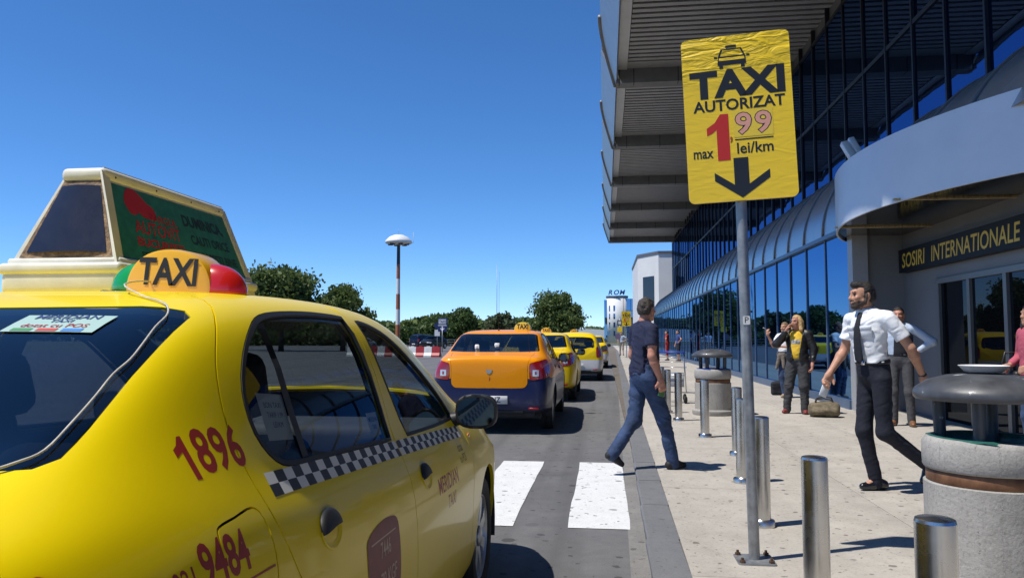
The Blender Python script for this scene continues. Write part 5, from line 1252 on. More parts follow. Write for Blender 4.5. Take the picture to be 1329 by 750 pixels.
def smin(a, b, k):
    h = np.maximum(k-np.abs(a-b), 0)/k; return np.minimum(a, b)-h*h*k*.25
_LAT = np.random.default_rng(3).uniform(-1, 1, (16, 16, 16)).astype(np.float32)
def vnoise(q):
    i = np.floor(q).astype(np.int32); f = (q-i).astype(np.float32); f = f*f*(3-2*f); i &= 15; j = (i+1) & 15
    r = 0
    for a, xa, wa in ((0, i[:, 0], 1-f[:, 0]), (1, j[:, 0], f[:, 0])):
        for b, yb, wb in ((0, i[:, 1], 1-f[:, 1]), (1, j[:, 1], f[:, 1])):
            for c, zc, wc in ((0, i[:, 2], 1-f[:, 2]), (1, j[:, 2], f[:, 2])): r = r+_LAT[xa, yb, zc]*wa*wb*wc
    return r
_ROT = np.array([[.90, -.20, .38], [.10, .96, .26], [-.42, -.20, .88]], np.float32)
def fold(P, amp, f, ph=0.0):
    """broken diagonal creases rather than waves"""
    q = P@_ROT; k = f/2.9; amp = amp*1.35
    w = vnoise(q*k*.9+ph*7)[:, None]*.55
    n1 = vnoise(q*np.array([k*.8, k*.8, k*2.4], np.float32)+w+ph*3); n2 = vnoise(P*k*.6+ph*11)
    return amp*(1.5*(.35-np.abs(n1))*(.35+.65*np.clip(n2+.4, 0, 1))+.7*n2)
def mesh_sdf(name, prims, m, parent=None, k=.03, h=.008, cuts=(), fl=None, keep=None, grow=0.0):
    """union of prims (smooth, radius k), minus half-spaces (n, d keeps n.p <= d), folds fl = (amp, freq, phase)"""
    lo = np.min([p.bb[0] for p in prims], 0)-.03-grow; hi = np.max([p.bb[1] for p in prims], 0)+.03+grow
    n = np.ceil((hi-lo)/h).astype(int)+1
    ax = [lo[i]+h*np.arange(n[i], dtype=np.float32) for i in range(3)]
    D = np.full(tuple(n), .2, np.float32)
    for p in prims:
        a = np.maximum(((p.bb[0]-.06-k-lo)/h).astype(int), 0); b = np.minimum(((p.bb[1]+.06+k-lo)/h).astype(int)+2, n)
        g = np.stack(np.meshgrid(ax[0][a[0]:b[0]], ax[1][a[1]:b[1]], ax[2][a[2]:b[2]], indexing='ij'), -1).reshape(-1, 3).astype(np.float32)
        sl = D[a[0]:b[0], a[1]:b[1], a[2]:b[2]]; d = p(g).reshape(sl.shape); D[a[0]:b[0], a[1]:b[1], a[2]:b[2]] = smin(sl, d, k)
    if grow: D -= grow
    if fl or cuts or keep:
        g = np.stack(np.meshgrid(*ax, indexing='ij'), -1).reshape(-1, 3).astype(np.float32); d = D.ravel()
        if fl:
            nb = np.abs(d) < .05; d[nb] += fold(g[nb], *fl)
        for nn, dd in cuts: d = np.maximum(d, g@np.asarray(nn, np.float32)-dd)
        if keep: d = keep(g, d)
        D = d.reshape(D.shape)
    G = openvdb.FloatGrid(background=.2); G.copyFromArray(np.ascontiguousarray(D, np.float32))
    pts, quads = G.convertToQuads(isovalue=0.0)
    V = pts*h+lo; Q = quads.astype(int)
    if len(V) == 0: return None
    a, b, c = V[Q[:, 0]], V[Q[:, 1]], V[Q[:, 2]]
    if (np.cross(b-a, c-a)*a).sum() < 0: Q = Q[:, ::-1]
    me = bpy.data.meshes.new(name); me.vertices.add(len(V)); me.vertices.foreach_set('co', V.astype(np.float32).ravel())
    me.loops.add(len(Q)*4); me.loops.foreach_set('vertex_index', Q.ravel().astype(np.int32)); me.polygons.add(len(Q)); me.polygons.foreach_set('loop_start', np.arange(0, len(Q)*4, 4, dtype=np.int32))
    me.polygons.foreach_set('use_smooth', np.ones(len(Q), bool)); me.update(calc_edges=True); me.validate()
    me.materials.append(m); return link(name, me, parent)

def cloth(name, col, var=.16, vs=18, rough=.85, b=.45, bs=34, **k): return mat(name, col, rough=rough, var=var, vscale=vs, bump=b, bscale=bs, **k)
M_skin = mat('skin', (.46, .24, .155), rough=.5, var=.10, vscale=25, spec=.35); M_skin2 = mat('skin_ruddy', (.47, .22, .15), rough=.5, var=.12, vscale=25, spec=.35)
M_hairb = mat('dark_hair', (.014, .010, .008), rough=.55, var=.4, vscale=60, bump=.8, bscale=160); M_hairg = mat('brown_grey_hair', (.048, .036, .028), rough=.6, var=.5, vscale=60, bump=.8, bscale=160)
M_hairy = mat('blonde_hair', (.52, .34, .15), rough=.5, var=.35, vscale=45, bump=.8, bscale=120); M_hairm = mat('mousy_hair', (.20, .13, .075), rough=.55, var=.35, vscale=50, bump=.7, bscale=140)
M_eye = mat('eye_dark', (.015, .011, .010), rough=.2)

def nrm(v): v = np.asarray(v, float); return v/max(np.linalg.norm(v), 1e-9)
def hand(w, d, n, s=1.0, curl=.5, side=1):
    """palm + four fingers + thumb. w wrist, d pointing to the fingertips, n palm normal, side +1/-1 picks the thumb side"""
    w = np.asarray(w, float); d = nrm(d); n = nrm(np.asarray(n)-d*np.dot(n, d)); x = np.cross(d, n)*side
    pr = [s_cone(w, w+d*.03*s, .026*s, .028*s)]
    for i in range(4):
        o = x*(.028-.0185*i)*s; pr.append(s_cone(w+d*.025*s+o*.7, w+d*.088*s+o, .0145*s, .0115*s))
        L = (.040, .045, .042, .033)[i]*s; a = curl*(.9+.12*i); p0 = w+d*.088*s+o
        d1 = nrm(d*math.cos(a)+n*math.sin(a)); p1 = p0+d1*L; d2 = nrm(d*math.cos(a*2.1)+n*math.sin(a*2.1)); p2 = p1+d2*L*.75
        pr += [s_cone(p0, p1, .0105*s, .0092*s), s_cone(p1, p2, .0092*s, .0075*s)]
    t0 = w+d*.022*s+x*.022*s; t1 = t0+nrm(d*.7+x*.65+n*.35)*.045*s; t2 = t1+nrm(d*.85+x*.15+n*(.3+curl*.5))*.034*s
    return pr+[s_cone(t0, t1, .0165*s, .0120*s), s_cone(t1, t2, .0115*s, .0088*s)]

def frame(fwd, up):
    """columns: right, forward, up"""
    u = nrm(up); f = nrm(np.asarray(fwd)-u*np.dot(fwd, u)); r = np.cross(f, u); return np.stack([r, f, u], 1)

def person(name, loc, rz, J, label, look, h=.008, group=None):
    """J: joints in metres, facing +Y, ground z = 0. look: garments and colours"""
    root_loc = Vector(loc); S = J.get('scale', 1.0)
    _dn = np.array([0, 0, .022])
    g = lambda k: np.asarray(J[k], float)-(_dn if k[:3] == 'sh_' else 0)
    Pv, Ch, Nk, Hd = g('pelvis'), g('chest'), g('neck'), g('head')
    up = nrm(Nk-Pv); r_ = nrm(g('sh_r')-g('sh_l')); fw = np.cross(up, r_); T = frame(fw, up)
    hf = nrm(J.get('gaze', (0, 1, 0))); HF = frame(hf, nrm(J.get('head_up', (0, 0, 1))))
    H = lambda x, y, z: Hd+HF@np.array([x, y, z])*S
    wd = look.get('wide', 1.0); skin = look.get('skin', M_skin)
    def tor(c, x, y, z): return np.asarray(c)+T@np.array([x, y, z])
    # ---- body (one skin)
    pr = [s_ell(H(0, -.014, .028), A_(.074, .094, .086)*S, HF), s_ell(H(0, .040, -.030), A_(.056, .050, .076)*S, HF), s_cone(H(0, .015, -.045), H(0, .066, -.094), .052*S, .027*S), s_ell(H(0, .062, -.058), A_(.036, .034, .034)*S, HF),
          s_cone(H(-.045, .0, -.055), H(-.018, .062, -.094), .030*S, .021*S), s_cone(H(.045, .0, -.055), H(.018, .062, -.094), .030*S, .021*S),
          s_cone(H(0, -.022, -.055), Nk, .053*S*look.get('neckw', 1), .060*S*look.get('neckw', 1))]
    fine = [s_cone(H(0, .088, .014), H(0, .109, -.026), .0085*S, .0120*S), s_cone(H(-.012, .093, -.030), H(.012, .093, -.030), .0095*S, .0095*S), s_cone(H(-.030, .082, .030), H(.030, .082, .030), .011*S, .011*S), s_cone(H(-.018, .093, -.060), H(.018, .093, -.060), .0068*S, .0068*S), s_ell(H(0, .088, -.094), A_(.018, .012, .013)*S, HF),
            s_ell(H(-.078, -.012, -.012), A_(.011, .022, .032)*S, HF), s_ell(H(.078, -.012, -.012), A_(.011, .022, .032)*S, HF), s_ell(H(-.038, .068, -.022), A_(.022, .016, .016)*S, HF), s_ell(H(.038, .068, -.022), A_(.022, .016, .016)*S, HF)]
    arms = []
    for s in 'rl':
        a, e, w = g('sh_'+s), g('el_'+s), g('wr_'+s); q = look.get('armw', 1.0)
        m_ = e+(w-e)*.28
        arms += [s_cone(a-T[:, 2]*.012, a+(e-a)*.45, .040*S*q, .043*S*q), s_cone(a+(e-a)*.45, e, .045*S*q, .037*S*q), s_cone(e, m_, .038*S*q, .040*S*q), s_cone(m_, w, .040*S*q, .024*S*q)]
        arms += hand(w, J['hd_'+s][0], J['hd_'+s][1], S*1.02, J['hd_'+s][2], 1 if s == 'l' else -1)
    body = [s_ell(tor(Ch, 0, 0, 0), (.130*wd, .084, .18), T), s_ell(tor(Pv, 0, 0, .08), (.120*wd, .080, .14), T), s_cone(g('sh_r')-T[:, 2]*.012, g('sh_l')-T[:, 2]*.012, .038, .038)]
    for s in 'rl':
        body += [s_cone(g('hip_'+s), g('kn_'+s), .066, .045), s_cone(g('kn_'+s), g('an_'+s), .045, .032), s_cone(g('an_'+s), g('an_'+s)+nrm(g('toe_'+s)-g('an_'+s))*.10, .030, .024)]
    eyes = [s_ell(H(x, .092, .008), A_(.015, .013, .0095)*S, HF) for x in (-.031, .031)]
    def carve(P, d):
        for e in eyes: d = np.maximum(d, -e(P)) if False else np.where(e(P) < .02, -smin(-d, e(P), .012) if False else np.maximum(d, -e(P)), d)
        return d
    o = mesh_sdf(name, pr+fine+arms+body, skin, None, .016, min(h, .0072) if h < .01 else h, keep=carve if h < .01 else None)
    o.location = root_loc; o.rotation_euler = (0, 0, rz); tag(o, label, 'person', group)
    if h < .010:
        for sx in (-1, 1):
            mesh_sdf('eye', [s_ell(H(sx*.031, .083, .008), A_(.0115, .0100, .0070)*S, HF)], M_eye, o, .001, .0035)
            mesh_sdf('eyebrow', [s_cone(H(sx*.018, .0925, .029), H(sx*.046, .080, .031), .0040*S, .0030*S)], look['hair'], o, .002, .0035)
    # ---- hair
    hs_ = look.get('hairstyle', 'short'); cr = [s_ell(H(0, -.015, .034), A_(.0795, .099, .0915)*S, HF), s_ell(H(0, -.052, -.01), A_(.071, .060, .070)*S, HF)]
    fpt = H(0, .052, .055)
    if hs_ == 'short':
        top = [s_ell(H(0, .045, .092), A_(.054, .046, .030)*S, HF)] if look.get('quiff') else []
        def kp(P, d):
            q = (P-Hd)@HF/S; face = np.maximum(q[:, 2]-(.068-.9*np.maximum(0, .045-q[:, 1])*0), -(q[:, 1]-.030-.35*np.maximum(0, q[:, 2]))) 
            # remove what lies in front of the ear line and below the hairline
            cutf = np.minimum(.066-q[:, 2], q[:, 1]-(.012+.10*np.maximum(0, q[:, 2]))); low_ = -.058-q[:, 2]
            ear = np.minimum(np.minimum(.020-q[:, 2], q[:, 1]+.030), np.abs(q[:, 0])-.055)
            return np.maximum(np.maximum(np.maximum(d, cutf), low_), ear)
        mesh_sdf('hair', cr+top, look['hair'], o, .02, min(h, .006) if h < .01 else h, keep=kp, fl=(.0055, 120, .4))
    else:
        long_ = [s_cone(H(sx*.070, -.01, .02), H(sx*.092, .0, -.13), .034*S, .036*S) for sx in (-1, 1)]+[s_cone(H(0, -.07, .0), H(0, -.085, -.17), .062*S, .050*S), s_cone(H(-.06, -.05, -.02), H(-.075, -.055, -.18), .045*S, .030*S), s_cone(H(.06, -.05, -.02), H(.075, -.055, -.18), .045*S, .030*S)] if hs_ == 'long' else [s_ell(H(0, -.115, .045), A_(.035, .04, .035)*S, HF)]
        def kp(P, d):
            q = (P-Hd)@HF/S; cutf = np.minimum(.062-q[:, 2]+.3*np.abs(q[:, 0]), np.minimum(q[:, 1]-.022, .068-np.abs(q[:, 0]))) ; return np.maximum(d, cutf)
        mesh_sdf('hair', cr+long_, look['hair'], o, .03, min(h, .006) if h < .01 else h, keep=kp, fl=(.005, 90, .4))
    if look.get('beard'):      # short beard and stubble: hair on the same skin
        o.data.materials.append(look['beard']); n = len(o.data.polygons); c = np.zeros(n*3, np.float32); o.data.polygons.foreach_get('center', c)
        q = (c.reshape(-1, 3)-Hd)@HF/S; ax_ = np.abs(q[:, 0])
        bz = -.059+.42*np.maximum(0, ax_-.030); m1 = (q[:, 2] < bz) & (q[:, 1] > .004) & (q[:, 2] > -.135) & (q[:, 1] > .030-.9*np.maximum(0, q[:, 2]+.10)*0-.02)
        m1 &= ~((q[:, 2] < -.100) & (q[:, 1] < .035)); m1 &= ~((ax_ < .017) & (q[:, 2] > -.0665) & (q[:, 2] < -.0555))
        m2 = (q[:, 2] > -.0545) & (q[:, 2] < -.041) & (ax_ < .030) & (q[:, 1] > .080); m3 = (ax_ > .056) & (q[:, 1] > -.006) & (q[:, 1] < .018) & (q[:, 2] < .03) & (q[:, 2] > -.10)
        mi = np.zeros(n, np.int32); mi[m1 | m2 | m3] = 1; o.data.polygons.foreach_set('material_index', mi)
    # ---- trousers / skirt / shorts
    wz = Pv+T@np.array([0, 0, .115]); tw = look.get('leg', 1.0); fit = look.get('hipw', 1.0)
    hem = look.get('hem', .02)
    tr_ = [s_ell(tor(Pv, 0, -.008, .03), (.158*wd*fit, .118*fit, .135), T), s_ell(tor(Pv, 0, 0, .10), (.146*wd*fit, .104*fit, .09), T)]
    cuts = [(T[:, 2], float(T[:, 2]@wz))]
    for s in 'rl':
        hp, kn, an = g('hip_'+s), g('kn_'+s), g('an_'+s); end = kn+(an-kn)*J.get('hem_t', 1.0)*1.07
        tr_ += [s_cone(hp, kn, .088*tw*fit, .066*tw), s_cone(kn, end, .065*tw, .054*tw*look.get('cuff', 1.0))]
    mesh_sdf(look.get('legwear', 'trousers'), tr_, look['trousers'], o, .035, h, cuts, fl=(look.get('tfold', .0035), 34, .7))
    # ---- shoes
    for s in 'rl':
        an, toe = g('an_'+s), g('toe_'+s); d = nrm(toe-an); dh = nrm((toe-an)*np.array([1, 1, 0])) if abs(d[2]) < .8 else d
        heel = g('heel_'+s); ft = toe-heel; fd = nrm(ft); M = frame(fd, nrm(np.array([0, 0, 1.])-fd*fd[2])); L = np.linalg.norm(ft)
        sh = [s_cone(heel+fd*.035+M[:, 2]*.036, heel+fd*(L*.55)+M[:, 2]*.034, .036, .041), s_cone(heel+fd*(L*.55)+M[:, 2]*.034, toe-fd*.036+M[:, 2]*.026, .041, .030), s_cone(heel+fd*.04+M[:, 2]*.045, an*.75+(heel+fd*.05+M[:, 2]*.05)*.25, .037, .039), s_cone(an, heel+fd*(L*.5)+M[:, 2]*.05, .036, .032)]
        mesh_sdf('shoe', sh, look['shoes'], o, .02, min(h, .007), [(-M[:, 2], -float(M[:, 2]@(heel+M[:, 2]*.002)))])
        if look.get('soles'):
            mesh_sdf('sole', [s_box(heel+fd*(L*.5)+M[:, 2]*.009, (.040, L*.5, .010), .009, M)], look['soles'], o, .002, .006)
    # ---- top
    slv = look.get('sleeve', .55); tb_ = look.get('hemz', -.02)
    if look.get('top'):
        c0 = tor(Pv, 0, 0, 0); bl = look.get('belly', 0.0); ht = look.get('topw', 1.0)
        tp = [s_ell(tor(Ch, 0, .004, .01), (.172*wd*ht, .122*ht, .215), T), s_ell(tor(Ch, 0, .008, .10), (.150*wd*ht, .106*ht, .12), T), s_ell(tor(Pv, 0, .006+bl*.4, .17), (.158*wd*ht, (.118+bl)*ht, .19), T), s_cone(g('sh_r')*.90+g('sh_l')*.10, g('sh_l')*.90+g('sh_r')*.10, .060, .060), s_cone(Nk-T[:, 2]*.045, Nk-T[:, 2]*.01, .075, .060), s_cone(Nk-T[:, 2]*.02, g('sh_r')*.8+Nk*.2, .055, .052), s_cone(Nk-T[:, 2]*.02, g('sh_l')*.8+Nk*.2, .055, .052), s_ell(tor(Pv, 0, .002+bl*.3, .05), ((.160 if tb_ > .04 else .176)*wd*ht, ((.116 if tb_ > .04 else .134)+bl*.8)*ht, .17), T)]
        cuts = [(-T[:, 2], -float(T[:, 2]@(Pv+T[:, 2]*tb_))), (T[:, 2], float(T[:, 2]@(Nk+T[:, 2]*.012)))]
        def cuff(P, d):
            if look.get('open'):
                q = (P-Pv)@T; w_ = look['open']*(1+.6*np.clip((q[:, 2]-.25)/.3, -.5, 1)); d = np.maximum(d, np.minimum(w_-np.abs(q[:, 0]), q[:, 1]-.035))
            if slv > 1: return d
            for s_ in 'rl':
                a, e = g('sh_'+s_), g('el_'+s_); u = (e-a)/np.linalg.norm(e-a); tt = (P-a)@u; near = np.linalg.norm(P-a-tt[:, None]*u, axis=1) < .105
                L_ = np.linalg.norm(e-a)*slv
                d = np.where(near & (tt > L_-.06), np.maximum(d, tt-L_), d)
            return d
        mesh_sdf('shirt' if 'topname' not in look else look['topname'], tp+[q for s in 'rl' for q in ([s_cone(g('sh_'+s), g('sh_'+s)+(g('el_'+s)-g('sh_'+s))*min(1, slv+(.16 if slv <= 1 else 0)), .060*S*look.get('slw', 1), .063*S*look.get('slw', 1))]+([s_cone(g('el_'+s), g('el_'+s)+(g('wr_'+s)-g('el_'+s))*(slv-1), .058*S*look.get('slw', 1), .043*S*look.get('slw', 1))] if slv > 1 else []))], look['top'], o, .030, h, cuts, fl=(look.get('sfold', .0045), 40, 1.9), keep=cuff)
    C = dict(o=o, T=T, Pv=Pv, Ch=Ch, Nk=Nk, H=H, HF=HF, tor=tor, g=g, S=S)
    return C

def std(scale=1.0):
    return None
Z_ = np.zeros(3)
# ---- man in navy T-shirt and jeans, mid-stride, holding something green
J = dict(scale=.97, pelvis=(0, .0, .90), chest=(0, .015, 1.205), neck=(0, .012, 1.43), head=(.0, .045, 1.555), sh_r=(.185, -.01, 1.375), sh_l=(-.185, .03, 1.375), el_r=(.225, -.05, 1.10), wr_r=(.225, .045, .875), el_l=(-.235, .02, 1.10), wr_l=(-.225, .16, .90),
         hd_r=((0, .25, -1), (-1, .2, 0), .75), hd_l=((0, .35, -1), (1, .2, 0), .6),
         hip_r=(.088, 0, .87), kn_r=(.095, .17, .475), an_r=(.09, .26, .075), toe_r=(.10, .42, .008), heel_r=(.09, .185, .002), hip_l=(-.088, 0, .87), kn_l=(-.085, -.06, .46), an_l=(-.08, -.30, .165), toe_l=(-.085, -.19, .012), heel_l=(-.08, -.40, .125), gaze=(-.42, 1, -.05))
M_jean = cloth('blue_denim', (.026, .050, .115), var=.5, vs=6); M_navyt = cloth('navy_jersey', (.008, .012, .042), var=.15)
nv = person('person', (.37, 7.58, PZ), R(-60), J, 'man in navy T-shirt and blue jeans striding across the kerb', dict(skin=M_skin2, hair=M_hairg, top=M_navyt, trousers=M_jean, shoes=mat('black_suede', (.012, .012, .013), .7), sleeve=.62, hemz=.005, belly=.018, armw=1.08, slw=1.06, sfold=.0075, tfold=.0085, leg=1.04), h=.0075)
hp = np.array(J['wr_r'])+nrm((0, .25, -1))*.09+np.array((-.025, .012, 0)); b = MB(); b.rbox(-.008, .008, -.034, .034, -.075, .075, .006, 2, M=Matrix.Translation(hp) @ Matrix.Rotation(R(-14), 4, 'X'))
mo = b.build('mobile_phone', mat('green_phone_case', (.02, .14, .03), .35, coat=.4), None); mo.matrix_world = nv['o'].matrix_basis; tag(mo, 'green mobile phone in the hand of the man in navy', 'phone')
# ---- pilot
J = dict(scale=.98, pelvis=(0, -.01, .965), chest=(0, .02, 1.275), neck=(0, .03, 1.503), head=(0, .075, 1.628), sh_r=(.185, .05, 1.445), sh_l=(-.185, -.045, 1.445), el_r=(.24, .085, 1.175), wr_r=(.215, .25, .975), el_l=(-.265, -.16, 1.19), wr_l=(-.215, -.30, .975),
         hd_r=((-.05, .55, -1), (-1, .1, -.1), .55), hd_l=((.1, -.2, -1), (1, .2, 0), .5),
         hip_r=(.088, -.02, .93), kn_r=(.085, .035, .50), an_r=(.075, -.055, .085), toe_r=(.085, .095, .008), heel_r=(.08, -.17, .002), hip_l=(-.088, -.02, .93), kn_l=(-.09, -.035, .50), an_l=(-.07, -.44, .22), toe_l=(-.08, -.38, .05), heel_l=(-.075, -.55, .225), gaze=(.14, .98, -.28))
M_wsh = cloth('white_poplin', (.74, .76, .79), var=.03, rough=.7, b=.45, bs=22); M_navyw = cloth('navy_wool', (.006, .008, .018), var=.12)
pl = person('person', (2.215, 6.70, PZ), R(108), J, 'bearded man in white pilot shirt, black tie and navy trousers holding a card', dict(hair=M_hairb, beard=mat('stubble', (.055, .035, .026), rough=.7, var=.4, vscale=90), quiff=True, top=M_wsh, trousers=M_navyw, shoes=mat('black_leather', (.010, .010, .011), .22, coat=.5), sleeve=.66, hemz=.105, slw=1.04, wide=.95, sfold=.0085, tfold=.0045, leg=.95, hipw=.95, topw=.95, neckw=.95), h=.0072)
po, tor = pl['o'], pl['tor']; M_tie = cloth('black_tie_cloth', (.008, .010, .016), var=.1)
# collar, tie, belt, pockets, epaulettes
def strip(name, rows, m, parent):
    b = MB(); n = len(rows[0]); b.add([tuple(p) for r in rows for p in r], [(i*n+j, i*n+j+1, (i+1)*n+j+1, (i+1)*n+j) for i in range(len(rows)-1) for j in range(n-1)], 0, True); o = b.build(name, m, parent)
    md = o.modifiers.new('thick', 'SOLIDIFY'); md.thickness = .005; md.offset = 0; return o
tie_rows = []
for t, w, yo in ((0, .018, .083), (.03, .024, .100), (.05, .018, .114), (.12, .026, .143), (.22, .033, .154), (.32, .038, .154), (.39, .040, .150), (.425, .0, .148)):
    z = -t-.012; c = pl['Nk']; tie_rows.append([c+pl['T']@np.array([x, yo, z]) for x in (-w, -w*.4, w*.4, w)])
strip('tie', tie_rows, M_tie, po)
for sx in (-1, 1):
    rows = []
    for t in np.linspace(0, 1, 6):
        a = R(88-150*t)*sx if False else None
        ang = R(8+150*t); rr = .071; x = sx*rr*math.sin(ang); y = rr*math.cos(ang)*.95; top = .030-.012*(1-t); bot = -.010-.030*(1-t)
        rows.append([pl['Nk']+pl['T']@np.array([x*.93, y*.93+.004, top]), pl['Nk']+pl['T']@np.array([x*1.02, y*1.02+.006, (top+bot)/2]), pl['Nk']+pl['T']@np.array([x*1.16, y*1.16+.016*(1-t), bot])])
    strip('collar', rows, M_wsh, po)
mesh_sdf('belt', [s_ell(tor(pl['Pv'], 0, -.004, .112), (.151, .113, .10), pl['T'])], mat('belt_leather', (.010, .010, .011), .35), po, .01, .007, [(pl['T'][:, 2], float(pl['T'][:, 2]@tor(pl['Pv'], 0, 0, .128))), (-pl['T'][:, 2], -float(pl['T'][:, 2]@tor(pl['Pv'], 0, 0, .092)))])
b = MB(); c = tor(pl['Pv'], 0, .112, .110); b.rbox(-.024, .024, -.006, .006, -.018, .018, .004, 1, M=Matrix.Translation(c)); b.build('buckle', M_chrome, po)
for sx in (-1, 1):
    c = tor(pl['Ch'], sx*.075, .120, .055); M_ = Matrix.Translation(c) @ Matrix(np.array(pl['T']).tolist()).to_4x4() @ Matrix.Rotation(R(-22*sx), 4, 'Z') @ Matrix.Rotation(R(-8), 4, 'X')
    b = MB(); b.rbox(-.044, .044, -.012, .001, -.055, .048, .003, 1, M=M_); b.rbox(-.045, .045, -.010, .004, .018, .050, .003, 1, M=M_); b.build('breast_pocket', M_wsh, po)
hp = np.array(J['wr_r'])+nrm((-.05, .55, -1))*.115; b = MB(); b.rbox(-.003, .003, -.035, .035, -.085, .055, .002, 1, M=Matrix.Translation(hp+np.array((-.012, .0, -.02))) @ Matrix.Rotation(R(24), 4, 'X'))
mo = b.build('paper_card', mat('white_card', (.76, .80, .82), .5), None); mo.matrix_world = po.matrix_basis; tag(mo, 'small white card in the hand of the bearded man', 'card')
b = MB(); b.lathe([(.029, -.009), (.032, -.009), (.032, .009), (.029, .009)], 20, closed=True, M=Matrix.Translation(Vector(J['wr_l'])) @ Vector((0, 0, 1)).rotation_difference(Vector(J['el_l'])-Vector(J['wr_l'])).to_matrix().to_4x4()); b.build('wristwatch', M_dark, po)
# ---- blonde person on the phone, yellow T-shirt under a black jacket
J = dict(scale=.97, pelvis=(.0, 0, .90), chest=(0, .0, 1.20), neck=(0, .0, 1.425), head=(.0, .025, 1.55), sh_r=(.185, 0, 1.365), sh_l=(-.185, 0, 1.365), el_r=(.315, .13, 1.17), wr_r=(.135, .165, 1.40), el_l=(-.26, -.03, 1.085), wr_l=(-.25, .06, .84),
         hd_r=((-.42, -.35, 1), (-1, -.2, -.3), .6), hd_l=((0, .2, -1), (1, .1, 0), .6),
         hip_r=(.09, 0, .86), kn_r=(.15, .05, .47), an_r=(.19, .03, .075), toe_r=(.23, .16, .008), heel_r=(.175, -.045, .002), hip_l=(-.09, 0, .86), kn_l=(-.10, .03, .47), an_l=(-.10, .0, .075), toe_l=(-.14, .14, .008), heel_l=(-.09, -.075, .002), gaze=(.42, .9, -.05))
M_bjack = cloth('black_leather_jacket', (.014, .013, .013), var=.3, rough=.42, b=.4, bs=60)
M_yt = mat('yellow_print_tee', (.72, .44, .025), rough=.85, var=1.0, vscale=9, col2=(.80, .52, .05)); M_dkg = cloth('charcoal_cargo', (.045, .046, .050), var=.3)
bp = person('person', (3.24, 13.42, PZ), R(152), J, 'blonde person in yellow T-shirt and black jacket talking on a phone by the glass', dict(skin=M_skin2, hair=M_hairy, hairstyle='long', top=M_bjack, topname='jacket', open=.078, trousers=M_dkg, shoes=mat('maroon_shoes', (.20, .03, .028), .5), sleeve=1.86, hemz=-.01, slw=1.12, sfold=.006, tfold=.008, leg=1.18, topw=1.07, belly=.01), h=.009)
tb2 = mesh_sdf('tee', [s_ell(bp['tor'](bp['Ch'], 0, .012, -.01), (.150, .116, .235), bp['T']), s_ell(bp['tor'](bp['Pv'], 0, .014, .15), (.148, .124, .22), bp['T'])], M_yt, bp['o'], .03, .009, [(-bp['T'][:, 2], -float(bp['T'][:, 2]@(bp['Pv']-bp['T'][:, 2]*.03))), (bp['T'][:, 2], float(bp['T'][:, 2]@(bp['Nk']-bp['T'][:, 2]*.03)))], fl=(.003, 40, .2))
M_pr_ = mat('tee_print', (.33, .32, .30), rough=.85, var=.8, vscale=30)
mesh_sdf('tee_print', [s_ell(bp['tor'](bp['Ch'], 0, .012, -.01), (.152, .1195, .237), bp['T'])], M_pr_, bp['o'], .01, .008, [(bp['T'][:, 2], float(bp['T'][:, 2]@bp['tor'](bp['Ch'], 0, 0, .05))), (-bp['T'][:, 2], -float(bp['T'][:, 2]@bp['tor'](bp['Ch'], 0, 0, -.12))), (bp['T'][:, 0], float(bp['T'][:, 0]@bp['Ch'])+.075), (-bp['T'][:, 0], -float(bp['T'][:, 0]@bp['Ch'])+.075), (-bp['T'][:, 1], -float(bp['T'][:, 1]@bp['Ch'])-.06)], fl=(.003, 40, .2))
b = MB(); hp = np.array(J['wr_r'])+nrm((-.42, -.35, 1))*.08+np.array((-.03, -.01, 0)); b.rbox(-.006, .006, -.034, .034, -.07, .07, .005, 2, M=Matrix.Translation(hp) @ Matrix.Rotation(R(20), 4, 'X')); mo = b.build('mobile_phone', M_dark, None); mo.matrix_world = bp['o'].matrix_basis; tag(mo, 'dark mobile phone held to the blonde person’s ear', 'phone')
# ---- woman in white T-shirt with a jacket round her waist, smoking
J = dict(scale=.94, pelvis=(.02, 0, .875), chest=(0, -.01, 1.165), neck=(0, .0, 1.385), head=(.0, .03, 1.505), sh_r=(.165, 0, 1.33), sh_l=(-.165, 0, 1.33), el_r=(.23, .11, 1.10), wr_r=(.30, .21, 1.34), el_l=(-.22, .09, 1.075), wr_l=(.03, .20, 1.10),
         hd_r=((.05, .1, 1), (-.3, -1, 0), .7), hd_l=((1, .1, .05), (0, -1, 0), .5),
         hip_r=(.085, 0, .84), kn_r=(.075, .06, .455), an_r=(.02, .06, .075), toe_r=(.03, .20, .008), heel_r=(.02, -.01, .002), hip_l=(-.085, 0, .84), kn_l=(-.04, .02, .455), an_l=(-.06, -.03, .075), toe_l=(-.09, .10, .008), heel_l=(-.055, -.10, .002), gaze=(.15, 1, -.12))
M_taupe = cloth('taupe_jacket', (.17, .14, .115), var=.25)
wm = person('person', (3.86, 17.0, PZ), R(140), J, 'woman in white T-shirt with taupe jacket round her waist smoking by the glass', dict(hair=M_hairm, hairstyle='bun', top=M_wsh, topname='tee', trousers=M_jean, shoes=mat('tan_sandals', (.30, .22, .15), .6), sleeve=.55, hemz=.06, slw=1.05, leg=.95, wide=.90, armw=.9, neckw=.85), h=.010)
mesh_sdf('waist_jacket', [s_ell(wm['tor'](wm['Pv'], 0, 0, .05), (.178, .142, .12), wm['T']), s_box(wm['tor'](wm['Pv'], .02, -.10, -.14), (.17, .05, .22), .04, wm['T']), s_cone(wm['tor'](wm['Pv'], .04, .13, .06), wm['tor'](wm['Pv'], .11, .16, -.25), .045, .03), s_cone(wm['tor'](wm['Pv'], -.02, .13, .06), wm['tor'](wm['Pv'], -.05, .15, -.22), .04, .03)], M_taupe, wm['o'], .03, .010, [(wm['T'][:, 2], float(wm['T'][:, 2]@wm['tor'](wm['Pv'], 0, 0, .11)))], fl=(.009, 30, .3))
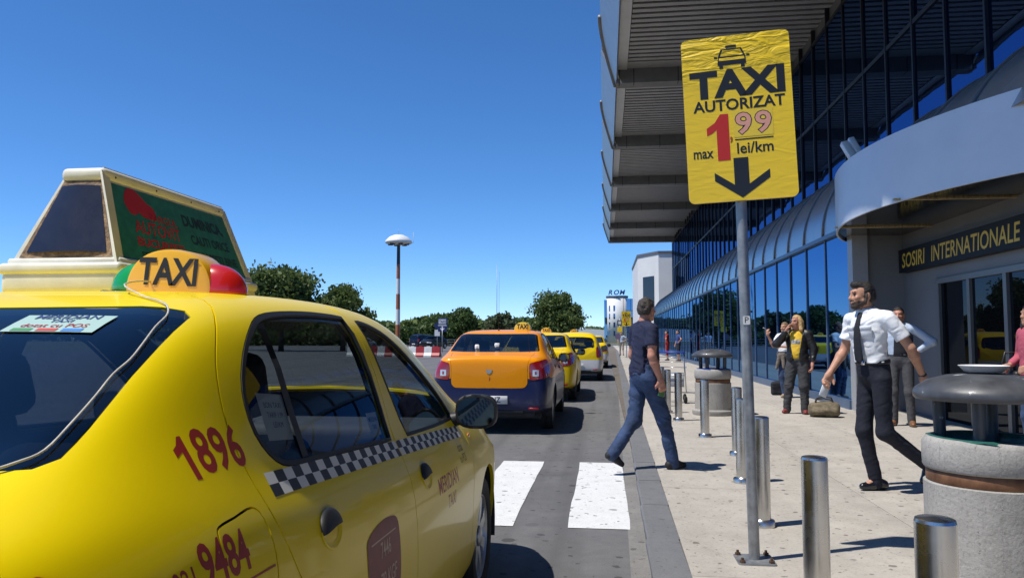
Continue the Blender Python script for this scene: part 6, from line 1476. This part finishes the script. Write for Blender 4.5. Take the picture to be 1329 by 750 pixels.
b = MB(); hp = np.array(J['wr_r'])+np.array((.02, .02, .13)); b.tube([hp, hp+np.array((.05, .05, .03))], .004, 8); mo = b.build('cigarette', M_white_dec, None); mo.matrix_world = wm['o'].matrix_basis; tag(mo, 'white cigarette in the raised hand of the woman in white', 'cigarette')
# ---- man in the shade of the entrance, hand on hip
J = dict(scale=.98, pelvis=(0, 0, .95), chest=(0, .01, 1.26), neck=(0, .005, 1.485), head=(0, .035, 1.61), sh_r=(.19, 0, 1.425), sh_l=(-.19, 0, 1.425), el_r=(.28, .02, 1.15), wr_r=(.235, .12, .93), el_l=(-.42, -.04, 1.22), wr_l=(-.21, .05, 1.06),
         hd_r=((0, .3, -1), (-1, .2, 0), .5), hd_l=((1, .2, -.3), (0, -1, -.2), .4),
         hip_r=(.09, 0, .92), kn_r=(.10, .03, .50), an_r=(.105, .0, .08), toe_r=(.13, .16, .008), heel_r=(.10, -.085, .002), hip_l=(-.09, 0, .92), kn_l=(-.11, .02, .50), an_l=(-.12, -.02, .08), toe_l=(-.17, .13, .008), heel_l=(-.105, -.10, .002), gaze=(-.1, 1, 0))
M_lbl = cloth('pale_blue_shirt', (.42, .50, .62), var=.05, b=.1); M_vest = cloth('dark_waistcoat', (.012, .013, .018), var=.1)
sm = person('person', (4.28, 11.75, PZ), R(150), J, 'man in pale blue shirt and dark waistcoat standing in the entrance shade', dict(skin=M_skin2, hair=M_hairb, top=M_lbl, trousers=cloth('grey_trousers', (.065, .065, .07), var=.2), shoes=mat('brown_shoes', (.20, .09, .035), .4, coat=.3), sleeve=1.7, hemz=.08), h=.010)
mesh_sdf('waistcoat', [s_ell(sm['tor'](sm['Ch'], 0, .004, .01), (.182, .130, .215), sm['T']), s_ell(sm['tor'](sm['Pv'], 0, .004, .16), (.170, .128, .19), sm['T'])], M_vest, sm['o'], .03, .010, [(-sm['T'][:, 2], -float(sm['T'][:, 2]@sm['tor'](sm['Pv'], 0, 0, .03))), (sm['T'][:, 2], float(sm['T'][:, 2]@sm['tor'](sm['Ch'], 0, 0, .15))), (sm['T'][:, 0]*.8+sm['T'][:, 1]*.6, float((sm['T'][:, 0]*.8+sm['T'][:, 1]*.6)@sm['Ch'])+.115)])
# ---- person in pink at the picture edge, dark bag on the arm
J2 = dict(J); J2.update(scale=.95, pelvis=(0, 0, .89), chest=(0, .01, 1.18), neck=(0, .005, 1.395), head=(0, .035, 1.515), sh_r=(.17, 0, 1.34), sh_l=(-.17, 0, 1.34), el_r=(.25, -.04, 1.08), wr_r=(.20, .15, .98), el_l=(-.26, -.02, 1.08), wr_l=(-.18, .16, .98), hip_r=(.085, 0, .86), kn_r=(.095, .03, .47), hip_l=(-.085, 0, .86), kn_l=(-.10, .02, .47), hd_l=((.3, .8, -.2), (1, 0, -.3), .6), hd_r=((-.3, .8, -.2), (-1, 0, -.3), .6))
pk = person('person', (4.40, 8.45, PZ), R(100), J2, 'person in pink top and jeans half cut by the picture edge at the doors', dict(hair=M_hairb, hairstyle='long', top=cloth('pink_knit', (.42, .08, .12), var=.15), trousers=M_jean, shoes=M_dark, sleeve=1.7, hemz=.0, wide=.92), h=.011)
b = MB(); b.rbox(-.17, .17, -.06, .06, .66, .93, .04, 3, M=Matrix.Translation((.30, .06, 0))); b.tube([(.30, -.06, .92), (.28, -.05, 1.12), (.28, .12, 1.12), (.30, .16, .92)], .012, 8); mo = b.build('handbag', mat('black_bag', (.012, .012, .013), .45), None); mo.matrix_world = pk['o'].matrix_basis; tag(mo, 'black handbag on the arm of the person in pink', 'bag')
# ---- far figures
def far(loc, rz, label, shirt, tro, hair=M_hairb, hem_t=1.0):
    j = dict(J); j['hem_t'] = hem_t
    return person('person', loc, rz, j, label, dict(hair=hair, top=shirt, trousers=tro, shoes=M_dark, sleeve=.6, hemz=.02), h=.020, group='people far along the pavement')
M_redt = cloth('red_cloth', (.34, .022, .020)); M_blut = cloth('blue_cloth', (.03, .06, .20)); M_short = cloth('black_shorts', (.014, .014, .018))
far((3.55, 44.6, PZ), R(70), 'distant person in red shirt and red shorts by the glass wall', M_redt, M_redt, hem_t=.35)
far((4.05, 43.2, PZ), R(100), 'distant person in blue shirt and black shorts by the glass wall', M_blut, M_short, hem_t=.15)
far((1.22, 57.6, PZ), R(160), 'distant person in pale clothes beside the far price sign', M_lbl, cloth('beige_cloth', (.35, .30, .25)), hem_t=.2)
far((-25.6, 92.5, 0), R(120), 'distant person in white by the dark blue parked car', M_wsh, M_dkg)

# ---- travel bag at the blonde person's feet
M_can = cloth('olive_canvas', (.15, .12, .075), var=.4, vs=12, b=.5, bs=90)
bo = mesh_sdf('travel_bag', [s_box((0, 0, .115), (.24, .125, .11), .07), s_ell((.03, 0, .17), (.20, .10, .085)), s_cone((-.16, -.11, .10), (-.02, -.13, .10), .05, .05), s_cone((.05, -.115, .11), (.17, -.11, .10), .045, .05)], M_can, None, .04, .009, [((0, 0, -1), -.006)], fl=(.008, 26, .5))
bo.location = (3.52, 12.95, PZ); bo.rotation_euler = (0, 0, R(-12)); tag(bo, 'slouched olive canvas travel bag lying beside the maroon shoes', 'bag')
b = MB(); b.tube([(-.14, -.06, .19), (-.11, -.05, .30), (.0, -.03, .335), (.11, -.03, .31), (.15, -.04, .19)], .012, 8); b.tube([(-.14, .06, .19), (-.12, .10, .27), (.0, .13, .29), (.11, .11, .27), (.15, .05, .19)], .012, 8); b.build('handle', cloth('dark_webbing', (.03, .026, .02)), bo)
bo2 = mesh_sdf('shoulder_bag', [s_box((0, 0, .15), (.13, .07, .15), .05), s_ell((0, 0, .22), (.11, .065, .10))], M_vest, None, .03, .010, [((0, 0, -1), -.004)], fl=(.007, 26, .5)); bo2.location = (3.82, 17.75, PZ); tag(bo2, 'black bag standing at the foot of the glass behind the smoking woman', 'bag')
# ------------------------------------------------------------------ trees
def leaf_mat(name, c1, c2):
    m = mat(name, c1, rough=.55, spec=.3); N = m.node_tree.nodes; L = m.node_tree.links; p = N['Principled BSDF']
    oi = N.new('ShaderNodeNewGeometry'); mx = N.new('ShaderNodeMix'); mx.data_type = 'RGBA'; mx.inputs[6].default_value = (*c1, 1); mx.inputs[7].default_value = (*c2, 1)
    L.new(oi.outputs['Random Per Island'], mx.inputs[0]); L.new(mx.outputs[2], p.inputs['Base Color']); p.inputs['Subsurface Weight'].default_value = 0
    tr = N.new('ShaderNodeBsdfTranslucent'); L.new(mx.outputs[2], tr.inputs[0]); ms = N.new('ShaderNodeMixShader'); ms.inputs[0].default_value = .35; L.new(p.outputs[0], ms.inputs[1]); L.new(tr.outputs[0], ms.inputs[2]); L.new(ms.outputs[0], N['Material Output'].inputs[0])
    return m
M_leafd = leaf_mat('dark_leaves', (.060, .10, .026), (.16, .21, .06)); M_leafm = leaf_mat('mid_leaves', (.045, .085, .02), (.11, .16, .045)); M_leafg = leaf_mat('grey_green_leaves', (.06, .085, .035), (.13, .16, .075))
M_bark = mat('bark', (.085, .065, .048), rough=.9, var=.4, vscale=8, bump=.6, bscale=20)
def tree(loc, hgt, rad, label, m, seed, n=9000, trunk=.30, base=.22, leaf=.20, lobes=16, group='trees beyond the car park', gap=.45):
    r = np.random.default_rng(seed); root = empty('tree', loc); tag(root, label, 'tree', group)
    b = MB(); top = hgt*.75; b.tube([(0, 0, -.1), (.05*hgt*.1, .02, hgt*base), (r.uniform(-.2, .2), r.uniform(-.2, .2), hgt*.55), (r.uniform(-.3, .3), r.uniform(-.3, .3), top)], [trunk, trunk*.8, trunk*.5, trunk*.15], 9)
    cs = []
    for i in range(lobes):
        a = r.uniform(0, 2*math.pi); t = r.uniform(0, 1); z = hgt*(base+.12)+t*hgt*(1-base-.24); rr = rad*(math.sin(math.pi*(.18+.70*t))**.8)*r.uniform(.2, .85)
        c = np.array([rr*math.cos(a), rr*math.sin(a), z]); cs.append((c, rad*r.uniform(.15, .40)))
        b.tube([(0, 0, max(hgt*base*.8, z*.62)), tuple(c*np.array([.5, .5, 1])*np.array([1, 1, .88])), tuple(c)], [trunk*.30, trunk*.18, trunk*.05], 6)
    b.build('trunk', M_bark, root)
    per = n//lobes; P = []
    for c, q in cs:
        d = r.normal(size=(per, 3)); d /= np.linalg.norm(d, axis=1)[:, None]; k = q*(r.uniform(.2, 1.0, per)**.5)*r.uniform(.6, 1.5, per)
        P.append(c+d*k[:, None]*np.array([1, 1, .85]))
    P = np.concatenate(P); n = len(P); keep = r.uniform(size=n) > .08; P = P[keep]; n = len(P)
    nn = r.normal(size=(n, 3)); nn[:, 2] = np.abs(nn[:, 2])*.8; nn /= np.linalg.norm(nn, axis=1)[:, None]; t = np.cross(nn, r.normal(size=(n, 3))); t /= np.linalg.norm(t, axis=1)[:, None]; bt = np.cross(nn, t); s = leaf*r.uniform(.45, 1.5, n)
    V = np.stack([P-t*s[:, None], P+bt*s[:, None]*.55, P+t*s[:, None], P-bt*s[:, None]*.55], 1).reshape(-1, 3)
    me = bpy.data.meshes.new('crown'); me.vertices.add(len(V)); me.vertices.foreach_set('co', V.astype(np.float32).ravel()); me.loops.add(4*n); me.loops.foreach_set('vertex_index', np.arange(4*n, dtype=np.int32)); me.polygons.add(n); me.polygons.foreach_set('loop_start', np.arange(0, 4*n, 4, dtype=np.int32)); me.update(calc_edges=True); me.materials.append(m); link('crown', me, root)
    return root
tree((-33.2, 75, 0), 9.0, 4.6, 'broad dark leafy tree behind the roof of the nearest taxi', M_leafd, 1, 15000, leaf=.21, lobes=38)
tree((-26.6, 75, 0), 7.2, 3.0, 'smaller round tree between the broad tree and the lamp mast', M_leafd, 2, 10000, leaf=.19, lobes=28)
tree((-40.5, 80, 0), 8.6, 4.2, 'leafy tree hidden behind the roof advertising box', M_leafd, 11, 9000, leaf=.22)
tree((-21.2, 112, 0), 5.8, 3.4, 'open feathery tree behind the blue and white taxi sign', M_leafm, 3, 6500, leaf=.24, lobes=14)
tree((-15.2, 112, 0), 5.2, 3.0, 'pale sparse tree above the roof of the orange taxi', M_leafg, 4, 3600, leaf=.22, lobes=11)
tree((-6.9, 108, 0), 7.8, 4.3, 'large dense tree behind the row of yellow taxis', M_leafd, 5, 15000, leaf=.22, lobes=40, base=.12)
tree((-29.0, 128, 0), 4.6, 3.6, 'low bushy tree beyond the lamp mast', M_leafm, 6, 5000, leaf=.26)
# far hedge and wood: one mass
def hedge(name, x0, x1, y0, y1, h0, h1, m, seed, n, leaf, label):
    r = np.random.default_rng(seed); X = r.uniform(x0, x1, n); Y = r.uniform(y0, y1, n); top = h0+(h1-h0)*(.5+.5*np.sin(X*.13+seed)*np.sin(X*.031+1.7*seed)); Z = r.uniform(0, 1, n)**.6*top
    P = np.stack([X, Y, Z], 1); nn = r.normal(size=(n, 3)); nn /= np.linalg.norm(nn, axis=1)[:, None]; t = np.cross(nn, r.normal(size=(n, 3))); t /= np.linalg.norm(t, axis=1)[:, None]; bt = np.cross(nn, t); s = leaf*r.uniform(.6, 1.4, n)
    V = np.stack([P-t*s[:, None], P+bt*s[:, None]*.6, P+t*s[:, None], P-bt*s[:, None]*.6], 1).reshape(-1, 3)
    me = bpy.data.meshes.new(name); me.vertices.add(len(V)); me.vertices.foreach_set('co', V.astype(np.float32).ravel()); me.loops.add(4*n); me.loops.foreach_set('vertex_index', np.arange(4*n, dtype=np.int32)); me.polygons.add(n); me.polygons.foreach_set('loop_start', np.arange(0, 4*n, 4, dtype=np.int32)); me.update(calc_edges=True); me.materials.append(m)
    o = link(name, me); tag(o, label, 'hedge', kind='stuff'); return o
hedge('hedge', -75, -9, 132, 140, 1.6, 3.4, M_leafm, 3, 16000, .42, 'long green hedge closing off the car park')
hedge('far_wood', -330, -12, 330, 360, 8, 12, M_leafd, 8, 15000, 1.5, 'dark far-off belt of woodland on the horizon')
hedge('far_wood', -12, 260, 420, 440, 5, 8, M_leafd, 9, 8000, 1.6, 'far belt of woodland behind the office tower')
# ------------------------------------------------------------------ striped lamp mast
lm = empty('lamp_mast', (-20.85, 75, 0)); tag(lm, 'red and white striped mast with a white mushroom-shaped lamp head', 'lamp mast')
M_wp = mat('white_mast_paint', (.72, .72, .70), .5, var=.06); M_rp = mat('rust_red_mast_paint', (.36, .12, .05), .55, var=.2); M_dkp = mat('dark_mast_paint', (.03, .028, .035), .5)
zs_ = [0, 1.2, 2.7, 4.25, 5.8, 7.35, 8.85, 10.8]
for i in range(7):
    b = MB(); r0 = .25-.012*i; b.lathe([(r0, zs_[i]), (r0-.01, zs_[i+1])], 20, cap=False); b.build('mast_section', M_dkp if i == 6 else (M_wp if i % 2 == 0 else M_rp), lm)
b = MB(); b.lathe([(.10, 10.82), (1.0, 10.88), (1.32, 10.98), (1.38, 11.08), (1.32, 11.25), (.95, 11.62), (.5, 11.82), (0, 11.88)], 40); hd = b.build('lamp_head', M_wp, lm, sharp=60)
for k in range(6):
    a = 2*math.pi*k/6; b = MB(); b.lathe([(.26, 10.80), (.28, 10.92)], 14, M=Matrix.Translation((.85*math.cos(a), .85*math.sin(a), 0))); b.build('floodlight_lens', M_dkp, hd)
b = MB(); b.tube([(1.4, 0, 11.0), (1.55, 0, 11.0), (1.55, 0, 12.1)], .02, 6); b.tube([(0, 0, 11.85), (0, 0, 12.4)], .015, 6); b.build('lightning_rod', M_galv, hd)
# ------------------------------------------------------------------ far-left lot: barriers, signs
M_brd = mat('barrier_red', (.36, .020, .022), .45, var=.12, vscale=3); M_bwh = mat('barrier_white', (.68, .67, .65), .45, var=.12, vscale=3)
prof = [(-.25, 0), (.25, 0), (.25, .12), (.14, .30), (.10, .72), (-.10, .72), (-.14, .30), (-.25, .12)]
BARM = []
for m in (M_brd, M_bwh):
    b = MB(); b.prism(prof, 'x', -.29, .29); b.box(-.12, .12, -.06, .06, .72, .76); me = b.mesh('barrier'); me.materials.append(m); BARM.append(me)
nm_ = ['first', 'second', 'third', 'fourth', 'fifth', 'sixth', 'seventh', 'eighth', 'ninth', 'tenth', 'eleventh', 'twelfth']
for i in range(12):
    x = -11.9-.60*i; o = link('road_barrier', BARM[i % 2], None, (x, 53.0+.10*i, 0), (0, 0, R(-9))); tag(o, '%s plastic road barrier, %s in the row counted from the orange taxi' % ('red' if i % 2 == 0 else 'white', nm_[i]), 'barrier', 'red and white barriers on the far lane')
M_sblue = mat('sign_blue', (.012, .025, .11), .4); M_sw = mat('sign_white', (.72, .72, .73), .4)
ts = empty('taxi_rank_sign', (-15.6, 72, 0)); tag(ts, 'blue and white taxi rank sign with white arrow on a thin pole', 'sign')
b = MB(); b.tube([(0, 0, 0), (0, 0, 2.3)], .04, 8); b.build('pole', M_galv, ts)
b = MB(); b.box(-.42, .42, -.03, .03, 1.95, 3.30); b.box(.42, .50, -.03, .03, 2.3, 3.30); pn = b.build('panel', M_sblue, ts)
b = MB(); b.add([(-.36, -.032, 2.72), (.36, -.032, 2.72), (.36, -.032, 3.16), (-.36, -.032, 3.16)], [(0, 1, 2, 3)]); b.add([(-.42, -.032, 2.52), (.42, -.032, 2.52), (.42, -.032, 2.60), (-.42, -.032, 2.60)], [(0, 1, 2, 3)]); b.build('white_field', M_sw, pn, fix=False)
fit_text('TAXI', M_sblue, pn, plane_M((0, -.034, 0), (1, 0, 0), (0, 0, 1)), -.32, .32, 2.78, 3.08, .03)
b = MB(); b.add([(-.07, -.033, 2.48), (.07, -.033, 2.48), (.07, -.033, 2.26), (.20, -.033, 2.34), (.20, -.033, 2.22), (0, -.033, 2.05), (-.20, -.033, 2.22), (-.20, -.033, 2.34), (-.07, -.033, 2.26)], [(0, 1, 2, 8), (2, 3, 4, 5), (8, 2, 5), (8, 5, 6, 7)]); b.build('arrow', M_sw, pn, fix=False)
rs_ = empty('round_road_sign', (-16.2, 72.5, 0)); tag(rs_, 'round blue road sign with white plate below on a thin pole', 'sign')
b = MB(); b.tube([(0, 0, 0), (0, 0, 2.6)], .035, 8); b.build('pole', M_galv, rs_)
b = MB(); b.lathe([(0, -.015), (.30, -.015), (.30, .015), (0, .015)], 28, M=Matrix.Translation((0, -.05, 2.55)) @ Matrix.Rotation(R(90), 4, 'X')); b.build('disc', M_sblue, rs_, sharp=40)
b = MB(); b.box(-.26, .26, -.06, -.04, 1.55, 2.15); b.build('plate', M_sw, rs_)
# small signs on a post beside the far price sign
ss = empty('post_with_signs', (.98, 52, PZ)); tag(ss, 'thin post with small dark and yellow signs left of the far price sign', 'sign')
b = MB(); b.tube([(0, 0, 0), (0, 0, 2.6)], .03, 8); b.build('pole', M_galv, ss)
b = MB(); b.box(-.16, .16, -.03, -.01, 2.15, 2.50); p_ = b.build('dark_plate', M_dark, ss)
b = MB(); b.box(-.09, .09, -.034, -.031, 2.22, 2.43); b.build('white_field', M_sw, p_)
b = MB(); b.box(-.16, .16, -.03, -.01, 1.70, 2.05); b.build('yellow_plate', M_vinyl, ss)
b = MB(); b.lathe([(0, -.012), (.20, -.012), (.20, .012), (0, .012)], 24, M=Matrix.Translation((-.12, -.05, 1.40)) @ Matrix.Rotation(R(90), 4, 'X')); b.build('round_plate', mat('faded_mauve', (.16, .12, .20), .5), ss, sharp=40)
# ------------------------------------------------------------------ buildings beyond
M_wht = mat('white_render', (.66, .66, .65), rough=.7, var=.05, vscale=.6); M_gry = mat('pale_grey_cladding', (.40, .41, .43), rough=.6, var=.05, vscale=.5)
wb = empty('white_annex', (5.5, 80, PZ)); tag(wb, 'white block with one dark tall window at the far end of the terminal', 'building')
b = MB(); b.prism([(3.6, 84), (5.6, 80.5), (16, 80.5), (16, 100), (3.6, 100)], 'z', 0, 10.2)
def wpart(bb, n, m, par=wb):
    o = bb.build(n, m, par, fix=True); 
    if par is wb: o.matrix_parent_inverse = Matrix.Translation((-5.5, -80, -PZ))
    return o
wpart(b, 'wall', M_wht)
b = MB(); b.prism([(3.5, 83.95), (5.55, 80.4), (16.1, 80.4), (16.1, 100.1), (3.5, 100.1)], 'z', 10.2, 10.45); wpart(b, 'roof_edge', mat('roof_edge_grey', (.12, .12, .13), .5))
d_ = Vector((2.0, -3.5, 0)).normalized(); n_ = Vector((-d_.y, d_.x, 0)); n_ = -n_ if n_.y > 0 else n_
def onface(t, z, off): p = Vector((3.6, 84, 0))+d_*t+n_*off; return (p.x, p.y, z)
b = MB(); b.add([onface(1.1, 4.2, .02), onface(3.2, 4.2, .02), onface(3.2, 7.9, .02), onface(1.1, 7.9, .02), onface(1.1, 4.2, .06), onface(3.2, 4.2, .06), onface(3.2, 7.9, .06), onface(1.1, 7.9, .06)], [(0, 1, 2, 3), (4, 5, 6, 7), (0, 1, 5, 4), (1, 2, 6, 5), (2, 3, 7, 6), (3, 0, 4, 7)]); wpart(b, 'window', mat('dark_annex_glass', (.01, .014, .03), .15))
b = MB(); b.box(5.9, 9.5, 80.38, 80.48, 0, 2.6); wpart(b, 'door', M_doorgl)
b = MB(); b.box(5.95, 6.8, 80.30, 80.37, .3, 2.4); wpart(b, 'yellow_poster', mat('poster_yellow', (.65, .48, .03), .5))
of = empty('office_tower', (3.6, 232, 0)); tag(of, 'white round office tower with blue roof letters between blue glass wings', 'building')
def opart(bb, n, m, par=None):
    o = bb.build(n, m, par if par is not None else of)
    if par is None: o.matrix_parent_inverse = Matrix.Translation((-3.6, -232, 0))
    return o
b = MB(); b.lathe([(3.2, 0), (3.2, 13.6)], 40, M=Matrix.Translation((3.65, 232, 0))); dr = opart(b, 'drum', M_wht)
b = MB(); b.lathe([(3.35, 13.6), (3.35, 14.1), (0, 14.12)], 40, M=Matrix.Translation((3.65, 232, 0))); opart(b, 'parapet', mat('blue_grey_band', (.10, .14, .22), .5))
for xo in (-2.2, -.9):
    for z in (2.0, 4.6, 7.2, 9.6):
        a = math.asin(xo/3.2); b = MB(); x = 3.65+xo; y = 232-3.2*math.cos(a)
        b.box(x-.28, x+.28, y-.06, y+.25, z, z+1.5); opart(b, 'window', M_bluegl2)
b = MB(); b.box(3.65+1.75, 3.65+1.85, 229.2, 229.5, 0, 13.4); opart(b, 'downpipe', M_mull2)
b = MB(); b.box(-.25, 1.2, 231, 240, 0, 12.9); opart(b, 'glass_wing', M_bluegl); b = MB(); b.box(6.4, 14.5, 230, 240, 0, 13.2); gw = opart(b, 'glass_wing', M_bluegl)
for x in (7.6, 8.9, 10.2, 11.5, 12.8):
    b = MB(); b.box(x-.05, x+.05, 229.9, 230.0, 0, 13.2); opart(b, 'mullion', M_mull2)
for z in (3.2, 6.4, 9.6):
    b = MB(); b.box(6.4, 14.5, 229.93, 230.02, z-.06, z+.06); opart(b, 'mullion', M_mull2)
for i, ch in enumerate('ROM'):
    vs, fs = text_mesh(ch, size=2.0, bold=.03, depth=.12, shear=.25); b = MB(); b.add([(1.55+i*1.75+v[0], 229.6+v[2], 15.0+v[1]) for v in vs], fs); opart(b, 'roof_letter', mat('roof_letter_blue', (.02, .07, .24), .4))
hg = MB(); n = 10; hg.prism([(-22, 0), (10, 0)]+[(10-32*i/n, 3.6+1.0*math.sin(math.pi*i/n)) for i in range(n+1)], 'y', 260, 290); ho = hg.build('hangar', mat('white_membrane', (.74, .74, .73), .6), None); tag(ho, 'long low white hangar roof on the horizon behind the last taxis', 'building'); ho.location = (-3.5, 0, 0)
fe = empty('mesh_fence', (0, 118, 0)); tag(fe, 'low grey railing across the far end of the taxi lane', 'fence')
for i in range(30):
    b = MB(); x = -30+1.6*i; b.box(x-.03, x+.03, -.03, .03, 0, 1.15); b.build('fence_post', M_galv, fe)
for z in (.35, .75, 1.12):
    b = MB(); b.box(-30, 16.4, -.05, -.031, z-.04, z+.04); b.build('rail', M_galv, fe)
# radio mast far off
am = MB(); am.tube([(-30, 210, 0), (-30, 210, 22)], [.12, .05], 6); ao = am.build('radio_mast', M_galv, None); tag(ao, 'thin far radio mast rising above the orange taxi', 'mast')
